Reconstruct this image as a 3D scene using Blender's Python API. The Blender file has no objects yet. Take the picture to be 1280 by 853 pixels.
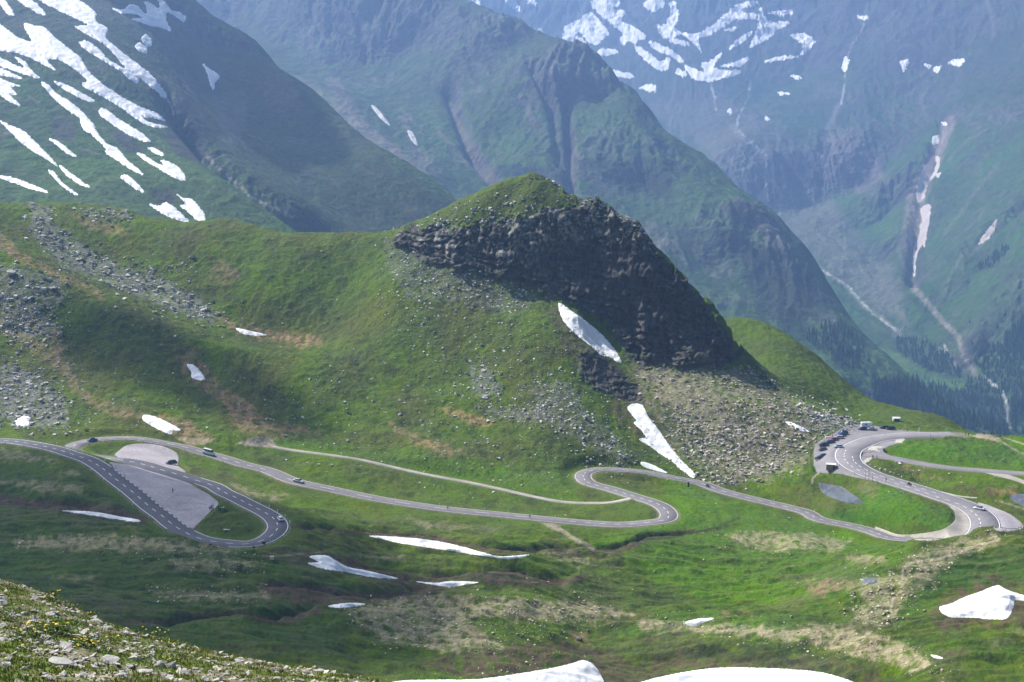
import bpy, math, random
import numpy as np
random.seed(7)
rng = np.random.default_rng(11)
R = math.radians
SC = bpy.context.scene
COL = SC.collection

# ------------------------------------------------------------------ camera, sky, sun, exposure
PW, PH, FPX, HOR = 1280.0, 853.0, 1900.0, 130.0
TH = math.atan((PH / 2 - HOR) / FPX)            # camera looks down by this angle
CT, ST = math.cos(TH), math.sin(TH)
cam_d = bpy.data.cameras.new('camera')
cam = bpy.data.objects.new('camera', cam_d)
COL.objects.link(cam)
cam.location = (0, 0, 0)
cam.rotation_euler = (R(90) - TH, 0, 0)
cam_d.sensor_width = 36.0
cam_d.lens = 36.0 * FPX / PW
cam_d.clip_start = 0.5
cam_d.clip_end = 40000
SC.camera = cam

SUN_AZ, SUN_EL = R(-54), R(47)                 # azimuth from +Y towards +X, elevation
sun_dir = np.array([math.sin(SUN_AZ) * math.cos(SUN_EL), math.cos(SUN_AZ) * math.cos(SUN_EL), math.sin(SUN_EL)])
world = bpy.data.worlds.new('World')
SC.world = world
world.use_nodes = True
wn = world.node_tree
bg = wn.nodes['Background']
sky = wn.nodes.new('ShaderNodeTexSky')
sky.sky_type = 'NISHITA'
sky.sun_disc = False
sky.sun_elevation = SUN_EL
sky.sun_rotation = SUN_AZ % (2 * math.pi)
sky.altitude = 600
sky.dust_density = 2.5
sky.air_density = 1.0
wn.links.new(sky.outputs[0], bg.inputs[0])
bg.inputs[1].default_value = 0.06
sun_l = bpy.data.lights.new('sun', 'SUN')
sun_l.energy = 5.0
sun_l.angle = R(0.5)
sun_l.color = (1.0, 0.95, 0.87)
sun_o = bpy.data.objects.new('sun', sun_l)
COL.objects.link(sun_o)
sun_o.rotation_euler = (math.pi / 2 - SUN_EL, 0, math.pi - SUN_AZ)
SC.view_settings.view_transform = 'Standard'
SC.view_settings.look = 'None'
SC.view_settings.gamma = 1
SC.view_settings.use_curve_mapping = False
SC.view_settings.exposure = 0.76
SC.cycles.use_denoising = True
SC.cycles.max_bounces = 5
SC.cycles.diffuse_bounces = 2
SC.cycles.glossy_bounces = 2
SC.cycles.volume_bounces = 1
SC.cycles.transparent_max_bounces = 6
SC.cycles.sample_clamp_indirect = 4

# ------------------------------------------------------------------ numpy helpers
_p = np.random.default_rng(5).permutation(512).astype(np.int32)
_PERM = np.concatenate([_p, _p, _p])
_G = np.array([(math.cos(a), math.sin(a)) for a in np.linspace(0, 2 * math.pi, 16, endpoint=False)])

def perlin(x, y, seed=0):
    x = np.asarray(x, float) + seed * 17.31
    y = np.asarray(y, float) + seed * 9.73
    xi = np.floor(x).astype(np.int64); yi = np.floor(y).astype(np.int64)
    xf = x - xi; yf = y - yi
    def g(ix, iy, dx, dy):
        h = _PERM[(_PERM[ix & 511] + iy) & 511] & 15
        v = _G[h]
        return v[..., 0] * dx + v[..., 1] * dy
    u = xf * xf * xf * (xf * (xf * 6 - 15) + 10)
    v = yf * yf * yf * (yf * (yf * 6 - 15) + 10)
    a = g(xi, yi, xf, yf); b = g(xi + 1, yi, xf - 1, yf)
    c = g(xi, yi + 1, xf, yf - 1); d = g(xi + 1, yi + 1, xf - 1, yf - 1)
    return ((a + u * (b - a)) + v * ((c + u * (d - c)) - (a + u * (b - a)))) * 1.5

def fbm(x, y, octs=4, seed=0, gain=0.5):
    s = 0.0; a = 1.0; f = 1.0; n = 0.0
    for o in range(octs):
        s = s + a * perlin(x * f, y * f, seed + o)
        n += a; a *= gain; f *= 2.03
    return s / n

def ridged(x, y, octs=4, seed=0, gain=0.5):
    s = 0.0; a = 1.0; f = 1.0; n = 0.0
    for o in range(octs):
        s = s + a * (1 - 2 * np.abs(perlin(x * f, y * f, seed + o)))
        n += a; a *= gain; f *= 2.03
    return s / n

def facets(x, y, seed=0, tilt=0.9):
    """broken rock: every cell is a tilted flat facet; returns (offset, nearness to a crack)"""
    xi = np.floor(x).astype(np.int64); yi = np.floor(y).astype(np.int64)
    d1 = np.full(x.shape, 9.0); d2 = np.full(x.shape, 9.0); val = np.zeros(x.shape)
    for a in (-1, 0, 1):
        for b in (-1, 0, 1):
            h = _PERM[(_PERM[(xi + a + seed * 7) & 511] + yi + b) & 511]
            h2 = _PERM[(h + 91) & 511]; h3 = _PERM[(h2 + 57) & 511]; h4 = _PERM[(h3 + 13) & 511]
            cx = xi + a + 0.15 + 0.7 * h / 511; cy = yi + b + 0.15 + 0.7 * h2 / 511
            d = (x - cx) ** 2 + (y - cy) ** 2
            v = h3 / 511.0 + tilt * ((h4 / 511.0 - 0.5) * (x - cx) + (h / 511.0 - 0.5) * (y - cy))
            up = d < d1
            d2 = np.where(up, d1, np.minimum(d2, d)); val = np.where(up, v, val); d1 = np.where(up, d, d1)
    return val, np.sqrt(d2) - np.sqrt(d1)

def sstep(a, b, x):
    t = np.clip((x - a) / (b - a), 0, 1)
    return t * t * (3 - 2 * t)

def ray(px, py):
    px = np.asarray(px, float); py = np.asarray(py, float)
    a = (px - PW / 2) / FPX; b = (PH / 2 - py) / FPX
    den = CT + b * ST
    return a / den, (b * CT - ST) / den          # x per metre of y, z per metre of y

def project(x, y, z):
    d = y * CT - z * ST
    return PW / 2 + FPX * x / d, PH / 2 - FPX * (y * ST + z * CT) / d

def world_pt(px, py, D):
    u, s = ray(px, py)
    return np.stack([u * D, np.asarray(D, float) + 0 * u, s * D], -1)

def sd_poly(px, py, poly):
    """distance to the outline in photo pixels, positive inside"""
    poly = np.asarray(poly, float)
    d = np.full(px.shape, 1e9); inside = np.zeros(px.shape, bool)
    n = len(poly)
    for i in range(n):
        ax, ay = poly[i]; bx, by = poly[(i + 1) % n]
        ex, ey = bx - ax, by - ay
        t = np.clip(((px - ax) * ex + (py - ay) * ey) / (ex * ex + ey * ey + 1e-12), 0, 1)
        d = np.minimum(d, (px - ax - t * ex) ** 2 + (py - ay - t * ey) ** 2)
        if ay != by:
            c = ((ay > py) != (by > py)) & (px < (bx - ax) * (py - ay) / (by - ay) + ax)
            inside ^= c
    d = np.sqrt(d)
    return np.where(inside, d, -d)

def d_line(px, py, line):
    line = np.asarray(line, float)
    d = np.full(px.shape, 1e9)
    for (ax, ay), (bx, by) in zip(line[:-1], line[1:]):
        ex, ey = bx - ax, by - ay
        t = np.clip(((px - ax) * ex + (py - ay) * ey) / (ex * ex + ey * ey + 1e-12), 0, 1)
        d = np.minimum(d, (px - ax - t * ex) ** 2 + (py - ay - t * ey) ** 2)
    return np.sqrt(d)

def smooth_poly(poly, n=4, closed=True):
    """Catmull-Rom through the points"""
    P = np.asarray(poly, float); m = len(P); out = []
    rngi = range(m) if closed else range(m - 1)
    for i in rngi:
        if closed:
            p0, p1, p2, p3 = P[(i - 1) % m], P[i], P[(i + 1) % m], P[(i + 2) % m]
        else:
            p0, p1, p2, p3 = P[max(i - 1, 0)], P[i], P[i + 1], P[min(i + 2, m - 1)]
        for k in range(n):
            t = k / n
            out.append(0.5 * ((2 * p1) + (-p0 + p2) * t + (2 * p0 - 5 * p1 + 4 * p2 - p3) * t * t + (-p0 + 3 * p1 - 3 * p2 + p3) * t ** 3))
    if not closed:
        out.append(P[-1])
    return np.array(out)

class TPS:
    def __init__(self, pts, lam=1e-5):
        P = np.array([(x / y, math.log(y)) for x, y, z in pts]); v = np.array([p[2] for p in pts])
        n = len(P)
        r2 = ((P[:, None] - P[None]) ** 2).sum(-1)
        K = 0.5 * r2 * np.log(r2 + 1e-12) + lam * np.eye(n)
        A = np.zeros((n + 3, n + 3)); A[:n, :n] = K
        A[:n, n] = 1; A[:n, n + 1:] = P; A[n, :n] = 1; A[n + 1:, :n] = P.T
        self.w = np.linalg.solve(A, np.concatenate([v, [0, 0, 0]])); self.P = P
    def __call__(self, u, l):
        sh = u.shape; u = u.ravel(); l = l.ravel(); out = np.empty(u.size); n = len(self.P)
        for s in range(0, u.size, 40000):
            e = min(s + 40000, u.size)
            r2 = (u[s:e, None] - self.P[None, :, 0]) ** 2 + (l[s:e, None] - self.P[None, :, 1]) ** 2
            out[s:e] = (0.5 * r2 * np.log(r2 + 1e-12)) @ self.w[:n] + self.w[n] + self.w[n + 1] * u[s:e] + self.w[n + 2] * l[s:e]
        return out.reshape(sh)

class Field:
    """height field over (x/y, y): a fan of columns through the valley, true metres"""
    def __init__(self, u0, u1, nu, D):
        self.u = np.linspace(u0, u1, nu); self.D = np.asarray(D, float)
        self.U, self.Y = np.meshgrid(self.u, self.D)
        self.X = self.U * self.Y
        self.Z = None
    def coarse(self, tps, su=6, sD=5):
        """evaluate the spline on every few rows and columns, then bilinear"""
        iu = np.unique(np.append(np.arange(0, len(self.u), su), len(self.u) - 1))
        iD = np.unique(np.append(np.arange(0, len(self.D), sD), len(self.D) - 1))
        U, L = np.meshgrid(self.u[iu], np.log(self.D[iD]))
        z = tps(U, L)
        t = np.stack([np.interp(self.u, self.u[iu], row) for row in z])
        L0 = np.log(self.D[iD]); L1 = np.log(self.D)
        k = np.clip(np.searchsorted(L0, L1) - 1, 0, len(L0) - 2)
        w = ((L1 - L0[k]) / (L0[k + 1] - L0[k]))[:, None]
        return t[k] * (1 - w) + t[k + 1] * w
    def cast(self, px, py):
        u, s = ray(np.ravel(px), np.ravel(py))
        n = u.size; out = np.empty((n, 3)); hit = np.empty(n, bool)
        fu = np.clip((u - self.u[0]) / (self.u[1] - self.u[0]), 0, len(self.u) - 1.001)
        i = fu.astype(int); w = fu - i
        order = np.argsort(i)
        for a in range(0, n, 3000):
            q = order[a:a + 3000]
            Zc = self.Z[:, i[q]] * (1 - w[q]) + self.Z[:, i[q] + 1] * w[q]
            g = Zc - s[q][None] * self.D[:, None]
            c = (g[1:] >= 0) & (g[:-1] < 0)
            k = c.argmax(0); ok = c.any(0)
            j = np.arange(len(q))
            g0 = g[k, j]; g1 = g[k + 1, j]
            t = np.where(ok, -g0 / np.where(g1 - g0 == 0, 1, g1 - g0), 0)
            D = self.D[k] + t * (self.D[k + 1] - self.D[k])
            out[q, 0] = u[q] * D; out[q, 1] = D; out[q, 2] = s[q] * D; hit[q] = ok
        return out, hit
    def height(self, x, y):
        fu = np.clip((x / y - self.u[0]) / (self.u[1] - self.u[0]), 0, len(self.u) - 1.001)
        i = fu.astype(int); w = fu - i
        k = np.clip(np.searchsorted(self.D, y) - 1, 0, len(self.D) - 2)
        v = (y - self.D[k]) / (self.D[k + 1] - self.D[k])
        Z = self.Z
        return (Z[k, i] * (1 - w) + Z[k, i + 1] * w) * (1 - v) + (Z[k + 1, i] * (1 - w) + Z[k + 1, i + 1] * w) * v

# ------------------------------------------------------------------ mesh + material helpers
def np_mesh(name, V, Q, mat, col=None, smooth=True, parent=None):
    me = bpy.data.meshes.new(name)
    V = np.ascontiguousarray(V, np.float32).reshape(-1, 3); Q = np.ascontiguousarray(Q, np.int32)
    k = Q.shape[1]
    me.vertices.add(len(V)); me.vertices.foreach_set('co', V.ravel())
    me.loops.add(Q.size); me.loops.foreach_set('vertex_index', Q.ravel())
    me.polygons.add(len(Q)); me.polygons.foreach_set('loop_start', np.arange(0, Q.size, k, dtype=np.int32))
    me.update(calc_edges=True)
    if smooth:
        me.polygons.foreach_set('use_smooth', np.ones(len(Q), bool))
    else:
        me.polygons.foreach_set('use_smooth', np.zeros(len(Q), bool))
    if col is not None:
        a = me.color_attributes.new('tint', 'FLOAT_COLOR', 'POINT')
        c = np.ones((len(V), 4), np.float32); c[:, :3] = col.reshape(-1, 3)
        a.data.foreach_set('color', c.ravel())
    if mat: me.materials.append(mat)
    o = bpy.data.objects.new(name, me)
    COL.objects.link(o)
    if parent: o.parent = parent
    return o

def grid_quads(r, c, keep=None):
    i = np.arange(r * c).reshape(r, c)
    q = np.stack([i[:-1, :-1], i[:-1, 1:], i[1:, 1:], i[1:, :-1]], -1)
    q = q[keep] if keep is not None else q.reshape(-1, 4)
    return q

def compact(V, Q, extra=None):
    used = np.unique(Q); m = np.full(len(V), -1, np.int64); m[used] = np.arange(len(used))
    return V[used], m[Q], (extra[used] if extra is not None else None)

def tag(o, label=None, cat=None, group=None, kind=None):
    if label: o['label'] = label
    if cat: o['category'] = cat
    if group: o['group'] = group
    if kind: o['kind'] = kind
    return o

def empty(name, loc, rz=0.0):
    o = bpy.data.objects.new(name, None); COL.objects.link(o)
    o.location = loc; o.rotation_euler = (0, 0, rz); o.empty_display_size = 0.3
    return o

def nodes_mat(name):
    m = bpy.data.materials.new(name); m.use_nodes = True
    return m, m.node_tree, m.node_tree.nodes['Principled BSDF']

def plain(name, color, rough=0.6, metal=0.0, spec=0.5, var=0.12, scale=3.0, bump=0.0, coat=0.0):
    m, nt, b = nodes_mat(name)
    tc = nt.nodes.new('ShaderNodeTexCoord')
    n = nt.nodes.new('ShaderNodeTexNoise'); n.inputs['Scale'].default_value = scale; n.inputs['Detail'].default_value = 5
    nt.links.new(tc.outputs['Object'], n.inputs['Vector'])
    r = nt.nodes.new('ShaderNodeMapRange'); r.inputs[1].default_value = 0.3; r.inputs[2].default_value = 0.7
    r.inputs[3].default_value = 1 - var; r.inputs[4].default_value = 1 + var
    nt.links.new(n.outputs[0], r.inputs[0])
    mx = nt.nodes.new('ShaderNodeVectorMath'); mx.operation = 'SCALE'; mx.inputs[0].default_value = color
    nt.links.new(r.outputs[0], mx.inputs['Scale'])
    nt.links.new(mx.outputs[0], b.inputs['Base Color'])
    b.inputs['Roughness'].default_value = rough; b.inputs['Metallic'].default_value = metal
    b.inputs['Specular IOR Level'].default_value = spec; b.inputs['Coat Weight'].default_value = coat
    if bump:
        bp = nt.nodes.new('ShaderNodeBump'); bp.inputs['Strength'].default_value = 0.6; bp.inputs['Distance'].default_value = bump
        nt.links.new(n.outputs[0], bp.inputs['Height']); nt.links.new(bp.outputs[0], b.inputs['Normal'])
    return m

def ground_mat(name, sc1, sc2, sc3, amp=0.35, bump=0.4, rough=0.95, fine=0.0):
    """surface colour from the 'tint' attribute, broken up by three sizes of noise"""
    m, nt, b = nodes_mat(name)
    at = nt.nodes.new('ShaderNodeAttribute'); at.attribute_name = 'tint'
    geo = nt.nodes.new('ShaderNodeNewGeometry')
    def noise(s, det, rg=0.6):
        n = nt.nodes.new('ShaderNodeTexNoise'); n.inputs['Scale'].default_value = s
        n.inputs['Detail'].default_value = det; n.inputs['Roughness'].default_value = rg
        nt.links.new(geo.outputs['Position'], n.inputs['Vector']); return n
    n1, n2, n3 = noise(sc1, 4), noise(sc2, 5, 0.7), noise(sc3, 3)
    def mr(n, lo, hi, a, c):
        r = nt.nodes.new('ShaderNodeMapRange'); r.inputs[1].default_value = lo; r.inputs[2].default_value = hi
        r.inputs[3].default_value = a; r.inputs[4].default_value = c; nt.links.new(n.outputs[0], r.inputs[0]); return r
    a1 = mr(n1, 0.3, 0.7, 1 - amp * 0.6, 1 + amp * 0.6); a2 = mr(n2, 0.3, 0.7, 1 - amp, 1 + amp)
    mu = nt.nodes.new('ShaderNodeMath'); mu.operation = 'MULTIPLY'
    nt.links.new(a1.outputs[0], mu.inputs[0]); nt.links.new(a2.outputs[0], mu.inputs[1])
    sc = nt.nodes.new('ShaderNodeVectorMath'); sc.operation = 'SCALE'
    nt.links.new(at.outputs['Color'], sc.inputs[0]); nt.links.new(mu.outputs[0], sc.inputs['Scale'])
    # warm / cool drift
    hs = nt.nodes.new('ShaderNodeHueSaturation')
    a3 = mr(n3, 0.35, 0.65, 0.487, 0.513); a4 = mr(n1, 0.3, 0.7, 0.9, 1.12)
    nt.links.new(a3.outputs[0], hs.inputs['Hue']); nt.links.new(a4.outputs[0], hs.inputs['Saturation'])
    nt.links.new(sc.outputs[0], hs.inputs['Color'])
    nt.links.new(hs.outputs[0], b.inputs['Base Color'])
    b.inputs['Roughness'].default_value = rough; b.inputs['Specular IOR Level'].default_value = 0.15
    ad = nt.nodes.new('ShaderNodeMath'); ad.operation = 'ADD'
    nt.links.new(n2.outputs[0], ad.inputs[0]); nt.links.new(n3.outputs[0], ad.inputs[1])
    bp = nt.nodes.new('ShaderNodeBump'); bp.inputs['Strength'].default_value = 1.0; bp.inputs['Distance'].default_value = bump
    nt.links.new(ad.outputs[0], bp.inputs['Height']); nt.links.new(bp.outputs[0], b.inputs['Normal'])
    return m
# ------------------------------------------------------------------ roads as lines on the ground: photo bearing + distance (m)
def spline_world(pts, step=1.5, sm=5):
    """pts: (px, py, D) -> evenly spaced world line, height smoothed along the road"""
    P = np.array(pts, float)
    W = world_pt(P[:, 0], P[:, 1], P[:, 2])
    C = smooth_poly(W, 10, closed=False)
    seg = np.r_[0, np.cumsum(np.hypot(*(np.diff(C[:, :2], axis=0).T)))]
    t = np.arange(0, seg[-1], step)
    L = np.stack([np.interp(t, seg, C[:, k]) for k in range(3)], -1)
    for _ in range(sm):
        for k, r in ((2, 6), (0, 1), (1, 1)):
            pad = np.pad(L[:, k], r, mode='reflect', reflect_type='odd')
            L[:, k] = np.convolve(pad, np.ones(2 * r + 1) / (2 * r + 1), 'valid')
    return L

def with_D(line, anchors):
    """photo points of a centre line + (x-index anchors of D) -> (px, py, D)"""
    L = np.array(line, float)
    s = np.r_[0, np.cumsum(np.hypot(*np.diff(L, axis=0).T))]
    ai = [a for a, _ in anchors]; aD = [d for _, d in anchors]
    return [(x, y, np.interp(i, ai, aD)) for i, (x, y) in enumerate(L)]

LOOP = [(-90, 549), (-40, 550), (8, 551), (29, 553), (49, 556), (69, 561), (87, 566), (109, 574), (128, 585), (144, 597), (168, 618), (189, 635),
        (204, 647), (214, 655), (225, 663), (237, 670), (253, 677), (271, 681), (293, 682), (305, 682), (317, 680), (328, 676.5), (338, 671),
        (345, 665), (348, 658), (345, 651), (338, 644), (327, 638), (315, 633), (304, 627), (294, 622), (278, 615), (268, 611), (237, 597),
        (217, 590), (197, 585), (184, 581.5), (168, 578), (145, 575), (120, 572), (98, 569), (88, 563), (93, 557), (105, 551.5), (121, 547.5), (136, 546), (150, 545),
        (167, 546), (183, 548.4), (198, 551.6), (213, 555.3), (229, 559), (252, 566), (276, 572.6), (293, 577), (309, 582), (334, 590),
        (368, 600), (413, 612), (462, 622), (512, 631), (565, 637.5), (612, 642), (662, 647), (710, 652), (748, 656), (775, 657.8), (801, 657.5),
        (821, 653.7), (833, 648), (837, 641), (829, 633), (815, 627), (796, 621.5), (778, 616.8), (759, 611.5), (740, 605), (731, 600), (728.6, 594),
        (734, 589.5), (749, 586), (781, 585.5), (806, 589.5), (840, 597), (875, 606), (900, 613), (934, 622), (972, 632), (1009, 642), (1022, 646),
        (1065, 660), (1090, 667.5), (1115, 672.5), (1147, 675.5), (1170, 677)]
LOOPD = with_D(LOOP, [(0, 592), (2, 580), (5, 562), (7, 548), (9, 528), (11, 505), (13, 493), (16, 480), (19, 474), (21, 477), (23, 486), (25, 497),
                      (27, 508), (30, 524), (33, 543), (36, 557), (38, 566), (40, 573), (41, 580), (42, 588), (44, 597), (47, 604), (51, 604),
                      (53, 599), (56, 590), (57, 578), (59, 568), (61, 560), (64, 553), (66, 549), (69, 550), (70, 556), (71, 566), (73, 582), (75, 598), (77, 610), (78, 620),
                      (80, 631), (82, 634), (84, 630), (85, 622), (87, 607), (89, 588), (91, 572), (92, 558), (94, 545), (95, 541), (96, 538)])
HAIR = [(1195, 543.3), (1177, 543.5), (1155, 543.5), (1135, 544), (1110, 546), (1090, 550), (1074, 556), (1062, 563.5), (1060, 572), (1067, 581.5), (1085, 591), (1110, 600),
        (1140, 610), (1172, 619.5), (1203, 630), (1221, 640), (1230, 650), (1231, 660), (1226, 671), (1212, 680), (1195, 682), (1175, 679), (1160, 677)]
HAIRD = with_D(HAIR, [(0, 692), (3, 686), (5, 676), (7, 657), (8, 643), (10, 622), (12, 606), (14, 586), (16, 567), (18, 548), (20, 536), (22, 537)])
BRANCH = [(1078, 569), (1092, 568), (1110, 571), (1140, 577.3), (1180, 584), (1235, 589.5), (1280, 592), (1330, 594)]
BRANCHD = with_D(BRANCH, [(0, 650), (2, 647), (4, 632), (6, 622), (7, 618)])
GRAVEL = [(340, 558), (360, 563.6), (400, 567), (423, 569), (454, 575), (485, 582.7), (516, 589.5), (548, 596.4), (579, 602), (610, 607), (642, 615), (673, 623), (704, 628),
          (740, 630.5), (762, 630), (778, 627.5), (790, 622)]
GRAVELD = with_D(GRAVEL, [(0, 618), (4, 613), (8, 601), (12, 583), (14, 577), (16, 577.5)])

road_loop = spline_world(LOOPD)
road_hair = spline_world(HAIRD)
road_branch = spline_world(BRANCHD)
track = spline_world(GRAVELD, sm=3)
ROADS = [(road_loop, 6.9), (road_hair, 11.5), (road_branch, 6.6), (track, 2.6)]

# paved bays, in photo outline
BAY_TOP = [(144.5, 570), (150, 563), (158, 557.5), (170, 555.3), (185, 555.3), (200, 557.3), (212, 561.5), (221, 567), (223, 575), (222, 582), (232, 590), (224, 591), (205, 586), (185, 580.5), (165, 576.5)]
BAY_BIG = [(138, 578), (152, 580.5), (180, 585.5), (205, 592), (235, 604), (262, 619), (273, 628), (272, 632), (262, 640), (243, 659), (236, 665), (222, 657), (205, 642), (186, 628), (165, 608), (146, 590)]
LOT = [(1017.5, 563), (1020, 556), (1024, 552), (1034, 546.5), (1044, 541), (1055, 535), (1064, 531), (1080, 531), (1095, 533), (1120, 537.5), (1150, 540), (1180, 541.5),
       (1182, 546), (1140, 547), (1110, 550), (1086, 558), (1074, 567), (1078, 578), (1094, 590), (1112, 598), (1108, 604), (1088, 600.5), (1070, 597), (1050, 592), (1030, 591.5), (1021, 590), (1017.5, 580)]
WEDGE = [(1066, 570), (1072, 560), (1085, 553.5), (1100, 550), (1133, 545.5), (1126, 553), (1112, 557), (1103, 562), (1106, 567), (1118, 572), (1108, 574), (1090, 571.5), (1085, 575), (1078, 578), (1070, 579)]
OUTER = [(1222, 629), (1232, 631), (1243, 635), (1260, 642), (1272, 650), (1279, 658), (1271, 663), (1250, 664), (1243, 660), (1241, 648), (1233, 637)]
INNER = [(1178, 623), (1192, 628), (1200, 634), (1210, 637), (1219, 645), (1221, 653), (1216, 662), (1205, 668), (1185, 672), (1160, 676), (1120, 671), (1145, 668), (1172, 664), (1186, 658), (1194, 650), (1193, 640), (1188, 634)]
FORK = [(1228, 590), (1245, 591), (1262, 594), (1290, 604), (1290, 609), (1272, 602), (1258, 598), (1243, 594.5)]

# ------------------------------------------------------------------ near ground: control points (photo px, photo py, distance)
CP = []
def cp(*a): CP.extend(a)
# crest of the grassy ridge and the slope under it
cp((-200, 245, 900), (-60, 250, 885), (0, 255, 880), (60, 254, 880), (120, 257, 878), (160, 263, 872), (230, 278, 860), (300, 277, 860), (350, 290, 850), (400, 293, 840), (450, 293, 832), (480, 292, 826))
cp((100, 322, 812), (0, 300, 775), (250, 342, 800), (350, 372, 778), (430, 405, 762), (330, 417, 758), (200, 372, 775), (-200, 300, 780))
cp((0, 340, 732), (100, 372, 725), (200, 402, 718), (300, 441, 702), (390, 462, 698), (-200, 340, 735), (60, 357, 727), (150, 388, 721))
cp((0, 420, 692), (0, 480, 652), (0, 530, 612), (60, 500, 640), (100, 450, 682), (190, 462, 674), (243, 470, 682), (300, 530, 633), (100, 522, 622), (200, 532, 620), (-200, 450, 660))
cp((400, 530, 655), (400, 580, 604), (500, 480, 695), (500, 400, 742), (500, 340, 778), (590, 352, 772), (600, 450, 712), (600, 545, 648), (700, 450, 708), (720, 525, 662), (650, 400, 742), (560, 500, 680), (450, 545, 640), (550, 570, 620))
cp((640, 575, 622), (700, 585, 622), (440, 350, 795), (680, 490, 682))
cp((735, 440, 722), (765, 470, 716), (795, 500, 704), (740, 490, 690), (775, 530, 672), (800, 560, 655), (725, 400, 748))
# scree fan
cp((800, 470, 722), (850, 500, 702), (830, 550, 668), (900, 550, 672), (1000, 520, 702), (1000, 575, 662), (960, 590, 645), (1045, 532, 700), (900, 597, 634), (940, 500, 712), (1010, 540, 690))
# knoll: meadow, top edge of the cliff, cliff, foot
cp((665, 217, 806), (630, 226, 809), (600, 240, 813), (570, 254, 818), (530, 272, 824), (700, 236, 801), (745, 251, 790))
cp((505, 288, 812), (560, 287, 798), (610, 278, 792), (650, 268, 789), (700, 262, 787), (790, 270, 781), (640, 245, 800))
cp((812, 300, 777), (850, 345, 769), (890, 385, 762), (920, 440, 752), (942, 470, 744), (1000, 500, 730), (1060, 527, 706), (830, 322, 773), (870, 362, 766))
cp((520, 320, 792), (560, 325, 785), (610, 337, 779), (660, 352, 771), (690, 372, 764), (705, 385, 757), (740, 418, 748), (780, 447, 740), (825, 455, 739), (870, 457, 738), (905, 455, 742))
cp((740, 320, 778), (790, 350, 767), (840, 390, 757))
# behind the knoll and the ridge
def behind(px, py, D, *bd):
    u, s = ray(px, py)
    for dD, dz in bd: CP.append(('w', float(u) * (D + dD), D + dD, float(s) * D - dz))
for q in ((-200, 250, 900), (0, 255, 880), (120, 257, 878), (230, 278, 860), (350, 290, 850), (480, 292, 826)): behind(*q, (45, 22), (130, 90), (260, 200))
for q in ((600, 240, 813), (665, 218, 806), (745, 251, 790)): behind(*q, (18, 10), (60, 50), (140, 130), (280, 300))
for q in ((812, 300, 777), (850, 345, 769), (890, 385, 762)): behind(*q, (22, 22), (60, 52))
# green shoulder
cp((900, 400, 905), (950, 403, 892), (1000, 430, 868), (1050, 470, 846), (1100, 504, 815), (1150, 520, 780), (1200, 533, 742), (1240, 546, 708), (1290, 548, 706), (1400, 556, 700))
cp((1050, 517, 765), (1100, 526, 732), (950, 452, 822), (1000, 482, 782), (1070, 531, 704), (1000, 455, 825), (1060, 500, 790))
for q in ((900, 400, 905), (950, 403, 892), (1000, 430, 868), (1050, 470, 846), (1100, 504, 815), (1150, 520, 780), (1200, 533, 742), (1240, 546, 708), (1290, 548, 706), (1400, 556, 700)):
    behind(*q, (30, 12), (90, 75), (240, 240))
behind(830, 420, 880, (0, 12), (90, 75), (240, 240))
# green mound inside the junction, the flat around the pond
cp((1200, 557, 662), (1250, 557, 664), (1160, 566, 648), (1235, 575, 642), (1150, 605, 620), (1215, 610, 600), (1270, 625, 590), (1280, 650, 570), (1050, 612, 618), (1000, 610, 622), (1040, 630, 598), (1110, 640, 575), (1160, 640, 568), (1350, 640, 580), (1170, 598, 622))
# basin
cp((400, 640, 545), (500, 655, 530), (600, 665, 528), (700, 668, 532), (800, 680, 525), (900, 660, 548), (950, 650, 562), (1000, 672, 540), (1060, 690, 523), (1130, 691, 526))
cp((500, 672, 515), (580, 688, 502), (660, 700, 497), (430, 700, 478), (540, 728, 472), (640, 715, 486), (660, 742, 462), (560, 745, 455), (730, 715, 500))
cp((640, 775, 440), (520, 790, 420), (640, 810, 415), (700, 830, 400), (760, 770, 462), (850, 720, 505), (850, 760, 478), (950, 700, 520), (980, 760, 475), (720, 774, 453), (800, 779, 448), (900, 786, 438), (1000, 800, 424), (1080, 826, 402), (760, 838, 425), (850, 832, 423), (950, 836, 412), (1020, 845, 400), (900, 862, 398), (680, 822, 420), (700, 856, 392), (1120, 850, 385), (600, 853, 382))
cp((1050, 740, 470), (1030, 790, 430))
# mound with the footpath on the right
cp((1280, 664, 505), (1235, 666, 497), (1190, 674, 491), (1150, 688, 482), (1120, 712, 466), (1090, 745, 446), (1120, 775, 430), (1100, 800, 412), (1180, 830, 382), (1200, 870, 360), (1350, 670, 500))
cp((1200, 745, 440), (1240, 755, 428), (1270, 700, 465), (1200, 710, 462), (1250, 790, 405), (1280, 840, 375), (1160, 760, 432), (1180, 790, 410))
for q in ((1280, 664, 505), (1235, 666, 497), (1190, 674, 491)): behind(*q, (14, 4), (30, 14))
# shaded basin on the left
cp((0, 600, 535), (80, 620, 515), (140, 640, 500), (0, 650, 495), (100, 660, 482), (200, 690, 458), (0, 700, 455), (100, 720, 440), (200, 740, 428), (320, 700, 456), (320, 740, 430), (400, 745, 436), (400, 780, 412), (300, 790, 395), (400, 820, 385), (500, 850, 372), (250, 775, 402), (150, 770, 402), (0, 760, 400), (-200, 700, 450), (-200, 600, 530), (-200, 530, 610), (300, 765, 410), (350, 760, 420))
# steep hill down from the viewpoint, below the frame
for px in (-300, 0, 300, 640, 1000, 1400):
    cp((px, 905, 330), (px, 960, 270), (px, 1040, 180), (px, 1110, 100), (px, 1180, 60))
PTS = []
for c in CP:
    if c[0] == 'w': PTS.append(c[1:])
    else: PTS.append(tuple(world_pt(*c)))
for line, w in ROADS:
    for q in line[::14]:
        PTS.append(tuple(q))
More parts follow.
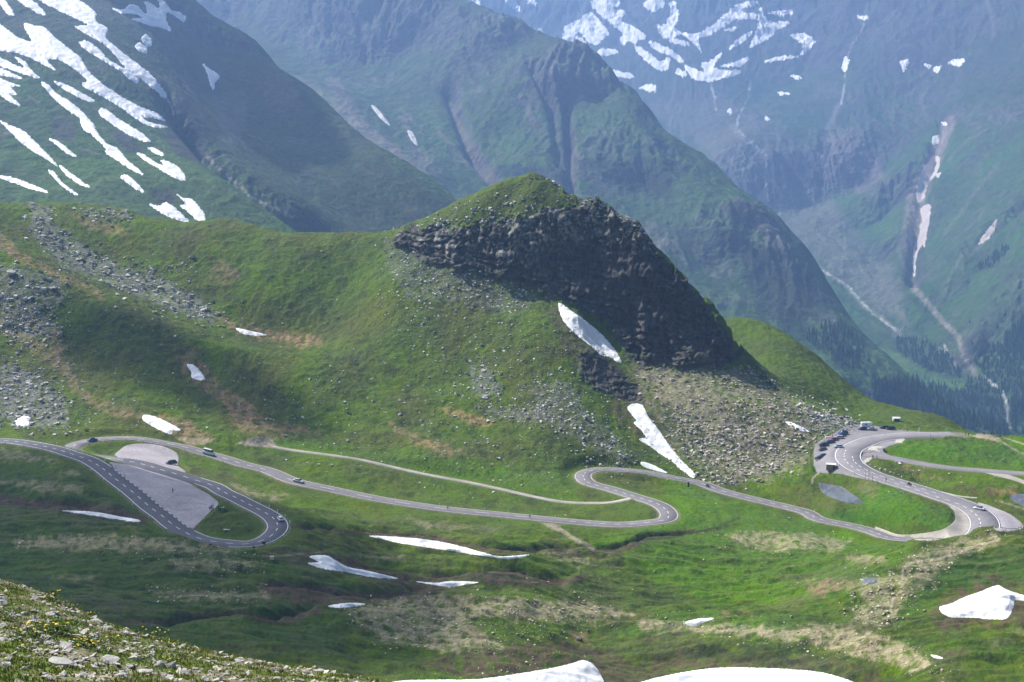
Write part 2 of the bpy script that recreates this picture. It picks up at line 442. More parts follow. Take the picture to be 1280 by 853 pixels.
# drop near-duplicates
seen = {}
for p in PTS: seen[(round(p[0] / 2), round(p[1] / 2))] = p
PTS = list(seen.values())

Drows = np.concatenate([np.geomspace(58, 300, 60, endpoint=False), np.arange(300, 400, 0.9), np.arange(400, 520, 0.65), np.arange(520, 700, 0.55),
                        np.arange(700, 830, 0.36), np.arange(830, 905, 1.0), np.geomspace(905, 1150, 45)])
near = Field(-0.405, 0.405, 1120, Drows)
tps = TPS(PTS, 1e-6)
near.Z = near.coarse(tps, 5, 4)
GX, GY = near.X, near.Y
PXn, PYn = project(GX, GY, near.Z)

# distance to the roads on a 1 m raster
rx = np.arange(-290, 300, 1.0); ry = np.arange(430, 740, 1.0)
RX, RY = np.meshgrid(rx, ry)
best = np.full(RX.shape, 1e9); rz = np.zeros(RX.shape); drd = np.full(RX.shape, 1e9)
for line, w in ROADS:
    for a in range(0, len(line), 20):
        L = line[a:a + 21]
        m = (RX > L[:, 0].min() - 22) & (RX < L[:, 0].max() + 22) & (RY > L[:, 1].min() - 22) & (RY < L[:, 1].max() + 22)
        if not m.any(): continue
        d2 = (RX[m][:, None] - L[None, :, 0]) ** 2 + (RY[m][:, None] - L[None, :, 1]) ** 2
        k = d2.argmin(1); d = np.sqrt(d2[np.arange(len(k)), k]) - w / 2
        sub = best[m]; zz = rz[m]; up = d < sub
        sub[up] = d[up]; zz[up] = L[k[up], 2]
        best[m] = sub; rz[m] = zz
def raster(A, x, y, out):
    fx = x - rx[0]; fy = y - ry[0]
    ok = (fx >= 0) & (fx < len(rx) - 1) & (fy >= 0) & (fy < len(ry) - 1)
    r = np.full(x.shape, float(out))
    i = fx[ok].astype(int); j = fy[ok].astype(int); a = fx[ok] - i; b = fy[ok] - j
    r[ok] = (A[j, i] * (1 - a) + A[j, i + 1] * a) * (1 - b) + (A[j + 1, i] * (1 - a) + A[j + 1, i + 1] * a) * b
    return r
best = np.minimum(best, 40)
DR = raster(best, GX, GY, 40)
# heights: nearest-road height, filled outwards, only used close by
ZR = raster(rz, GX, GY, 0)

# masks of paved ground and snow where the ground stays smooth
def zone(poly, feather=3.0, pad=2.0):
    P = np.array(poly); m = (PXn > P[:, 0].min() - 12) & (PXn < P[:, 0].max() + 12) & (PYn > P[:, 1].min() - 12) & (PYn < P[:, 1].max() + 12)
    out = np.zeros(PXn.shape)
    if m.any(): out[m] = sstep(-pad - feather, -pad, sd_poly(PXn[m], PYn[m], P))
    return out
paved = np.zeros(PXn.shape)
for P in (BAY_TOP, BAY_BIG, LOT, WEDGE, OUTER, INNER, FORK): paved = np.maximum(paved, zone(P) * ((GY > 430) & (GY < 720)))

# relief ---------------------------------------------------------------------
calm = np.maximum(1 - sstep(0.5, 9, DR), paved)          # 1 on and beside the roads
rough = (1 - calm)
hill = sstep(560, 640, GY)
Zb = near.Z.copy()
r1 = fbm(GX / 46, GY / 60, 3, 1)
r2 = fbm(GX / 14 + 0.6 * r1, GY / 18, 3, 7)
r3 = ridged(GX / 7, GY / 9, 3, 13)
r4 = fbm(GX / 2.6 + r3, GY / 3.4, 3, 17)
Zb += rough * (r1 * 2.4 + r2 * 1.15 + (0.30 + 0.35 * hill) * r3 + (0.14 + 0.26 * hill) * r4)
# long soft steps of the basin floor, lying across the view
basin = (1 - sstep(500, 560, GY)) * sstep(300, 380, GY)
Zb += rough * basin * (1.6 * ridged((GX + 0.25 * GY) / 70, GY / 20, 2, 31) + 1.5 * ridged((GX + 0.3 * GY) / 34, GY / 9, 3, 35) + 0.5 * ridged(GX / 12, GY / 3.5, 2, 38))

def near_line(line, w, depth, D0, D1, name=None):
    """cut a notch along a photo line: w in photo px"""
    global Zb
    L = np.array(line, float)
    m = (PXn > L[:, 0].min() - 5 * w) & (PXn < L[:, 0].max() + 5 * w) & (PYn > L[:, 1].min() - 5 * w) & (PYn < L[:, 1].max() + 5 * w) & (GY > D0) & (GY < D1)
    d = d_line(PXn[m], PYn[m], smooth_poly(L, 4, False)) + 1.5 * fbm(GX[m] / 9, GY[m] / 9, 3, 3)
    tp = np.clip((PXn[m] - L[:, 0].min()) / 25, 0, 1) * np.clip((L[:, 0].max() - PXn[m]) / 25, 0, 1)
    Zb[m] -= 1.25 * depth * tp * np.exp(-np.abs(d / w) ** 2.2) * rough[m]
BANKS = [([(-20, 622), (30, 628), (90, 634), (150, 643), (180, 652)], 6, 2.4),
         ([(362, 660), (400, 664), (450, 668), (520, 673), (580, 682), (620, 690), (660, 690), (700, 688), (760, 690), (790, 683), (815, 672), (870, 665)], 3.5, 2.0),
         ([(330, 735), (380, 737), (430, 745), (480, 745), (540, 738)], 6, 2.6),
         ([(540, 724), (590, 722), (640, 718), (700, 728), (725, 722)], 5, 2.2),
         ([(150, 778), (200, 780), (240, 772), (290, 767), (330, 775), (370, 772), (400, 765)], 4.5, 2.4),
         ([(420, 712), (470, 722), (520, 732)], 4, 1.6)]
for L, w, dp in BANKS: near_line(L, w, dp, 350, 640)

# rock relief of the cliff --------------------------------------------------------
CLIFF = [(497, 288), (520, 284), (560, 286), (600, 281), (640, 273), (690, 264), (735, 255), (760, 257), (800, 282), (815, 305), (835, 328), (862, 352), (885, 385), (905, 410), (925, 445),
         (895, 460), (850, 458), (800, 458), (792, 448), (764, 410), (724, 382), (685, 368), (650, 356), (600, 343), (560, 333), (520, 322), (495, 305)]
CLIFF2 = [(722, 440), (750, 437), (775, 462), (800, 485), (806, 505), (780, 500), (750, 488), (725, 470)]
def px_mask(poly, feather, namp=0.0, nsc=12.0, D0=0, D1=1e9, seed=50, smooth=False):
    P = np.array(poly, float)
    if smooth: P = smooth_poly(P, 4)
    pad = feather + namp + 4
    m = (PXn > P[:, 0].min() - pad) & (PXn < P[:, 0].max() + pad) & (PYn > P[:, 1].min() - pad) & (PYn < P[:, 1].max() + pad) & (GY > D0) & (GY < D1)
    out = np.zeros(PXn.shape)
    if m.any():
        x, y = PXn[m], PYn[m]
        d = sd_poly(x, y, P)
        if namp: d = d + namp * fbm(x / nsc, y / nsc, 4, seed)
        out[m] = sstep(-feather, feather, d)
    return out
cl = np.maximum(px_mask(CLIFF, 5, 11, 13, 700, 850), px_mask(CLIFF2, 4, 6, 10, 690, 740))
zc = near.Z
crag = fbm(GX / 4.0, zc / 3.0, 4, 21)
but = ridged(GX / 16.0 + 0.25 * crag, zc / 60.0, 3, 24)           # buttresses and clefts, upright
crk = ridged(GX / 4.2 + 0.5 * crag + zc / 30.0, zc / 14.0, 3, 27)
bed = zc + 0.10 * GX + 1.2 * fbm(GX / 20, zc / 20, 3, 70)
ledge = fbm(GX / 40.0, bed / 1.9, 3, 73)                            # beds of rock, lying nearly level
f1, e1 = facets((GX + 0.5 * crag) / 9.0 + zc / 26.0, zc / 8.5 - GX / 40.0, 1)
f2, e2 = facets((GX + 0.8 * crag) / 3.6 - zc / 14.0, zc / 4.2 + GX / 22.0, 2)
f3, e3 = facets(GX / 1.7 + zc / 9.0, zc / 2.1, 3)
soft = 0.45 + 0.55 * sstep(-0.4, 0.3, fbm(GX / 18, zc / 14, 3, 79))
Zb += cl * (0.4 * ridged(GX / 9, GY / 6, 4, 61) + 0.5 * fbm(GX / 2.5, GY / 2.0, 3, 66))
sky_e = px_mask([(700, 236), (760, 246), (800, 262), (822, 290), (850, 330), (880, 360), (930, 440), (915, 455), (885, 420), (860, 372), (825, 345), (795, 300), (740, 268)], 6, 4, 10, 700, 830)
fk, ek = facets(GX / 6.5, zc / 30 + 3, 6)
Zb += sky_e * (4.5 * (fk - 0.55) + 1.6 * (f2 - 0.5))
SHIFT = cl * (5.4 * but + 1.3 * crk + 2.6 * ledge + soft * (3.2 * f1 + 1.5 * f2 + 0.7 * f3) - 1.6 * (1 - sstep(0, 0.14, e1)) - 0.8 * (1 - sstep(0, 0.16, e2)) + 0.5 * crag - 3.0)
# blend to the roads
wr = 1 - sstep(0.8, 7.0, DR)
wr[(GY < 440) | (GY > 735)] = 0
Zb = Zb * (1 - wr) + (ZR - 0.16) * wr
near.Z = Zb
PXn, PYn = project(GX, GY, Zb)
slope = np.gradient(Zb, axis=0) / np.gradient(GY, axis=0)
print('near field', Zb.shape, len(PTS))
# ------------------------------------------------------------------ far mountains
def zp(poly, ox, oy, s):
    return [(ox + x / s, oy + y / s) for x, y in poly]
Z1 = lambda P: zp(P, 0, 0, 2.909)
Z2 = lambda P: zp(P, 420, 0, 2.909)
Z3 = lambda P: zp(P, 840, 0, 2.909)
Z6 = lambda P: zp(P, 840, 280, 2.909)

def far_field(cps, behinds, u0, u1, nu, D):
    pts = [tuple(world_pt(*c)) for c in cps]
    for (px, py, Dd), bd in behinds:
        u, s = ray(px, py)
        for dD, dz in bd: pts.append((float(u) * (Dd + dD), Dd + dD, float(s) * Dd - dz))
    f = Field(u0, u1, nu, D)
    f.Z = f.coarse(TPS(pts, 1e-6), 6, 4)
    return f

# left massif: snowy slope in front, dark steep spur behind it
A_SIL = [(215, -20, 2950), (245, 3, 2930), (270, 25, 2900), (305, 45, 2880), (330, 65, 2860), (345, 85, 2850), (365, 105, 2820), (400, 125, 2780), (440, 165, 2720), (500, 215, 2640), (555, 252, 2560), (620, 300, 2450)]
A_CP = A_SIL + [(0, 240, 1550), (0, 170, 1750), (0, 100, 1980), (0, 0, 2300), (0, -60, 2500), (-150, 200, 1600), (-150, 0, 2250), (-150, -120, 2700), (100, 0, 2420), (100, -60, 2650), (150, 100, 2080), (80, 150, 1860), (200, 200, 1760), (120, 230, 1600),
     (250, 262, 1600), (330, 285, 1600), (385, 291, 1650), (210, 120, 2160), (225, 165, 2080), (265, 200, 1980), (320, 240, 1880), (390, 290, 1780), (235, 60, 2650), (160, 20, 2500), (200, 60, 2400),
     (300, 100, 2680), (290, 150, 2450), (350, 170, 2520), (310, 200, 2250), (400, 220, 2330), (380, 255, 2050), (450, 270, 2240), (500, 280, 2260), (430, 320, 2000), (300, 330, 1450), (100, 320, 1350), (-150, 320, 1350), (0, 400, 1200), (300, 450, 1250), (500, 420, 1700), (600, 400, 2000), (230, 110, 2420), (270, 60, 2780)]
fa = far_field(A_CP, [(q, ((150, 120), (600, 500))) for q in A_SIL] + [((-150, -120, 2700), ((500, 100),)), ((100, -60, 2650), ((400, 60),))],
               -0.42, 0.03, 620, np.concatenate([np.linspace(1180, 2200, 420), np.linspace(2205, 3100, 280), np.linspace(3115, 3700, 20)]))
# central ridge
C_SIL = [(540, -40, 5000), (568, -2, 4900), (612, 20, 4750), (657, 38, 4600), (688, 55, 4500), (719, 67, 4420), (750, 82, 4350), (767, 96, 4300), (777, 113, 4250), (795, 125, 4200), (815, 148, 4120), (832, 172, 4050),
         (861, 192, 3980), (891, 213, 3920), (919, 240, 3860), (953, 271, 3790), (970, 280, 3750), (1012, 321, 3650), (1032, 349, 3580), (1050, 382, 3500), (1080, 425, 3380), (1130, 470, 3250), (1180, 505, 3180)]
C_CP = C_SIL + [(450, -60, 5100), (350, -60, 5300), (230, -60, 5600), (100, -80, 6000), (300, 20, 5000), (400, 60, 4700), (500, 60, 4700), (600, 100, 4350), (480, 130, 4250), (400, 110, 4200), (450, 160, 3900), (520, 220, 3600), (600, 200, 3850), (700, 160, 4000),
     (700, 250, 3650), (600, 280, 3450), (520, 270, 3350), (800, 240, 3750), (850, 320, 3450), (760, 320, 3450), (900, 330, 3450), (950, 360, 3350), (980, 400, 3200), (900, 420, 3050), (1000, 440, 3050), (1060, 470, 3000), (1100, 520, 2950), (1000, 540, 2700), (1200, 560, 2900),
     (800, 450, 2900), (600, 400, 3000), (400, 300, 3100), (300, 250, 3300), (1300, 560, 3100), (650, 60, 4450), (750, 130, 4150)]
fc = far_field(C_CP, [(q, ((200, 160), (900, 650))) for q in C_SIL] + [((350, -60, 5300), ((500, 50),))],
               -0.30, 0.36, 760, np.concatenate([np.linspace(2650, 4000, 400), np.linspace(4004, 5200, 280), np.linspace(5220, 6300, 30)]))
# right wall and the valley head
D_CP = [(540, -80, 9300), (700, -80, 9000), (900, -80, 8700), (1100, -80, 7900), (1300, -80, 7200), (620, 40, 8500), (720, 40, 8300), (820, 40, 8000), (900, 60, 7700), (880, 95, 7450), (960, 50, 7700), (1000, 100, 7300), (800, 110, 7600), (1050, 60, 7300), (1100, 120, 6700),
        (900, 140, 7000), (960, 150, 6800), (920, 175, 6500), (980, 185, 6450), (1060, 180, 6450), (940, 200, 6350), (960, 215, 6280), (1000, 225, 6280), (1060, 215, 6300), (950, 255, 6180), (990, 262, 6150), (1060, 240, 6200), (1100, 220, 6200),
        (1000, 280, 5850), (1040, 300, 5650), (1060, 330, 5350), (1080, 370, 5050), (1120, 400, 4750), (1170, 430, 4450), (1210, 470, 4150), (1240, 510, 3900), (1262, 545, 3700), (1100, 330, 5350), (1100, 280, 5700),
        (1150, 320, 5200), (1150, 250, 5550), (1165, 200, 5800), (1180, 150, 6100), (1190, 80, 6600), (1130, 380, 4850), (1145, 280, 5400), (1120, 230, 5800), (1200, 220, 5500), (1200, 300, 5000), (1200, 380, 4650), (1250, 380, 4300), (1290, 300, 4500), (1290, 200, 5100), (1290, 100, 5800), (1260, 40, 6500),
        (1290, 420, 4100), (1290, 480, 3800), (1290, 540, 3500), (1400, 400, 3900), (1400, 200, 4800), (1400, 0, 6200), (1400, 540, 3300), (1240, 280, 4900), (1235, 170, 5600),
        (1060, 420, 4700), (1000, 360, 5200), (1130, 450, 4350), (1180, 500, 4000), (1120, 500, 3900), (1200, 545, 3600), (1150, 570, 3400), (900, 300, 6000), (800, 250, 6700), (650, 150, 7600), (1000, 500, 3900), (1250, 600, 3200), (1100, 600, 3200)]
fd = far_field(D_CP, [((u_, -80, d_), ((700, 0),)) for u_, d_ in ((540, 9300), (700, 9000), (900, 8700), (1100, 7900), (1300, 7200))],
               -0.08, 0.43, 760, np.concatenate([np.linspace(3150, 4500, 200), np.linspace(4505, 6100, 260), np.linspace(6104, 6500, 140), np.linspace(6510, 9300, 220)]))

for f, k in ((fa, 1.0), (fc, 2.2), (fd, 3.0)):
    X, Y = f.X, f.Y
    w = 140 * k
    warp = fbm(X / (2.2 * w), Y / (2.2 * w), 3, 5)
    # ribs and gullies run down the fall line
    gy, gx = np.gradient(f.Z)
    rib = ridged(X / (0.75 * w) + 1.2 * warp, Y / (2.6 * w) + 0.5 * warp, 4, 81 + int(k * 3), 0.55)
    det = ridged(X / (0.24 * w) + 0.8 * rib, Y / (0.42 * w), 4, 90, 0.55)
    big = fbm(X / (3.0 * w), Y / (3.0 * w), 2, 33)
    f.steep = sstep(0.35, 1.0, np.gradient(f.Z, axis=0) / np.gradient(Y, axis=0))
    amp = 0.3 + 0.95 * f.steep
    f.rib, f.det = rib, det
    f.Z0 = f.Z.copy()
    fin = ridged(X / (0.085 * w) + 0.5 * det, Y / (0.17 * w), 3, 96, 0.6)
    f.fin = fin
    f.Z = f.Z + amp * (rib * (16 if f is fa else 23) * k + det * (7 if f is fa else 11) * k + fin * 3.4 * k) + big * 5 * k
    if f is fc: f.Z -= 26 * np.exp(-((project(X, Y, f.Z)[0] - 1000) / 42) ** 2)
    f.px, f.py = project(X, Y, f.Z)
# a deep cut between the two valleys sides
fa.Z -= 26 * np.exp(-(d_line(fa.px, fa.py, [(205, 118), (213, 140), (235, 165), (262, 195), (300, 222), (330, 242), (365, 268), (400, 292)]) / 8) ** 2) * (fa.Y > 1500)
g_, _ = None, None
for L, w_, d_ in (([(1180, 150), (1168, 195), (1152, 240), (1146, 290), (1142, 345)], 9, 55), ([(1285, 250), (1240, 285), (1210, 310)], 7, 30), ([(707, 100), (712, 190), (714, 240)], 6, 40),
                  ([(665, 80), (690, 130), (700, 200)], 6, 30), ([(560, 110), (590, 190), (625, 230)], 8, 35)):
    for f in (fc, fd):
        if (f is fd) == (L[0][0] > 1000): f.Z -= d_ * np.exp(-(d_line(f.px, f.py, L) / w_) ** 2)
for f in (fa, fc, fd): f.px, f.py = project(f.X, f.Y, f.Z)

# ---- colours of the far slopes
def mixc(c, m, rgb):
    return c * (1 - m[..., None]) + np.array(rgb) * m[..., None]
def mline(f, L, w, wob=2.0, seed=3, w1=None):
    L = np.array(L, float); w1 = w1 or w
    m = (f.px > L[:, 0].min() - 20) & (f.px < L[:, 0].max() + 20) & (f.py > L[:, 1].min() - 20) & (f.py < L[:, 1].max() + 20)
    out = np.zeros(f.px.shape)
    x, y = f.px[m], f.py[m]
    t = np.clip((y - L[0, 1]) / (L[-1, 1] - L[0, 1] + 1e-6), 0, 1)
    ww = w * (1 - t) + w1 * t
    d = d_line(x, y, L) + wob * fbm(x / 5, y / 5, 3, seed)
    out[m] = 1 - sstep(0.6, 1.3, d / ww)
    return out
def mpoly(f, P, feather=4, namp=4, nsc=12, seed=9):
    P = np.array(P, float); pad = feather + namp + 4
    m = (f.px > P[:, 0].min() - pad) & (f.px < P[:, 0].max() + pad) & (f.py > P[:, 1].min() - pad) & (f.py < P[:, 1].max() + pad)
    out = np.zeros(f.px.shape)
    x, y = f.px[m], f.py[m]
    out[m] = sstep(-feather, feather, sd_poly(x, y, P) + namp * fbm(x / nsc, y / nsc, 4, seed))
    return out
GREEN, DGREEN, ROCK, DROCK, SCREE, WATERC = (0.056, 0.115, 0.026), (0.022, 0.044, 0.017), (0.16, 0.15, 0.145), (0.06, 0.058, 0.06), (0.27, 0.24, 0.22), (0.6, 0.6, 0.58)
for f, k in ((fa, 1.0), (fc, 2.2), (fd, 3.0)):
    st_ = np.gradient(f.Z, axis=0) / np.gradient(f.Y, axis=0)
    sx = np.abs(np.gradient(f.Z, axis=1) / np.gradient(f.X, axis=1))
    n = fbm(f.X / (60 * k), f.Y / (90 * k), 5, 41)
    n2 = fbm(f.X / (14 * k), f.Y / (30 * k), 4, 44)
    c = np.zeros(f.X.shape + (3,)); c[:] = GREEN
    strk = fbm(f.X / (9 * k) + 1.5 * f.rib, f.Y / (75 * k), 4, 47)
    c = mixc(c, sstep(-0.1, 0.5, n2) * 0.6, DGREEN)
    c = mixc(c, sstep(0.1, 0.5, strk) * 0.5 * (0.3 + 0.7 * f.steep), (0.13, 0.115, 0.11))
    c = mixc(c, sstep(0.15, 0.5, -strk) * 0.55, DGREEN)
    c = mixc(c, sstep(0.62, 1.05, st_ + 0.5 * n + 0.3 * n2 + 0.25 * sx) * 0.85, ROCK)
    c = mixc(c, sstep(0.95, 1.5, st_ + 0.3 * n2 + 0.3 * sx) * 0.8, DROCK)
    c = mixc(c, sstep(0.45, 0.85, f.det) * sstep(0.0, 0.4, n) * 0.5, SCREE)
    alt = sstep(-60, 190, f.Z) if f is fa else (sstep(-260, 260, f.Z) if f is fd else sstep(-120, 330, f.Z))
    alt = np.clip(alt + 0.3 * n, 0, 1)
    c = mixc(c, alt * 0.55, (0.070, 0.068, 0.072))
    c = c * (1 + 0.35 * sstep(0.1, 0.8, f.fin) * f.steep - 0.12)[..., None]
    f.col = c
# left massif
dark = mpoly(fa, [(205, 125), (240, 80), (300, 60), (345, 90), (365, 105), (440, 165), (560, 252), (600, 290), (400, 295), (330, 240), (260, 195)], 10, 10, 25) * (fa.Y > 1950)
fa.col = mixc(fa.col, dark * 0.55, (0.045, 0.052, 0.036))  # shade of the spur's steep face painted into its colour
fa.col = mixc(fa.col, mpoly(fa, Z1([(730, 350), (880, 330), (900, 430), (850, 560), (800, 500), (780, 400)]), 6, 10) * 0.45 * (fa.Y > 1950), ROCK)
fa.col = mixc(fa.col, mpoly(fa, Z1([(960, 240), (1060, 290), (1080, 380), (1000, 400), (940, 330)]), 8, 10) * 0.4, (0.14, 0.10, 0.10))
fa.col = mixc(fa.col, mpoly(fa, Z1([(480, 560), (620, 520), (760, 620), (900, 700), (1150, 850), (600, 850), (380, 760), (0, 700), (0, 560)]), 12, 12, 20) * (1 - dark) * 0.7, (0.062, 0.115, 0.026))
for P in ([(590, 480), (680, 470), (760, 560), (750, 600), (640, 560)], [(400, 480), (440, 470), (520, 540), (480, 560), (420, 520)], [(180, 430), (270, 440), (270, 520), (200, 500)], [(550, 690), (620, 690), (640, 740), (570, 750)], [(600, 350), (700, 350), (760, 470), (640, 440)]):
    fa.col = mixc(fa.col, mpoly(fa, Z1(P), 4, 6, 6) * 0.75, (0.05, 0.05, 0.055))
fa.col = mixc(fa.col, mline(fa, Z1([(745, 560), (800, 620), (900, 700), (960, 740), (1060, 790)]), 2.6, 2.5) * 0.5, SCREE)
fa.col = mixc(fa.col, mline(fa, Z1([(610, 365), (625, 390), (632, 420)]), 1.0, 1.0), (0.5, 0.5, 0.5))
# central ridge: scree bands and green ramps
fc.col = mixc(fc.col, mpoly(fc, [(365, 95), (400, 110), (470, 165), (540, 225), (575, 270), (540, 262), (470, 205), (400, 150)], 5, 5) * 0.75, (0.20, 0.185, 0.15))
fc.col = mixc(fc.col, mline(fc, [(400, 112), (440, 150), (480, 185), (520, 222), (548, 246)], 3.2, 3) * 0.7, (0.13, 0.19, 0.05))
for L, a, b in (([(415, 100), (450, 160), (500, 200), (540, 240)], 9, 16), ([(560, 130), (580, 170), (600, 210), (622, 232)], 3, 9), ([(545, 160), (580, 200), (615, 228)], 2, 4), ([(650, 120), (670, 160), (700, 205)], 3, 5), ([(714, 190), (716, 235)], 2, 4), ([(505, 150), (520, 190), (545, 215)], 3, 7)):
    fc.col = mixc(fc.col, mline(fc, L, a, 4, w1=b) * 0.55, (0.17, 0.14, 0.135))
fc.col = mixc(fc.col, mpoly(fc, [(610, 170), (700, 165), (700, 205), (640, 210), (612, 200)], 8, 8) * 0.6, (0.075, 0.14, 0.04))
fc.col = mixc(fc.col, mpoly(fc, [(715, 120), (765, 110), (830, 190), (900, 260), (1000, 340), (1030, 400), (900, 330), (800, 260), (730, 200)], 10, 12, 20) * 0.5, (0.06, 0.12, 0.04))
for P in ([(620, 206), (705, 205), (712, 235), (660, 225), (620, 218)], [(720, 200), (760, 195), (840, 225), (835, 250), (790, 240)], [(930, 300), (990, 320), (1045, 385), (1020, 410), (960, 400), (930, 350)], [(700, 60), (712, 160), (706, 230), (698, 180)], [(790, 125), (832, 175), (820, 180), (795, 150)], [(895, 290), (940, 300), (945, 320), (905, 315)]):
    fc.col = mixc(fc.col, mpoly(fc, P, 4, 7, 8) * 0.8, (0.035, 0.045, 0.035))  # dark patches: shade of the ridge's shadowed faces pasted into the colour
# right wall
fd.col = mixc(fd.col, mpoly(fd, [(800, 130), (880, 110), (960, 150), (1010, 190), (1100, 180), (1110, 230), (1060, 240), (990, 262), (950, 260), (915, 240), (880, 190)], 8, 12, 14) * 0.6, (0.15, 0.13, 0.125))
fd.col = mixc(fd.col, mpoly(fd, Z3([(560, 510), (640, 480), (740, 560), (760, 640), (700, 700), (560, 700), (520, 600)]), 6, 10, 10) * 0.65, (0.20, 0.155, 0.15))
fd.col = mixc(fd.col, mpoly(fd, Z3([(350, 560), (540, 540), (550, 680), (400, 700), (330, 790), (240, 700), (300, 600)]), 4, 5, 6) * 0.8, (0.05, 0.05, 0.06))
fd.col = mixc(fd.col, mpoly(fd, Z3([(440, 680), (560, 680), (640, 800), (800, 960), (860, 1180), (700, 1100), (560, 960), (420, 850), (350, 790)]), 8, 10, 12) * 0.65, (0.18, 0.175, 0.15))
fd.col = mixc(fd.col, mpoly(fd, Z3([(560, 690), (800, 720), (880, 800), (820, 900), (700, 880)]), 8, 10, 12) * 0.6, (0.07, 0.13, 0.04))
fd.col = mixc(fd.col, mpoly(fd, Z3([(640, 780), (760, 880), (780, 960), (680, 930), (600, 850)]), 6, 8, 8) * 0.5, (0.04, 0.07, 0.04))
fd.col = mixc(fd.col, mpoly(fd, Z3([(980, 500), (1290, 430), (1290, 1250), (1150, 1250), (950, 1050), (900, 980), (950, 700)]), 10, 12, 20) * 0.5, (0.065, 0.13, 0.045))
fd.col = mixc(fd.col, mpoly(fd, Z6([(1100, 120), (1280, 20), (1280, 350), (1080, 160)]), 10, 14, 14) * 0.0, (0.03, 0.06, 0.03))
for L, a, b, rgb, o in ((Z3([(710, 60), (690, 110), (650, 170), (632, 240), (630, 290), (622, 340), (615, 380)]), 1.4, 1.6, (0.42, 0.42, 0.42), 0.9), (Z3([(605, 380), (585, 430), (560, 510)]), 3, 9, (0.30, 0.28, 0.27), 0.7),
        (Z3([(140, 300), (155, 360), (160, 410)]), 1.1, 1.5, (0.5, 0.5, 0.5), 0.9), (Z3([(283, 290), (280, 350), (240, 430), (235, 470), (290, 520), (345, 565), (340, 640), (350, 730)]), 1.1, 1.3, (0.45, 0.45, 0.45), 0.8),
        (Z3([(220, 460), (260, 500), (320, 550)]), 5, 6, (0.30, 0.27, 0.26), 0.6), (Z3([(330, 780), (380, 830), (430, 870)]) , 3, 4, SCREE, 0.7),
        (Z6([(380, 0), (420, 50), (500, 130), (560, 175), (640, 230), (690, 290), (760, 340), (830, 400), (860, 430)]), 3.5, 3.5, (0.26, 0.24, 0.22), 0.7), (Z6([(550, 172), (640, 225), (690, 285), (740, 335), (800, 375), (830, 410)]), 1.1, 1.6, (0.55, 0.55, 0.52), 0.8),
        (Z6([(620, 0), (630, 80), (615, 130), (620, 190)]), 1.3, 1.3, (0.26, 0.25, 0.22), 0.6),
        (Z3([(1010, 440), (985, 500), (960, 560), (920, 640), (890, 720), (880, 850)]), 9, 18, (0.28, 0.23, 0.20), 1.0), (Z6([(880, 0), (840, 100), (880, 240)]), 14, 6, (0.20, 0.18, 0.15), 0.55),
        (Z6([(880, 235), (930, 290), (980, 350), (1040, 410), (1060, 480), (1105, 548)]), 5, 4, (0.30, 0.26, 0.22), 0.85), (Z6([(990, 440), (1000, 460), (980, 475), (1005, 500), (1030, 515)]), 1.7, 1.7, (0.65, 0.65, 0.62), 0.9), (Z6([(975, 455), (1035, 505)]), 4, 4, SCREE, 0.5),
        (Z6([(1135, 563), (1165, 578), (1195, 612)]), 1.6, 2.6, (0.6, 0.6, 0.57), 0.95), (Z6([(1200, 612), (1215, 640), (1218, 680), (1222, 720), (1232, 770)]), 2.2, 1.5, (0.55, 0.55, 0.52), 0.9), (Z6([(1225, 660), (1245, 760)]), 4, 5, (0.15, 0.14, 0.10), 0.5),
        (Z3([(1180, 600), (1100, 700), (1040, 790), (990, 850)]), 3, 3, (0.20, 0.18, 0.16), 0.45), (Z6([(1180, 0), (1110, 90), (1050, 120), (1010, 190), (990, 260)]), 3, 2, (0.22, 0.19, 0.17), 0.5),
        (Z3([(1140, -5), (1165, 60), (1170, 130)]), 3, 3, (0.25, 0.22, 0.2), 0.4), (Z3([(940, 300), (905, 370), (930, 440)]), 2, 3, (0.2, 0.19, 0.17), 0.4), (Z3([(1150, 470), (1060, 520), (1010, 580)]), 2, 3, (0.2, 0.19, 0.17), 0.4)):
    brk = 0.45 + 0.55 * sstep(-0.25, 0.2, fbm(fd.px / 7, fd.py / 7, 3, 58))
    fd.col = mixc(fd.col, mline(fd, L, a * 0.8, 2.6, w1=b * 0.8) * o * brk, rgb)
# woods on the valley side, painted where the trees below stand too
WOODS = [Z6([(520, 370), (620, 360), (700, 440), (690, 530), (600, 520), (480, 410)]), Z6([(800, 410), (900, 420), (1010, 480), (1060, 560), (960, 545), (870, 500), (810, 450)]),
         Z6([(720, 580), (800, 570), (960, 590), (1080, 620), (1180, 640), (1225, 780), (1100, 750), (900, 700), (760, 650)]), Z6([(1070, 550), (1130, 560), (1200, 620), (1220, 760), (1130, 720), (1060, 640)]),
         Z6([(1080, 440), (1130, 430), (1200, 440), (1280, 350), (1290, 780), (1235, 760), (1225, 640), (1190, 600), (1110, 520)]), Z6([(1110, 150), (1180, 100), (1230, 80), (1190, 150), (1120, 175)]), Z6([(1210, 400), (1280, 330), (1280, 480), (1200, 470)])]
for P in WOODS:
    for f in (fc, fd):
        f.col = mixc(f.col, mpoly(f, P, 3, 9, 8, 77) * 0.65, (0.034, 0.066, 0.030))
for P in (Z6([(480, 340), (560, 370), (700, 450), (820, 470), (930, 540), (1060, 580), (1080, 620), (980, 590), (860, 560), (740, 570), (660, 540), (700, 480), (560, 400)]), Z6([(1110, 480), (1190, 470), (1200, 520), (1120, 500)])):
    for f in (fc, fd):
        f.col = mixc(f.col, mpoly(f, P, 4, 5, 10, 79) * 0.75, (0.09, 0.17, 0.045))

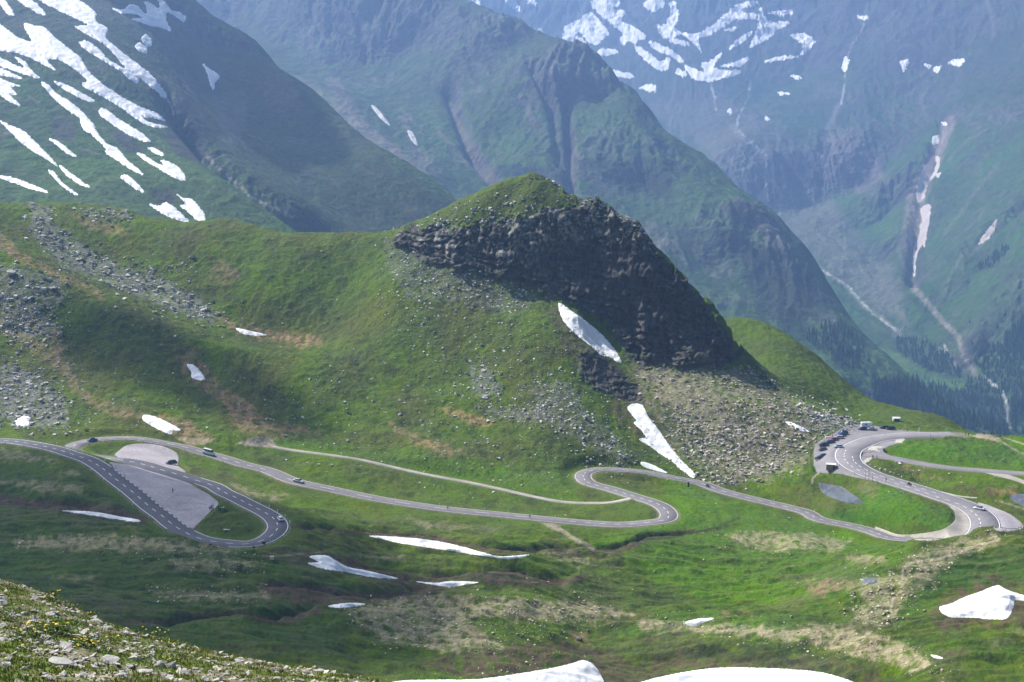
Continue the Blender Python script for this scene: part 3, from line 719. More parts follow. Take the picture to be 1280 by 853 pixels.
far_mat = ground_mat('mountain', 0.004, 0.04, 0.015, 0.34, 12.0)
near_far_mat = ground_mat('mountain_near', 0.008, 0.09, 0.035, 0.32, 5.0)
for f, nm in ((fa, 'mountain'), (fc, 'mountain'), (fd, 'mountain')):
    V = np.stack([f.X, f.Y, f.Z], -1).reshape(-1, 3)
    tag(np_mesh(nm, V, grid_quads(*f.X.shape), near_far_mat if f is fa else far_mat, f.col), kind='structure')
# the ground sheet that runs on beyond everything
c = np.zeros((30, 30, 3)); c[:] = GREEN
gx, gyy = np.meshgrid(np.linspace(-9000, 9000, 30), np.linspace(-500, 16000, 30))
tag(np_mesh('ground', np.stack([gx, gyy, -1500 + 25 * fbm(gx / 900, gyy / 900, 3, 2)], -1).reshape(-1, 3), grid_quads(30, 30), far_mat, c), kind='structure')

# ---- snow lying on the slopes: thin sheets that follow the ground and dip under it at the rim
def snow_mat(name, color):
    m = plain(name, color, 0.75, var=0.10, scale=0.5, bump=0.12)
    m.node_tree.nodes['Principled BSDF'].inputs['Subsurface Weight'].default_value = 0.0
    return m
snow_m = snow_mat('old_snow', (0.88, 0.88, 0.88))
snow_dirty = snow_mat('dirty_snow', (0.62, 0.60, 0.57))
snow_pink = snow_mat('avalanche_snow', (0.62, 0.54, 0.49))
def drape(name, field, polys, step, mat, tmax=0.5, k=0.45, namp=0.8, nsc=5.0, D0=0, D1=1e9, smooth=True, col=None, base=0.0, nsd=1, out=True):
    """sheet over photo outlines, laid on the field's ground"""
    Vs, Qs, off = [], [], 0
    for P in polys:
        P = smooth_poly(P, 4) if smooth else np.array(P, float)
        x0, y0 = P.min(0) - 3; x1, y1 = P.max(0) + 3
        gx, gy = np.meshgrid(np.arange(x0, x1 + step, step), np.arange(y0, y1 + step, step))
        sd = sd_poly(gx, gy, P) + (namp * (fbm(gx / nsc, gy / nsc, 4, nsd) + 0.6 * ridged(gx / nsc * 1.7, gy / nsc * 2.6, 3, nsd + 5)) if namp else 0)
        need = sd > -2.5
        W = np.zeros(gx.shape + (3,)); ok = np.zeros(gx.shape, bool)
        w_, h_ = field.cast(gx[need], gy[need])
        W[need] = w_; ok[need] = h_ & (w_[:, 1] > D0) & (w_[:, 1] < D1)
        lift = np.clip(sd * W[..., 1] / FPX * k, -3.0, tmax) + base
        W[..., 2] += lift
        # drop cells that jump between two slopes
        keep = ok[:-1, :-1] & ok[1:, :-1] & ok[:-1, 1:] & ok[1:, 1:]
        yy = W[..., 1]
        spread = np.maximum.reduce([yy[:-1, :-1], yy[1:, :-1], yy[:-1, 1:], yy[1:, 1:]]) - np.minimum.reduce([yy[:-1, :-1], yy[1:, :-1], yy[:-1, 1:], yy[1:, 1:]])
        keep &= spread < yy[:-1, :-1] * 0.035
        keep &= np.maximum.reduce([sd[:-1, :-1], sd[1:, :-1], sd[:-1, 1:], sd[1:, 1:]]) > -0.8
        q = grid_quads(*gx.shape, keep=keep)[:, ::-1]
        if len(q) == 0: continue
        v, q, _ = compact(W.reshape(-1, 3), q)
        Vs.append(v); Qs.append(q + off); off += len(v)
    if not Vs:
        print('EMPTY', name); return None
    return np_mesh(name, np.concatenate(Vs), np.concatenate(Qs), mat)
# ------------------------------------------------------------------ the air of the valley
def haze_box():
    x0, x1, y0, y1, z0, z1 = -5200, 5200, -300, 11500, -1640, 1250
    V = [(x, y, z) for x in (x0, x1) for y in (y0, y1) for z in (z0, z1)]
    Q = [(0, 1, 3, 2), (4, 6, 7, 5), (0, 4, 5, 1), (2, 3, 7, 6), (0, 2, 6, 4), (1, 5, 7, 3)]
    me = bpy.data.meshes.new('haze'); me.from_pydata(V, [], Q)
    m = bpy.data.materials.new('valley_air'); m.use_nodes = True
    nt = m.node_tree; nt.nodes.clear()
    out = nt.nodes.new('ShaderNodeOutputMaterial'); v = nt.nodes.new('ShaderNodeVolumePrincipled')
    v.inputs['Color'].default_value = (0.35, 0.56, 1.0, 1)
    v.inputs['Density'].default_value = HAZE
    v.inputs['Anisotropy'].default_value = 0.5
    nt.links.new(v.outputs[0], out.inputs['Volume'])
    me.materials.append(m)
    o = bpy.data.objects.new('haze', me); COL.objects.link(o)
    tag(o, kind='stuff')
HAZE = 1.25e-4
haze_box()
# ------------------------------------------------------------------ what grows and lies on the near ground
GRASS, GRASS2, OLIVE, EARTH, SOIL, PALE, STONE, CLIFFC = (0.078, 0.132, 0.010), (0.028, 0.052, 0.009), (0.100, 0.100, 0.024), (0.30, 0.205, 0.11), (0.105, 0.074, 0.048), (0.36, 0.315, 0.19), (0.30, 0.29, 0.27), (0.082, 0.077, 0.072)
nb = fbm(GX / 30, GY / 45, 4, 101)
nm_ = fbm(GX / 8, GY / 14, 4, 105)
nf = fbm(GX / 2.2, GY / 4.0, 3, 109)
nsx = fbm(GX / 16, GY / 5.0, 4, 113)          # streaks lying across the view
C = np.zeros(GX.shape + (3,)); C[:] = GRASS
C = mixc(C, sstep(-0.25, 0.5, nb + 0.5 * nm_) * 0.5, OLIVE)
C = mixc(C, sstep(-0.05, 0.5, nm_ + 0.4 * nf) * 0.55, GRASS2)
hillm = px_mask([(-250, 240), (520, 285), (700, 380), (800, 500), (830, 600), (720, 580), (500, 590), (300, 545), (-250, 540)], 10, 8, 30, 560, 900)
C = mixc(C, hillm * sstep(-0.3, 0.5, nb - 0.3 * nm_) * 0.35, OLIVE)
C = mixc(C, hillm * sstep(0.0, 0.5, nsx + 0.3 * nf) * 0.35, (0.03, 0.045, 0.014))
_bk = {}
_fx, _fy, _fd = PXn.ravel(), PYn.ravel(), GY.ravel()
Cf = C.reshape(-1, 3)
def paint(poly, rgb, op=0.8, feather=5, namp=6, nsc=14, D0=380, D1=900, seed=120, breakup=0.0, bseed=0, line=None, w=3):
    L = smooth_poly(line, 4, False) if line is not None else np.array(poly, float)
    pad = feather + namp + 3 + (w if line is not None else 0)
    m = np.nonzero((_fx > L[:, 0].min() - pad) & (_fx < L[:, 0].max() + pad) & (_fy > L[:, 1].min() - pad) & (_fy < L[:, 1].max() + pad) & (_fd > D0) & (_fd < D1))[0]
    if not len(m): return
    x, y = _fx[m], _fy[m]
    d = (w - d_line(x, y, L)) if line is not None else sd_poly(x, y, L)
    if namp: d = d + namp * fbm(x / nsc, y / nsc, 4, seed)
    M = sstep(-feather, feather, d)
    if breakup:
        if bseed not in _bk: _bk[bseed] = fbm(GX / 3.0, GY / 4.5, 4, 140 + bseed).ravel()
        M = M * sstep(-breakup * 0.2 - 0.3 * (1 - breakup), 0.35, _bk[bseed][m] + 0.15)
    M = (M * op)[:, None]
    Cf[m] = Cf[m] * (1 - M) + np.array(rgb) * M
ZA = lambda P: zp(P, 0, 240, 2.909)      # zoom of the left hillside
ZK = lambda P: zp(P, 420, 200, 2.909)    # knoll
ZL = lambda P: zp(P, 0, 500, 3.195)      # left roads
ZM = lambda P: zp(P, 360, 480, 3.195)
ZN = lambda P: zp(P, 640, 480, 3.195)
ZR_ = lambda P: zp(P, 960, 500, 4.0)
ZB = lambda P: zp(P, 320, 640, 2.667)
ZC = lambda P: zp(P, 800, 640, 2.667)
# richer and duller greens
for P, c, o in ((ZM([(400, 560), (1278, 600), (1278, 700), (500, 480)]), GRASS, 0.3), ([(820, 590), (960, 640), (1130, 690), (1100, 740), (900, 760), (780, 700), (700, 690), (790, 660), (850, 650)], (0.082, 0.175, 0.010), 0.8),
                ([(340, 560), (720, 625), (720, 590), (560, 570), (330, 548)], (0.085, 0.165, 0.012), 0.75), ([(1010, 650), (1190, 662), (1192, 640), (1090, 600), (1050, 640)], (0.070, 0.175, 0.010), 0.8),
                ([(1120, 550), (1300, 550), (1300, 590), (1180, 580), (1110, 570)], (0.070, 0.17, 0.010), 0.8), ([(760, 790), (860, 760), (1000, 770), (1060, 740), (960, 800)], (0.072, 0.165, 0.010), 0.7),
                ([(-200, 560), (100, 590), (230, 680), (420, 700), (450, 760), (420, 850), (-200, 760)], (0.042, 0.088, 0.016), 0.65),  # left basin: cloud shade put into the green as a darker tone
                ([(1130, 800), (1290, 800), (1290, 870), (1180, 860)], (0.06, 0.12, 0.016), 0.6), ([(1120, 780), (1150, 700), (1290, 680), (1290, 730), (1180, 740)], (0.04, 0.10, 0.016), 0.7),
                ([(895, 395), (1000, 420), (1110, 500), (1260, 545), (1100, 530), (1010, 500), (940, 460)], (0.072, 0.112, 0.02), 0.8), ([(490, 288), (600, 235), (665, 216), (750, 250), (640, 275)], (0.085, 0.118, 0.022), 0.8)):
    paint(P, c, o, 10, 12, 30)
for seed_, (sx_, sy_), col_, op_ in ((181, (30, 3.2), (0.026, 0.042, 0.013), 0.6), (185, (22, 2.4), (0.15, 0.14, 0.075), 0.35), (189, (9, 1.6), (0.022, 0.034, 0.012), 0.55)):
    mk = sstep(0.12, 0.45, fbm((_fx_ := (GX + 0.3 * GY)) / sx_, GY / sy_, 4, seed_)) * basin * (1 - calm)
    C = mixc(C, mk * op_, col_); Cf = C.reshape(-1, 3)
# bare brown earth
for P, o in ((ZA([(0, 150), (30, 170), (80, 220), (160, 265), (260, 310), (380, 370), (370, 385), (240, 330), (120, 275), (40, 235), (0, 210)]), 0.75), (ZA([(780, 240), (850, 260), (870, 310), (820, 340), (760, 310)]), 0.45), (ZA([(260, 80), (360, 90), (460, 140), (470, 170), (380, 150), (290, 115)]), 0.6),
             (ZA([(790, 460), (880, 480), (1000, 510), (1160, 530), (1170, 555), (1090, 565), (1000, 540), (860, 510)]), 0.95), (ZA([(640, 600), (700, 580), (760, 640), (800, 700), (900, 760), (960, 853), (860, 853), (800, 770), (720, 700), (660, 660)]), 0.75),
             (ZA([(200, 480), (240, 600), (290, 720), (420, 780), (560, 810), (700, 860), (420, 820), (280, 740), (200, 620)]), 0.6), (ZA([(0, 420), (120, 400), (180, 470), (240, 560), (200, 640), (80, 560), (0, 520)]), 0.5),
             (ZL([(600, 50), (760, 90), (850, 150), (780, 190), (700, 150), (640, 110)]), 0.8), (ZL([(880, 0), (1000, 0), (1060, 80), (1230, 120), (1100, 150), (960, 130)]), 0.7), (ZM([(600, 90), (680, 100), (860, 160), (760, 170), (640, 130)]), 0.8),
             (ZM([(400, 150), (500, 200), (600, 230), (720, 280), (640, 290), (520, 250), (430, 190)]), 0.75), (ZM([(0, 165), (160, 195), (100, 210), (0, 200)]), 0.4), (ZC([(560, 230), (700, 220), (740, 235), (620, 280), (550, 280)]), 0.75),
             (ZC([(260, 330), (360, 330), (400, 350), (280, 350)]), 0.5), (ZN([(1200, 790), (1278, 780), (1278, 840), (1210, 840)]), 0.4), (ZC([(690, 150), (820, 150), (830, 165), (760, 180), (690, 165)]), 0.35),
             (ZR_([(1120, 440), (1230, 430), (1250, 460), (1150, 480)]), 0.7), (ZR_([(650, 310), (800, 340), (880, 400), (780, 400), (650, 360)]), 0.35), (ZB([(1050, 400), (1100, 400), (1110, 440), (1060, 440)]), 0.7), (ZL([(480, 500), (600, 560), (560, 520), (420, 440)]), 0.25)):
    paint(P, EARTH, o, 4, 8, 11, breakup=0.5)
# dark wet soil at snow rims and stream banks
for P, o in ((ZB([(400, 530), (700, 470), (1000, 430), (1180, 460), (1280, 520), (1280, 600), (900, 600), (400, 600)]), 0.85), (ZC([(0, 500), (160, 440), (400, 470), (800, 520), (820, 600), (0, 600)]), 0.75), (ZC([(960, 380), (1000, 280), (1180, 200), (1290, 260), (1290, 380), (1000, 400)]), 0.85),
             (ZC([(920, 460), (1080, 440), (1100, 500), (980, 510)]), 0.5), (ZB([(170, 130), (240, 140), (330, 160), (420, 200), (560, 225), (700, 240), (600, 265), (400, 235), (260, 200), (170, 170)]), 0.8), (ZB([(0, 120), (180, 125), (230, 170), (130, 175), (40, 160)]), 0.6),
             (ZN([(430, 0), (520, 0), (600, 150), (640, 270), (700, 340), (560, 260), (470, 180), (380, 100)]), 0.75), (ZA([(620, 560), (700, 560), (780, 660), (740, 720), (650, 660)]), 0.5), (ZR_([(880, 430), (1140, 450), (1150, 480), (980, 475)]), 0.9), (ZR_([(240, 400), (340, 430), (480, 500), (480, 530), (300, 430)]), 0.7),
             (ZL([(0, 390), (250, 420), (480, 430), (600, 480), (590, 495), (400, 470), (150, 440), (0, 420)]), 0.9), (ZB([(0, 240), (120, 235), (300, 270), (420, 280), (620, 260), (560, 290), (300, 320), (160, 310), (0, 290)]), 0.75), (ZK([(750, 480), (830, 560), (880, 640), (960, 720), (1060, 800), (1000, 840), (880, 720), (800, 620)]), 0.7),
             (ZL([(1080, 720), (1278, 760), (1278, 853), (1150, 800)]), 0.7), (ZL([(720, 260), (900, 300), (1000, 330), (900, 335), (760, 300)]), 0.6)):
    paint(P, SOIL, o, 5, 8, 11, breakup=0.35, bseed=3)
for L, w_, dp in BANKS:
    paint(None, (0.085, 0.060, 0.042), 0.95, 2, 6, 5, 350, 640, line=[(x, y - 1.5) for x, y in L], w=w_ * 0.55)
for L in (ZC([(0, 95), (130, 80), (260, 50), (330, 20)]), ZN([(340, 660), (480, 640), (620, 600), (760, 590), (900, 560)]), [(0, 775), (60, 778), (150, 778)], ZM([(1200, 780), (1160, 770)]), ZN([(0, 345), (120, 345), (250, 330)])):
    paint(None, (0.035, 0.04, 0.014), 0.7, 2.5, 3, 7, 350, 660, line=L, w=1.5)
# pale dry grass with stones
for P, o in ((ZB([(300, 330), (520, 280), (800, 285), (1100, 300), (1260, 340), (1240, 350), (980, 360), (780, 350), (700, 360), (820, 450), (660, 470), (420, 430)]), 0.75), (ZB([(850, 370), (1130, 370), (1000, 345)]), 0.3), (ZC([(0, 360), (200, 370), (500, 390), (700, 380), (860, 430), (1060, 560), (980, 560), (820, 500), (560, 440), (300, 405), (0, 395)]), 0.85),
             (ZC([(280, 75), (400, 65), (560, 75), (700, 100), (660, 125), (480, 130), (330, 110)]), 0.7), (ZC([(690, 250), (860, 200), (900, 150), (1080, 80), (1200, 80), (1190, 110), (1040, 160), (960, 240), (880, 290), (840, 380), (700, 370), (760, 300)]), 0.62), (ZC([(690, 150), (740, 140), (820, 158), (760, 175)]), 0.6),
             (ZL([(0, 190), (100, 210), (240, 240), (200, 255), (0, 240)]), 0.5), (ZL([(0, 330), (120, 320), (320, 340), (330, 370), (200, 375), (60, 350)]), 0.5), (ZL([(60, 560), (260, 540), (560, 545), (760, 570), (960, 600), (900, 615), (600, 600), (260, 600), (60, 590)]), 0.62),
             (ZL([(680, 640), (1000, 640), (1050, 660), (900, 680), (700, 680)]), 0.5), (ZL([(600, 770), (760, 760), (1050, 770), (1080, 790), (900, 800), (700, 800)]), 0.55), (ZL([(180, 700), (400, 705), (380, 720), (200, 715)]), 0.4), (ZL([(230, 280), (330, 285), (320, 310), (240, 300)]), 0.45), (ZL([(920, 330), (1050, 370), (1150, 380), (1100, 400), (960, 380)]), 0.55),
             (ZM([(480, 540), (640, 560), (660, 580), (540, 575)]), 0.45), (ZM([(260, 680), (480, 690), (360, 710)]), 0.4), (ZM([(620, 570), (860, 570), (820, 590)]), 0.3), (ZM([(1000, 665), (1140, 670), (1220, 700), (1160, 730)]), 0.45), (ZC([(1090, 560), (1280, 360), (1290, 420), (1180, 440)]), 0.2)):
    paint(P, PALE, min(o * 1.12, .95), 4, 8, 10, breakup=0.28, bseed=5)
paint(ZC([(150, 430), (300, 420), (560, 450), (800, 520), (900, 590), (700, 580), (500, 510), (250, 500), (120, 480)]), (0.032, 0.05, 0.016), 0.8, 5, 10, 8, breakup=0.3, bseed=11)
paint(ZC([(130, 425), (0, 440), (-150, 420), (-100, 470), (100, 490)]), (0.05, 0.085, 0.018), 0.6, 5, 10, 8)
paint(ZB([(640, 210), (720, 200), (860, 215), (1000, 235), (940, 248), (820, 248), (700, 235)]), (0.035, 0.042, 0.015), 0.85, 3, 6, 6)
paint(ZC([(880, 230), (980, 210), (1080, 250), (960, 290), (900, 300)]), (0.03, 0.06, 0.016), 0.6, 5, 8, 8, breakup=0.3)
paint(ZA([(300, 470), (420, 400), (500, 420), (700, 520), (760, 600), (640, 560), (560, 620), (400, 620), (300, 560)]), (0.040, 0.050, 0.022), 0.5, 8, 12, 14, breakup=0.4, bseed=12)  # shade on the near spur's face worked into the turf colour
paint(ZA([(560, 170), (720, 180), (760, 240), (600, 250)]), (0.045, 0.055, 0.02), 0.45, 8, 12, 10, breakup=0.3, bseed=12)
for P in (ZB([(370, 62), (480, 66), (600, 80), (720, 105), (860, 135), (920, 130), (900, 140), (800, 140), (700, 125), (560, 95), (400, 75)]), ZB([(240, 140), (330, 150), (430, 195), (620, 230), (700, 240), (600, 245), (440, 215), (300, 180), (220, 150)]), ZB([(20, 245), (200, 250), (380, 280), (520, 262), (620, 262), (520, 285), (330, 300), (180, 300), (60, 270)]),
          ZB([(720, 205), (1000, 235), (1090, 205), (1110, 215), (1060, 245), (900, 250), (780, 245)]), ZB([(920, 120), (1010, 135), (1150, 145), (1290, 95), (1290, 110), (1160, 160), (1000, 150)]), ZL([(0, 395), (200, 425), (420, 435), (540, 465), (560, 480), (400, 460), (200, 440), (0, 410)]), ZB([(0, 345), (60, 355), (150, 335), (200, 340), (100, 375), (0, 370)])):
    paint(P, (0.088, 0.062, 0.043), 0.92, 2.0, 6, 5, 340, 640, breakup=0.25, bseed=14)
# worn paths
for L, w, o in ((ZC([(1170, 75), (1195, 90), (1170, 102), (1120, 110), (1060, 135), (1000, 155), (920, 165), (880, 185), (875, 215), (872, 260), (845, 290), (835, 330)]), 1.5, 0.95), (ZC([(720, 250), (790, 240), (880, 215)]), 0.7, 0.3), (ZC([(560, 375), (650, 380), (760, 350), (820, 330)]), 1.0, 0.4),
                (ZB([(620, 410), (700, 470)]), 0.0, 0), ([(690, 656), (702, 663), (715, 672), (735, 682), (741, 686)], 2.2, 0.8), (ZR_([(255, 365), (235, 380), (222, 395), (222, 415)]), 1.1, 0.8), (ZR_([(820, 172), (960, 172), (1060, 185), (1140, 190), (1160, 205), (1280, 275)]), 1.0, 0.75),
                (ZR_([(1050, 180), (1100, 185), (1150, 200)]), 3.0, 0.75), (ZR_([(1180, 190), (1290, 225)]), 0.9, 0.7), (ZR_([(1140, 505), (1200, 520), (1290, 550)]), 1.0, 0.6), (ZM([(880, 0), (880, 1)]), 0, 0), (ZC([(960, 215), (990, 260)]), 0.8, 0.4),
                (ZB([(1150, 315), (1235, 345)]), 1.0, 0.5), (ZL([(970, 180), (1060, 160), (1110, 190), (1278, 213)]), 1.0, 0.6), (ZL([(980, 620), (1090, 625), (1278, 608)]), 0.6, 0.5)):
    if w: paint(None, (0.36, 0.31, 0.22), o, 1.0, 1.2, 5, line=L, w=w)
paint(ZL([(940, 175), (1010, 150), (1080, 148), (1110, 190), (1010, 185)]), (0.30, 0.26, 0.21), 0.85, 1.5, 2, 6)
paint(ZM([(1000, 550), (1090, 565), (1080, 575), (1130, 600), (1050, 580)]), (0.30, 0.26, 0.20), 0.8, 1.5, 2, 6)
paint(ZL([(700, 150), (860, 155), (810, 180), (740, 170)]), (0.42, 0.35, 0.22), 0.8, 2, 3, 6)
paint(ZL([(800, 540), (1050, 540), (1060, 500), (1020, 470), (880, 400), (840, 440)]), (0.062, 0.092, 0.018), 0.5, 4, 3)
paint(ZR_([(0, 430), (200, 430), (480, 520), (450, 550), (200, 560), (60, 520)]), (0.13, 0.105, 0.035), 0.4, 6, 6, breakup=0.3)
paint(ZR_([(500, 380), (560, 440), (520, 500), (430, 440)]), (0.17, 0.16, 0.07), 0.6, 3, 4)
# scree and stone fields (tint under the scattered stones)
SCREE_P = [(790, 455), (850, 460), (930, 462), (980, 495), (1050, 528), (1020, 548), (1015, 575), (950, 600), (890, 600), (840, 560), (810, 500)]
paint(SCREE_P, (0.27, 0.235, 0.175), 0.8, 10, 20, 18, breakup=0.55, bseed=7)
paint([(800, 460), (850, 470), (1010, 570), (960, 580), (840, 520)], (0.33, 0.275, 0.19), 0.45, 8, 12, 14, breakup=0.3, bseed=8)
paint(ZN([(560, 60), (640, 140), (760, 260), (850, 380), (700, 330), (620, 200), (540, 110)]), (0.08, 0.11, 0.03), 0.7, 4, 8, 10, breakup=0.2)
for P in ([(820, 500), (850, 510), (880, 545), (860, 560), (835, 535)], [(900, 505), (935, 500), (950, 520), (920, 530)], [(870, 575), (905, 585), (895, 600), (870, 595)], [(985, 545), (1015, 555), (1010, 575), (980, 570)], [(940, 560), (960, 575), (930, 590)], [(960, 490), (990, 505), (1010, 530), (980, 520)]):
    paint(P, (0.06, 0.085, 0.022), 0.75, 6, 9, 8, breakup=0.2, bseed=15)
STONY = [(ZA([(100, 40), (180, 60), (200, 120), (300, 190), (420, 270), (560, 300), (700, 370), (800, 460), (760, 480), (620, 430), (480, 370), (330, 310), (220, 270), (120, 150)]), 0.7), (ZA([(0, 270), (60, 270), (230, 330), (240, 400), (120, 430), (0, 420)]), 0.6),
         (ZA([(0, 620), (120, 660), (240, 760), (240, 853), (60, 853), (0, 820)]), 0.8), (ZA([(0, 420), (160, 430), (200, 520), (80, 540), (0, 500)]), 0.5), (ZK([(180, 290), (420, 330), (620, 380), (720, 430), (780, 500), (640, 560), (420, 520), (260, 500), (180, 380)]), 0.35), (ZA([(300, 60), (460, 70), (470, 100), (340, 90)]), 0.6),
         (ZK([(480, 740), (560, 760), (600, 853), (500, 853)]), 0.5), (ZN([(60, 0), (240, 0), (300, 100), (480, 280), (440, 330), (280, 240), (120, 120)]), 0.4), (ZM([(760, 100), (1040, 100), (1060, 150), (900, 140)]), 0.6), (ZR_([(300, 90), (440, 110), (340, 165), (200, 60), (160, 20), (240, 60)]), 0.5)]
for P, o in STONY: paint(P, (0.23, 0.225, 0.21), o, 4, 8, 9, breakup=0.5, bseed=9)
# the cliff itself
cc = np.maximum(px_mask(CLIFF, 2.5, 14, 11, 700, 850), px_mask(CLIFF2, 4, 7, 9, 690, 745) * 0.9)
tex = 0.7 * fbm(GX / 2.0, Zb / 1.6, 4, 151) + 0.7 * (f3 - 0.5) + 0.5 * (f2 - 0.5); tex2 = fbm(GX / 12, Zb / 9, 3, 155)
C = Cf.reshape(C.shape)
rockc = np.array(CLIFFC) * (1 + 0.35 * tex2 + 0.35 * tex)[..., None]
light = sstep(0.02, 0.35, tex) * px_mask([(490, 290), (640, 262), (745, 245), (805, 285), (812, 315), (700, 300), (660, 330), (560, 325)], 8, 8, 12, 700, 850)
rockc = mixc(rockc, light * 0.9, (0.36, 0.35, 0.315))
strat = fbm(GX / 13, bed / 1.1, 4, 178)
rockc = mixc(rockc, sstep(0.08, 0.35, strat) * 0.55, (0.155, 0.145, 0.13))
rockc = mixc(rockc, sstep(0.22, 0.45, fbm(GX / 8 + 3, bed / 1.5, 4, 179)) * 0.6, (0.055, 0.075, 0.022))
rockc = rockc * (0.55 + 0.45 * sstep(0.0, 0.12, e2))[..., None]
rockc = mixc(rockc, sstep(0.1, 0.45, fbm(GX / 5, Zb / 2.5, 3, 158)) * px_mask([(490, 290), (745, 250), (820, 300), (720, 330), (690, 370), (560, 330)], 8, 8, 12, 700, 850) * 0.5, (0.05, 0.075, 0.02))
rockc = mixc(rockc, sstep(0.25, 0.6, fbm(GX / 1.2, Zb / 3.0, 3, 159)) * 0.25, (0.22, 0.21, 0.20))
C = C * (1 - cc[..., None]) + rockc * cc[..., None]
C = mixc(C, (sstep(0.1, 0.5, fbm(GX / 1.3, GY / 1.6, 3, 175)) * hillm * (1 - cc) * 0.35), (0.028, 0.036, 0.014))
# speckle of turf, stones and bare spots everywhere
sp = fbm(GX / 0.8, GY / 1.4, 2, 163)
C *= (1 + 0.3 * sp * (1 - cc))[..., None]
shr = sstep(0.15, 0.4, fbm(GX / 1.6, GY / 2.4, 3, 167) + 0.35 * nb) * (1 - calm) * (1 - cc)
C = mixc(C, shr * 0.45, (0.028, 0.042, 0.013))
dry = sstep(0.2, 0.5, fbm(GX / 3.5, GY / 3.0, 4, 171) - 0.3 * nb) * (1 - calm) * (1 - cc)
C = mixc(C, dry * 0.2, (0.17, 0.15, 0.07))
# shoulders of the roads: gravel
sh = (1 - sstep(0.3, 1.5, DR + 0.5 * nf)) * ((GY > 440) & (GY < 735))
C = mixc(C, sh * 0.7, (0.20, 0.185, 0.14))
foldm = ridged((GX + 0.3 * GY) / 34, GY / 9, 3, 35)
C = mixc(C, sstep(0.45, 0.7, foldm) * basin * (1 - calm) * sstep(-0.1, 0.3, nb) * 0.22, (0.20, 0.18, 0.10))
C = np.clip(C, 0.004, 0.9)
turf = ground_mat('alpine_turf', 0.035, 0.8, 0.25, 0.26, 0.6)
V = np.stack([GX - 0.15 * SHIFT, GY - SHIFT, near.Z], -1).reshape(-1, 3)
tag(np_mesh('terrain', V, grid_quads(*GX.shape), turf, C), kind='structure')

# ------------------------------------------------------------------ roads
def asphalt_mat(name, color, amp=0.12, patch=0.0):
    m = plain(name, color, 0.85, spec=0.3, var=amp, scale=0.12, bump=0.0)
    nt = m.node_tree; b = nt.nodes['Principled BSDF']
    n = nt.nodes.new('ShaderNodeTexNoise'); n.inputs['Scale'].default_value = 0.9; n.inputs['Detail'].default_value = 6
    tc = nt.nodes.new('ShaderNodeTexCoord'); nt.links.new(tc.outputs['Object'], n.inputs['Vector'])
    src = b.inputs['Base Color'].links[0].from_socket
    r = nt.nodes.new('ShaderNodeMapRange'); r.inputs[1].default_value = 0.35; r.inputs[2].default_value = 0.65; r.inputs[3].default_value = 0.88; r.inputs[4].default_value = 1.1
    nt.links.new(n.outputs[0], r.inputs[0])
    mx = nt.nodes.new('ShaderNodeVectorMath'); mx.operation = 'SCALE'
    nt.links.new(src, mx.inputs[0]); nt.links.new(r.outputs[0], mx.inputs['Scale']); nt.links.new(mx.outputs[0], b.inputs['Base Color'])
    return m
asph_dark = asphalt_mat('dark_asphalt', (0.105, 0.105, 0.125))
asph = asphalt_mat('asphalt', (0.185, 0.175, 0.185))
asph_pale = asphalt_mat('worn_asphalt', (0.235, 0.22, 0.23))
bay_m = asphalt_mat('pale_asphalt', (0.36, 0.33, 0.345), 0.16)
gravel_m = asphalt_mat('gravel', (0.37, 0.34, 0.29), 0.25)
paint_m = plain('road_paint', (0.78, 0.78, 0.76), 0.7, var=0.08)
conc_m = plain('pale_concrete', (0.46, 0.43, 0.36), 0.9, var=0.2, scale=0.8)

def frame(line):
    t = np.gradient(line[:, :2], axis=0); t /= np.linalg.norm(t, axis=1)[:, None] + 1e-9
    return np.stack([t[:, 1], -t[:, 0]], -1)          # to the right of travel
def ribbon(name, line, prof, mat, a=0, b=None, parent=None):
    """prof: (offset to the right, height) pairs"""
    b = b or len(line); L = line[a:b]; n = frame(line)[a:b]
    V = np.stack([np.c_[L[:, :2] + n * o, L[:, 2] + h] for o, h in prof], 1)
    return np_mesh(name, V.reshape(-1, 3), grid_quads(len(L), len(prof))[:, ::-1], mat, parent=parent)
def near_idx(line, px, py):
    x, y = project(line[:, 0], line[:, 1], line[:, 2])
    return int(((x - px) ** 2 + (y - py) ** 2).argmin())
i_h1 = near_idx(road_loop, 150, 576)          # the surface is dark up to the first bay
i_h2 = near_idx(road_loop[i_h1:], 145, 545) + i_h1
i_s0 = near_idx(road_loop, 640, 645)
def road_part(name, line, w, mat, a, b):
    return tag(ribbon(name, line, [(-w / 2 - 0.25, -0.5), (-w / 2, 0), (0, 0.04), (w / 2, 0), (w / 2 + 0.25, -0.5)], mat, a, b), kind='structure')
WL = 7.4
road_part('road', road_loop, WL, asph_dark, 0, i_h1 + 1)
road_part('road', road_loop, 7.0, asph, i_h1, None)
road_part('road', road_hair, 11.5, asph_pale, 0, None)
road_part('road', road_branch, 6.6, asph_pale, 0, None)
road_part('track', track, 2.6, gravel_m, 0, None)
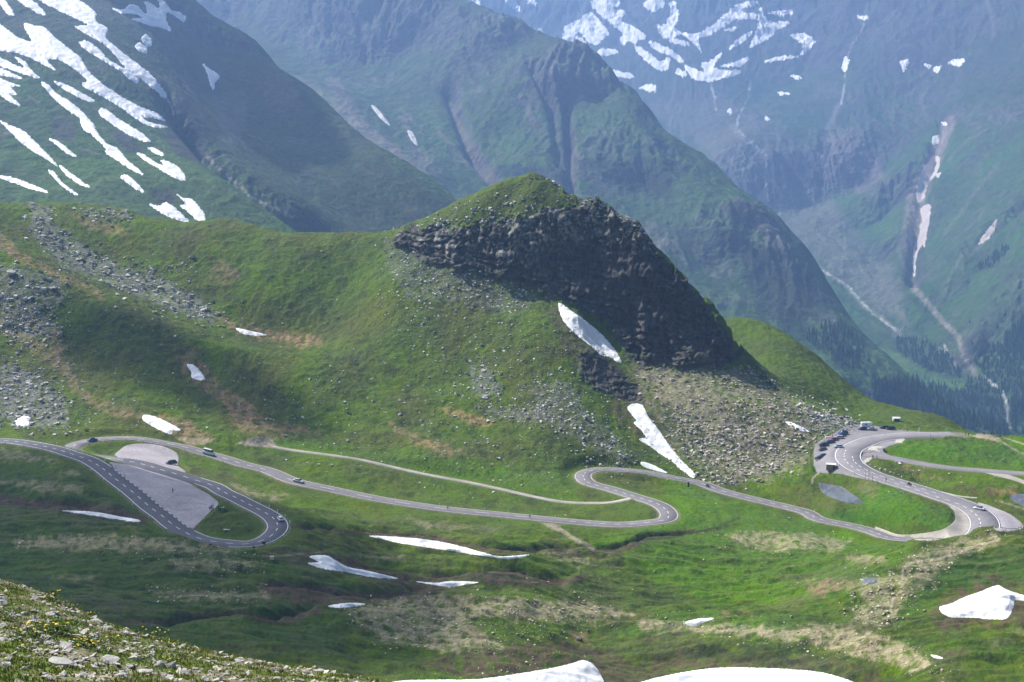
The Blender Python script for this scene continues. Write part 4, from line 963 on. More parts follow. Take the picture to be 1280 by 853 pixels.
# painted lines
def stripes(name, line, offs, w, on, off_, mat, a, b, h=0.075, start=0.0, hf=None):
    step = 1.5; n = frame(line); Vs = []; Qs = []; k = 0
    s = a * step + start
    x = np.arange(len(line)) * step
    def at(t, o):
        p = [np.interp(t, x, line[:, j]) for j in range(3)]; q = [np.interp(t, x, n[:, j]) for j in range(2)]
        hh = h if hf is None else hf(o)
        return [(p[0] + q[0] * (o + e), p[1] + q[1] * (o + e), p[2] + hh) for e in (-w / 2, w / 2)]
    while s + on < (b - 1) * step:
        m = max(2, int(on / 1.5) + 1)
        pts = [at(t, offs) for t in np.linspace(s, s + on, m)]
        for j in range(m - 1):
            Vs += [pts[j][0], pts[j][1], pts[j + 1][1], pts[j + 1][0]]; Qs.append((k, k + 1, k + 2, k + 3)); k += 4
        s += on + off_
    return tag(np_mesh(name, np.array(Vs), np.array(Qs), mat), kind='structure')
N = len(road_loop)
stripes('road_marking', road_loop, 0, 0.24, 2.6, 3.4, paint_m, 0, near_idx(road_loop, 334, 590))
stripes('road_marking', road_loop, 0, 0.22, 6.0, 9.5, paint_m, near_idx(road_loop, 360, 598), near_idx(road_loop, 700, 652))
stripes('road_marking', road_loop, 0, 0.22, 2.4, 3.2, paint_m, near_idx(road_loop, 710, 652), N)
solid = lambda off, a, b, m=paint_m, w=0.24: stripes('road_marking', road_loop, off, w, 6.0, 0.0, m, a, b, h=0.05)
iA = near_idx(road_loop, 134, 588); iB = near_idx(road_loop, 232, 668)
solid(3.35, 0, near_idx(road_loop, 232, 668)); 
solid(3.35, near_idx(road_loop, 293, 682), near_idx(road_loop, 225, 592))
solid(-3.35, 0, iA); solid(-3.35, iB, near_idx(road_loop, 235, 596))
stripes('road_marking', road_loop, -3.35, 0.26, 1.8, 1.6, paint_m, iA, iB, h=0.05)
for o in (3.28, -3.28):
    solid(o, near_idx(road_loop[i_h1:], 120, 548) + i_h1, N, conc_m, 0.42)
NH = len(road_hair)
iC = near_idx(road_hair, 1180, 622)
stripes('road_marking', road_hair, 5.3, 0.3, 6, 0, paint_m, 0, NH, h=0.05); stripes('road_marking', road_hair, -5.3, 0.3, 6, 0, paint_m, near_idx(road_hair, 1120, 545), NH, h=0.05)
stripes('road_marking', road_hair, 1.6, 0.3, 2.4, 2.6, paint_m, near_idx(road_hair, 1062, 563), NH, h=0.06)
stripes('road_marking', road_hair, -1.9, 0.3, 2.4, 2.6, paint_m, near_idx(road_hair, 1060, 570), iC, h=0.06)

def area(name, poly, mat, base=0.0, smooth=False, D0=430, D1=735, kind='structure', step=0.7, tmax=0.05):
    o = drape(name, near, [poly], step, mat, tmax=tmax, k=0.35, namp=0.25, nsc=3, D0=D0, D1=D1, smooth=smooth, base=base)
    if o: tag(o, kind=kind)
    return o
near.Z = Zb
area('paved_bay', BAY_TOP, bay_m, 0.02, True); area('paved_bay', BAY_BIG, bay_m, 0.02)
area('car_park', LOT, asph_pale, 0.02); area('paved_bay', WEDGE, asph_pale, 0.035); area('paved_bay', OUTER, bay_m, 0.02, True); area('gravel_verge', INNER, gravel_m, 0.02, True); area('gravel_verge', FORK, gravel_m, 0.02)
# pale painted islands at the junction
for P in (ZR_([(455, 290), (470, 310), (500, 292), (520, 290), (490, 315), (470, 322)]), ZR_([(475, 225), (510, 208), (530, 220), (525, 232), (580, 236), (540, 243), (560, 262), (530, 252), (500, 250), (505, 238)]), ZR_([(645, 186), (692, 184), (668, 212), (636, 214)])):
    area('gravel_verge', P, conc_m, 0.10, step=0.4)
for P in (ZR_([(402, 232), (412, 222), (440, 212), (465, 204), (455, 212), (425, 226)]), ZR_([(404, 230), (424, 228), (414, 237)])):
    area('road_marking', P, paint_m, 0.11, step=0.3)
# curved tyre marks on the big bay
mark_m = plain('tyre_mark', (0.26, 0.245, 0.255), 0.9)
for cx, cy, rr, a0, a1 in ((232, 628, 6.5, 0.4, 5.2), (236, 632, 4.2, 2.0, 6.0), (215, 620, 8.5, 3.6, 5.6), (240, 640, 7.5, 0.2, 2.4), (182, 571, 5.0, 2.8, 3.5)):
    w0, _ = near.cast(np.array([float(cx)]), np.array([float(cy)])); w0 = w0[0]; an = np.linspace(a0, a1, 40); k = 0.16
    Vm = np.array([[(w0[0] + (rr + e) * math.cos(t), w0[1] + (rr + e) * math.sin(t)) for e in (-k, k)] for t in an])
    z = near.height(Vm[..., 0], Vm[..., 1]) + 0.11
    tag(np_mesh('tyre_mark', np.concatenate([Vm, z[..., None]], -1).reshape(-1, 3), grid_quads(40, 2), mark_m), kind='structure')
# water
pond_m = plain('still_water', (0.13, 0.14, 0.16), 0.3, spec=0.6, var=0.05)
area('water', [(1024, 604), (1034, 606), (1050, 608), (1064, 617), (1078, 628), (1060, 628), (1040, 622), (1028, 615)], pond_m, 0.03, True)
area('water', [(1264, 620), (1272, 618.5), (1300, 618), (1300, 636), (1278, 632), (1268, 627), (1263, 624)], pond_m, 0.03, True)
area('water', [(1077, 725), (1084, 722), (1095, 724), (1096, 728), (1088, 730), (1079, 729)], pond_m, 0.03, True, D0=380)

# ------------------------------------------------------------------ snow patches
SN = [
 ('long snow bank beside the dark cliff, upper of the two below the summit', [(698.5, 379), (714, 389), (735, 404), (753, 419.5), (768, 437), (777, 454), (764, 447.5), (750, 440.6), (729, 425), (712, 410), (702, 396)], 0.25, 1.2),
 ('wedge of old snow running down to the road bend under the cliff', [(784.6, 509), (801, 505.7), (810.6, 522), (821.5, 535), (834, 553.5), (850, 574), (867, 591), (866, 597.4), (853, 588), (840, 577), (821.5, 564.5), (810.6, 556.7), (799, 549.5), (807.5, 547.3), (803, 539.5), (795, 531.6), (792.5, 528.5), (795.5, 525.4)], 0.2, 1.2),
 ('short snow remnant touching the road edge at the foot of the snow wedge', [(802, 577.7), (815, 581), (834, 591), (822, 589), (804, 583)], 0.3, 0.6),
 ('narrow snow strip on the stony slope above the parked cars', [(980.6, 527), (993.7, 530), (1011, 539.5), (997, 537)], 0.3, 0.8),
 ('white snow patch just above the minibus road on the brown hillside', [(181, 518.8), (200, 523.5), (225, 537), (216, 538), (214, 543), (203, 539), (191, 533), (179, 525)], 0.4, 0.8),
 ('small snow patch among the boulders at the left edge', [(20, 525), (34, 519.4), (39, 530), (22, 532)], 0.4, 0.8),
 ('small bright snow patch in the brown gully of the grassy hillside', [(233.8, 456), (244, 458), (256, 474), (241, 473), (239, 465)], 0.5, 0.8),
 ('thin snow streak in the earth hollow below the boulder field', [(296, 410.5), (309, 413), (333, 419), (309, 418.5), (298, 414)], 0.3, 0.6),
 ('long tapering snow strip under the straight road, upper one of the basin', [(462.7, 670), (510, 672.5), (548, 677), (579, 684), (604, 691), (626, 696), (661, 693.5), (648, 697.5), (635, 699), (617, 697), (579, 691), (541, 685.5), (500, 679), (479, 674.5)], 0.2, 0.6),
 ('snow tongue with a forked upper end in the basin below the hairpin', [(387, 696), (407, 694.4), (420, 701), (435, 709), (460, 714), (498, 723.5), (463, 721), (432, 715), (401, 710), (385, 704), (399, 703)], 0.5, 0.6),
 ('flat snow sliver along the brown stream bank in the basin', [(520, 727), (545, 729), (563, 727), (598, 728), (580, 731), (563.4, 733.5), (541, 731)], 0.3, 0.6),
 ('thin snow line below the left road in the shaded basin', [(76.7, 638.5), (116, 640), (147, 645.5), (173, 650), (172, 652.6), (144, 649), (110, 643.5)], 0.3, 0.5),
 ('small grey snow remnant in the shaded stream cut', [(410, 758), (432.5, 754), (457, 755), (440, 758.5), (425, 760)], 0.3, 0.5),
 ('peaked snowfield at the bottom edge, left of the widest one', [(480, 858), (504, 851), (552, 850), (600, 849), (657, 841), (695, 834.5), (717, 829), (729, 825.6), (740, 830), (748, 839), (756, 856), (760, 880), (480, 880)], 0.6, 0.8),
 ('widest snowfield, low dome at the bottom edge of the basin', [(790, 858), (845, 842.5), (901, 835), (957, 835.5), (1010, 838.7), (1040, 844), (1075, 858), (1080, 885), (780, 885)], 0.6, 0.8),
 ('bright snowfield in the hollow of the right hand hill', [(1174, 760), (1190, 754.4), (1205, 747), (1227, 739.4), (1237, 735), (1247, 732), (1252, 734), (1265, 740), (1290, 748), (1290, 753), (1270, 750), (1266, 760), (1258, 773), (1240, 774), (1212, 772), (1186, 771)], 0.7, 0.8),
 ('little snow wedge beside the green hollow in the basin', [(854, 779.5), (871, 774), (892, 773), (880, 778), (868, 783)], 0.4, 0.5),
 ('tiny snow scrap on the slope near the bottom right corner', [(1163, 818.5), (1172, 820), (1179, 823), (1170, 823)], 0.3, 0.4)]
for lab, P, t, na in SN:
    m = snow_dirty if ('upper of the two' in lab or 'wedge of old' in lab) else snow_m
    if 'old snow' in lab or 'upper of the two' in lab: m = snow_m
    o = drape('snow_patch', near, [P], 0.6, m, tmax=t, k=0.5, namp=na, nsc=3.5, D0=330, D1=860, smooth=True)
    if o: tag(o, lab, 'snow patch')
# ------------------------------------------------------------------ snow on the far slopes
LS = [
 ('thin snow slip in the top left corner', [(0, 0), (20, 5), (40, 35), (52, 55), (30, 50), (0, 15)]),
 ('short broad snow strip at the top edge left of the longest couloir', [(70, -20), (120, 5), (165, 50), (140, 48), (100, 25), (60, -5)]),
 ('longest snow couloir running from the top edge down to the stream gorge', [(130, -20), (250, -10), (300, 10), (345, 45), (350, 80), (390, 105), (385, 140), (430, 180), (480, 220), (540, 265), (580, 310), (605, 345), (597, 357), (560, 325), (510, 285), (460, 250), (410, 190), (370, 155), (300, 115), (275, 97), (320, 90), (240, 50), (160, 10)]),
 ('snow streak just below the longest couloir with a pointed lower end', [(290, 155), (320, 152), (370, 190), (390, 215), (440, 245), (480, 265), (502, 290), (498, 302), (460, 280), (450, 265), (400, 235), (360, 210), (310, 180)]),
 ('broadest white snowfield of the left mountain with a bare oval in it', [(-40, 60), (0, 90), (40, 120), (80, 145), (115, 150), (95, 110), (90, 85), (125, 95), (160, 100), (190, 130), (240, 170), (290, 210), (330, 270), (420, 340), (500, 385), (570, 415), (602, 440), (560, 430), (520, 425), (540, 445), (608, 462), (560, 462), (500, 435), (440, 390), (380, 355), (300, 310), (320, 295), (290, 265), (240, 230), (200, 213), (172, 222), (200, 255), (150, 230), (100, 205), (50, 190), (0, 185), (-40, 180)]),
 ('wavy snow band along the left edge under the broadest snowfield', [(-40, 190), (0, 210), (60, 240), (90, 245), (55, 210), (90, 225), (110, 255), (145, 285), (90, 270), (30, 250), (-40, 225)]),
 ('narrow snow sliver at the left edge beneath the wavy band', [(-40, 240), (0, 250), (50, 270), (80, 286), (40, 280), (-40, 262)]),
 ('ragged snow patch at the left edge beside the scree', [(-30, 285), (0, 285), (30, 300), (70, 312), (40, 318), (60, 345), (35, 345), (72, 383), (40, 372), (0, 345), (-30, 330)]),
 ('long curved snow strip in the middle of the left mountain ending in a tail', [(150, 300), (175, 310), (210, 345), (260, 375), (300, 410), (340, 455), (350, 480), (390, 525), (425, 540), (460, 580), (520, 633), (480, 618), (430, 585), (385, 555), (385, 540), (340, 495), (300, 465), (290, 430), (240, 395), (190, 350)]),
 ('slim snow strip above the middle of the long curved strip', [(197, 296), (240, 310), (290, 335), (340, 365), (320, 368), (280, 350), (230, 322)]),
 ('diagonal snow bar in the centre of the left mountain', [(365, 397), (385, 400), (440, 440), (500, 475), (545, 512), (520, 512), (460, 485), (400, 445), (365, 420)]),
 ('snow strip descending from the left edge to the lower slope', [(0, 440), (30, 455), (80, 475), (110, 500), (150, 540), (190, 580), (210, 605), (180, 585), (130, 555), (80, 520), (40, 480)]),
 ('thin broken snow streak on the dark rock right of the strip from the left edge', [(180, 505), (210, 515), (250, 545), (280, 572), (240, 555), (210, 530)]),
 ('small snow patch near the dark stream gorge', [(538, 537), (565, 542), (593, 560), (590, 567), (560, 555)]),
 ('hooked snow patch with a round lower end on the green slope', [(500, 560), (520, 562), (570, 595), (600, 605), (585, 585), (610, 588), (650, 610), (670, 640), (668, 657), (630, 645), (590, 620), (540, 592)]),
 ('short snow dash left of the pair of lowest patches', [(440, 645), (460, 637), (490, 660), (523, 697), (500, 690), (465, 665)]),
 ('snow streak low on the slope, one of two side by side near the left', [(175, 618), (200, 630), (220, 660), (285, 710), (250, 695), (205, 655)]),
 ('snow streak low on the slope, right hand of two side by side', [(218, 602), (250, 625), (290, 655), (325, 680), (290, 670), (240, 635)]),
 ('slender snow line low at the left edge above the grassy ridge', [(0, 640), (50, 648), (110, 670), (177, 700), (120, 690), (60, 668), (10, 650)]),
 ('left one of the two lowest snow patches just above the grassy ridge', [(545, 745), (580, 750), (600, 738), (625, 748), (660, 780), (688, 808), (640, 798), (590, 775)]),
 ('right one of the two lowest snow patches just above the grassy ridge', [(645, 708), (665, 722), (700, 728), (735, 770), (748, 806), (725, 806), (690, 775), (655, 748), (680, 745)]),
 ('jagged snow patch with three prongs near the top of the dark spur', [(410, 30), (440, 38), (465, 25), (470, 18), (500, 25), (530, 55), (535, 30), (525, 8), (550, 15), (580, 32), (580, 10), (570, -8), (600, 10), (625, 40), (655, 48), (675, 65), (665, 80), (640, 60), (605, 45), (605, 75), (620, 112), (590, 100), (555, 95), (480, 70), (520, 68), (490, 50), (440, 48)]),
 ('small oval snow spot, upper of the pair below the jagged patch', [(517, 135), (532, 128), (552, 150), (550, 165), (535, 168), (518, 150)]),
 ('small oval snow spot, lower of the pair below the jagged patch', [(492, 168), (510, 158), (535, 180), (533, 190), (515, 190)]),
 ('isolated arrow shaped snow patch on the dark spur', [(737, 232), (760, 250), (790, 268), (797, 285), (782, 300), (776, 328), (762, 295), (752, 262)])]
for lab, P in LS:
    o = drape('snow_patch', fa, [Z1(P)], 0.7, snow_m, tmax=0.9, k=0.6, namp=1.8, nsc=4, D0=1200, D1=3200, smooth=True, nsd=len(P))
    if o: tag(o, lab, 'snow patch', 'snow patches on the left mountain')
# distant snow, far too broken up to count
RS = [[(595, -8), (600, 8), (612, 20), (604, 24), (596, 10), (588, -4)], [(640, -5), (650, 12), (646, 14), (632, 2)], [(663, -4), (670, 5), (660, 4)], [(740, 4), (760, -6), (775, 4), (765, 12), (782, 14), (775, 26), (792, 34), (806, 44), (802, 50), (786, 46), (770, 34), (752, 20)],
      [(704, 60), (706, 36), (714, 30), (726, 24), (738, 16), (748, 26), (760, 40), (756, 46), (742, 56), (724, 40), (716, 48), (715, 64)], [(722, 46), (732, 54), (728, 58), (720, 50)], [(676, 36), (680, 44), (674, 40)], [(750, 62), (772, 64), (760, 69), (749, 68)],
      [(786, 40), (792, 34), (798, 44), (794, 54), (786, 50), (780, 56), (776, 48)], [(795, 58), (810, 66), (826, 78), (836, 72), (835, 84), (824, 88), (806, 74), (796, 64)], [(805, 5), (822, -4), (830, 6), (816, 14)], [(842, 2), (846, 20), (838, 30), (848, 40), (840, 48), (826, 44), (822, 32), (830, 34), (838, 18)],
      [(812, 52), (832, 60), (850, 72), (852, 78), (838, 70), (820, 62)], [(846, 86), (858, 92), (856, 96), (846, 92)], [(765, 88), (790, 94), (786, 98), (770, 94)], [(800, 110), (816, 106), (818, 114), (806, 112)], [(836, 50), (850, 50), (862, 56), (850, 56)],
      Z3([(30, 120), (90, 125), (150, 90), (200, 50), (240, 20), (300, 5), (305, 20), (250, 30), (265, 50), (300, 50), (298, 68), (230, 70), (190, 95), (130, 130), (95, 140), (108, 190), (95, 170), (60, 140)]),
      Z3([(320, 30), (335, 60), (360, 80), (425, 85), (380, 110), (340, 145), (285, 168), (305, 130), (315, 90)]), Z3([(350, 48), (430, 38), (432, 50), (390, 55)]), Z3([(435, 130), (480, 125), (518, 150), (490, 185), (470, 198), (480, 165)]), Z3([(340, 226), (390, 208), (460, 207), (400, 216)]),
      Z3([(50, 238), (85, 255), (120, 262), (108, 232), (140, 225), (180, 195), (160, 225), (150, 245), (190, 258), (245, 258), (240, 272), (180, 285), (130, 296), (70, 280)]), Z3([(180, 240), (230, 230), (275, 208), (250, 240)]), Z3([(0, 185), (30, 215), (20, 210)]), Z3([(-10, 10), (20, 40), (15, 80), (-5, 100), (0, 50)]),
      Z3([(15, 255), (45, 270), (40, 278)]), Z3([(435, 275), (470, 285), (450, 288)]), Z3([(385, 335), (430, 340), (400, 344)]), Z3([(338, 428), (354, 432), (345, 438)]), Z3([(205, 398), (216, 402), (210, 418)]), Z3([(195, 108), (240, 100), (220, 112)]), Z3([(0, 140), (35, 155), (15, 160)]), Z3([(210, 175), (260, 130), (290, 120), (240, 165)]),
      Z3([(830, 225), (858, 220), (845, 260), (838, 245)]), Z3([(1010, 225), (1060, 215), (1045, 238), (1018, 236)]), Z3([(950, 250), (978, 245), (962, 262)]), Z3([(920, 238), (942, 238), (935, 246)]), Z3([(625, 215), (640, 215), (637, 250), (622, 255)]), Z3([(675, 60), (712, 62), (700, 72)]),
      Z3([(945, 510), (960, 495), (972, 510), (955, 525)]), Z3([(985, 448), (998, 448), (992, 458)])]
RS2 = [Z3([(950, 570), (972, 575), (965, 625), (930, 670), (915, 720), (895, 735), (890, 690), (900, 640), (925, 600)]), Z3([(905, 760), (938, 745), (935, 800), (925, 853), (918, 900), (905, 853), (910, 800)]), Z6([(905, 0), (930, 0), (912, 70), (890, 110), (880, 200), (875, 140), (882, 80), (898, 50)]),
       Z3([(957, 635), (975, 628), (968, 645)]), Z3([(1140, 853), (1180, 800), (1165, 830), (1148, 865)]), Z6([(1115, 70), (1150, 20), (1178, -5), (1160, 40), (1125, 72)]), [(473, 256), (480, 256), (492, 266), (506, 276), (500, 276), (484, 268)]]
o = drape('snow', fd, RS, 0.8, snow_m, tmax=1.0, k=0.5, namp=3.0, nsc=4, smooth=True, D0=3000, D1=9500); tag(o, kind='stuff')
o = drape('snow', fd, RS2[:-1], 0.7, snow_pink, tmax=1.0, k=0.6, namp=1.6, nsc=4, smooth=True, D0=3000, D1=9500); tag(o, kind='stuff')
for lab, P in (('pale snow strip low on the shaded slope left of the knoll', RS2[-1]), ('upper snow fleck in the scree of the central mountain', [(464, 132), (470, 134), (480, 146), (488, 157), (482, 154), (472, 144)]), ('lower snow fleck in the scree of the central mountain', [(509, 164), (516, 166), (523, 182), (516, 178)])):
    o = drape('snow_patch', fc, [P], 0.7, snow_dirty, tmax=2, k=0.9, namp=0.5, nsc=4, smooth=True)
    if o: tag(o, lab, 'snow patch')

# ------------------------------------------------------------------ trees in the valley
def spruce_arrays(h, r, seed):
    g = np.random.default_rng(seed); V = []; Q = []
    # trunk
    for z in (0, h * 0.3):
        for a in range(4): V.append((0.03 * h * math.cos(a * 1.57), 0.03 * h * math.sin(a * 1.57), z))
    for a in range(4): Q.append((a, (a + 1) % 4, 4 + (a + 1) % 4, 4 + a))
    for t in range(5):
        z0 = h * (0.10 + 0.165 * t); rr = r * (1 - 0.18 * t) * g.uniform(0.85, 1.1); z1 = z0 + h * 0.26
        b = len(V); n = 7
        for a in range(n):
            an = 6.283 * (a + g.uniform(-.2, .2)) / n; q = rr * g.uniform(0.65, 1.15)
            V.append((q * math.cos(an), q * math.sin(an), z0 + g.uniform(-.03, .03) * h))
        for a in range(n):
            an = 6.283 * a / n; V.append((0.12 * rr * math.cos(an), 0.12 * rr * math.sin(an), z1))
        for a in range(n): Q.append((b + a, b + (a + 1) % n, b + n + (a + 1) % n, b + n + a))
    return np.array(V), np.array(Q)
needle = plain('needles', (0.040, 0.075, 0.034), 0.9, spec=0.1, var=0.3, scale=0.3)
protos = [spruce_arrays(1.0, g, s) for g, s in ((0.20, 1), (0.24, 2), (0.17, 3), (0.27, 4), (0.22, 5))]
def cast_far(px, py):
    a, ha = fc.cast(px, py); b, hb = fd.cast(px, py)
    a[~ha] = 1e9; b[~hb] = 1e9
    pick = a[:, 1] < b[:, 1]
    out = np.where(pick[:, None], a, b)
    return out, ha | hb
def sample_poly(P, n):
    P = np.array(P); x = rng.uniform(P[:, 0].min(), P[:, 0].max(), n * 4); y = rng.uniform(P[:, 1].min(), P[:, 1].max(), n * 4)
    d = sd_poly(x, y, P) + 3 * fbm(x / 8, y / 8, 3, 77) > 0
    return x[d][:n], y[d][:n]
Vs, Qs, off = [], [], 0
for P, n in zip(WOODS, (170, 300, 650, 200, 600, 90, 150)):
    x, y = sample_poly(P, n); W, ok = cast_far(x, y); W = W[ok]
    for w in W:
        v, q = protos[rng.integers(5)]; h = rng.uniform(9, 20)
        Vs.append(v * h + w - [0, 0, 0.8]); Qs.append(q + off); off += len(v)
tag(np_mesh('forest', np.concatenate(Vs), np.concatenate(Qs), needle, smooth=False), kind='stuff')
first = []
for v, q in protos:
    first.append((v * 15, q))
meshes = []
lone = [(1091, 471), (1093, 474), (1080, 448), (1086, 452), (1058, 446), (1063, 440), (1070, 455), (1075, 462), (1049, 437), (1102, 477), (1135, 476), (1141, 475), (1146, 477), (1152, 479), (1160, 480), (1163, 484), (1172, 488), (1173, 482), (1180, 486), (1190, 480), (1194, 482), (1112, 478), (1118, 480), (1123, 477),
        (1107, 484), (1128, 480), (1166, 479), (1156, 474), (1081, 468), (1054, 428), (1066, 430), (1038, 420), (1044, 425), (1031, 415), (1072, 440), (1240, 420), (1246, 410), (1232, 428), (1252, 402), (1212, 404)]
W, ok = cast_far(np.array([p[0] for p in lone], float), np.array([p[1] for p in lone], float))
pm = []
for v, q in first:
    o = np_mesh('spruce_tree', v, q, needle, smooth=False); pm.append(o.data); bpy.data.objects.remove(o)
for i, w in enumerate(W):
    if not ok[i]: continue
    o = bpy.data.objects.new('spruce_tree', pm[i % 5]); COL.objects.link(o)
    s = rng.uniform(0.8, 1.35); o.location = w - [0, 0, 0.5]; o.scale = (s, s, s); o.rotation_euler = (0, 0, rng.uniform(0, 6))
    tag(o, 'small dark spruce standing singly at the edge of the hazy valley woods', 'tree', 'single spruces in the valley')

# ------------------------------------------------------------------ a cloud above the left slope; its shadow lies on the basin
def cloud(name, gx, gy, gz, rx_, ry_, alt, seed, rot=0.0):
    """over the ground point it shades"""
    k = (alt - gz) / sun_dir[2]
    cx, cy = gx + sun_dir[0] * k, gy + sun_dir[1] * k
    nu_, nv = 64, 32
    th, ph = np.meshgrid(np.linspace(0, 2 * math.pi, nu_ + 1), np.linspace(0.001, math.pi - 0.001, nv))
    x = np.cos(th) * np.sin(ph); y = np.sin(th) * np.sin(ph); z = np.cos(ph)
    th2 = np.where(th > 6.28, 0, th)
    b = 1 + 0.34 * fbm(np.cos(th2) * np.sin(ph) * 1.6 + 4 + z, np.sin(th2) * np.sin(ph) * 1.6 + z * 0.7, 4, seed)
    x, y, z = x * b * rx_, y * b * ry_, z * b * 45 * np.where(z > 0, 1.5, 0.4)
    c_, s_ = math.cos(rot), math.sin(rot)
    V = np.stack([cx + c_ * x - s_ * y, cy + s_ * x + c_ * y, alt + z], -1)
    return tag(np_mesh(name, V.reshape(-1, 3), grid_quads(nv, nu_ + 1), cloud_m), kind='structure')
cloud_m = bpy.data.materials.new('cloud'); cloud_m.use_nodes = True
nt = cloud_m.node_tree; pb = nt.nodes['Principled BSDF']; pb.inputs['Base Color'].default_value = (0.9, 0.9, 0.9, 1); pb.inputs['Roughness'].default_value = 1
tb = nt.nodes.new('ShaderNodeBsdfTransparent'); mx = nt.nodes.new('ShaderNodeMixShader'); mx.inputs[0].default_value = 0.5
nt.links.new(tb.outputs[0], mx.inputs[1]); nt.links.new(pb.outputs[0], mx.inputs[2]); nt.links.new(mx.outputs[0], nt.nodes['Material Output'].inputs[0])
cloud('cloud', -178, 470, -135, 138, 85, 1500, 3, -0.35)
cloud('cloud', -165, 690, -115, 44, 20, 1500, 5, -0.1)
cloud('cloud', -430, 2650, -100, 170, 330, 1700, 8, 0.2)
# ------------------------------------------------------------------ stones
stone_m = ground_mat('stone', 0.4, 2.5, 1.1, 0.22, 0.05)
def boulder_arrays(seed, flat=0.7, sub=2):
    """an angular boulder: a ball cut by random planes"""
    g = np.random.default_rng(seed)
    import bmesh
    bm = bmesh.new(); bmesh.ops.create_icosphere(bm, subdivisions=sub, radius=1.0)
    V = np.array([v.co[:] for v in bm.verts]); F = np.array([[v.index for v in f.verts] for f in bm.faces]); bm.free()
    for _ in range(11):
        n = g.normal(size=3); n /= np.linalg.norm(n); d = g.uniform(0.45, 0.8)
        t = V @ n; V = V - np.maximum(t - d, 0)[:, None] * n
    V *= [g.uniform(0.85, 1.3), g.uniform(0.7, 1.0), flat * g.uniform(0.8, 1.15)]
    V += 0.03 * g.normal(size=V.shape)
    return V, F
BT = [boulder_arrays(s, f, 1) for s, f in zip(range(14), (0.6, 0.75, 0.5, 0.8, 0.65, 0.9, 0.55, 0.7, 0.6, 0.5, 0.85, 0.7, 0.45, 0.6))]
BT2 = [boulder_arrays(s + 40, f, 2) for s, f in zip(range(8), (0.6, 0.75, 0.5, 0.8, 0.65, 0.45, 0.55, 0.7))]
CUBES = []
for s in range(12):
    g = np.random.default_rng(100 + s)
    v = np.array([(x, y, z) for x in (-1, 1) for y in (-1, 1) for z in (-1, 1)], float) * [0.7, 0.6, 0.45]
    v += g.uniform(-0.32, 0.32, v.shape)
    CUBES.append((v, np.array([(0, 1, 3, 2), (4, 6, 7, 5), (0, 4, 5, 1), (2, 3, 7, 6), (0, 2, 6, 4), (1, 5, 7, 3)])))
def rot3(a, b, c):
    ca, sa, cb, sb, cc_, sc_ = math.cos(a), math.sin(a), math.cos(b), math.sin(b), math.cos(c), math.sin(c)
    return np.array([[cc_, -sc_, 0], [sc_, cc_, 0], [0, 0, 1]]) @ np.array([[cb, 0, sb], [0, 1, 0], [-sb, 0, cb]]) @ np.array([[1, 0, 0], [0, ca, -sa], [0, sa, ca]])
def scatter(name, field, items, base=(0.34, 0.33, 0.31), D0=380, D1=870):
    """items: (poly, count, smin, smax, feather-noise, tone)"""
    px, py, S, T = [], [], [], []
    for poly, n, s0, s1, tone in items:
        P = np.array(poly, float); x0, y0 = P.min(0) - 12; x1, y1 = P.max(0) + 12
        got = 0; tries = 0
        while got < n and tries < 12:
            tries += 1
            x = rng.uniform(x0, x1, n * 2); y = rng.uniform(y0, y1, n * 2)
            clump = fbm(x / 9, y / 6, 3, 201)
            d = sd_poly(x, y, P) + 7 * fbm(x / 12, y / 12, 3, 203)
            k = (rng.random(x.size) < sstep(-18, 16, d)) & (clump + rng.uniform(-0.3, 0.3, x.size) > -0.02)
            x, y = x[k][:n - got], y[k][:n - got]; got += len(x)
            px.append(x); py.append(y)
            S.append(s0 * (s1 / s0) ** (rng.random(len(x)) ** 3.0)); T.append(np.full(len(x), tone))
    px, py, S, T = map(np.concatenate, (px, py, S, T))
    W, ok = field.cast(px, py)
    ok &= (W[:, 1] > D0) & (W[:, 1] < D1)
    dr = raster(best, W[:, 0], W[:, 1], 40)
    ok &= dr > 1.2
    W, S, T = W[ok], S[ok], T[ok]
    n = len(W); kind = rng.integers(0, len(CUBES), n)
    Vs, Qs, Cs, off = [], [], [], 0
    for k in range(len(CUBES)):
        m = np.where(kind == k)[0]
        if not len(m): continue
        v, q = CUBES[k]
        a = rng.uniform(0, 6.28, len(m)); tl = rng.uniform(-0.5, 0.5, (len(m), 2))
        ca, sa = np.cos(a), np.sin(a)
        vv = v[None] * S[m][:, None, None] * rng.uniform(0.75, 1.25, (len(m), 1, 3))
        x = vv[..., 0] * ca[:, None] - vv[..., 1] * sa[:, None]; y = vv[..., 0] * sa[:, None] + vv[..., 1] * ca[:, None]
        z = vv[..., 2] + tl[:, :1] * x * 0.6 + tl[:, 1:] * y * 0.6
        P = np.stack([x, y, z], -1) + W[m][:, None] + np.array([0, 0, 1])[None, None] * (S[m] * 0.08)[:, None, None]
        Vs.append(P.reshape(-1, 3)); Qs.append((q[None] + (np.arange(len(m)) * 8)[:, None, None]).reshape(-1, 4) + off); off += len(m) * 8
        t = (T[m] * rng.uniform(0.6, 1.35, len(m)))[:, None] * np.array(base)[None] * rng.uniform(0.94, 1.06, (len(m), 3))
        Cs.append(np.repeat(t, 8, 0))
    return tag(np_mesh(name, np.concatenate(Vs), np.concatenate(Qs), stone_m, np.concatenate(Cs), smooth=False), kind='stuff')
HILLALL = [(0, 262), (500, 295), (700, 385), (790, 500), (780, 600), (500, 575), (0, 535)]
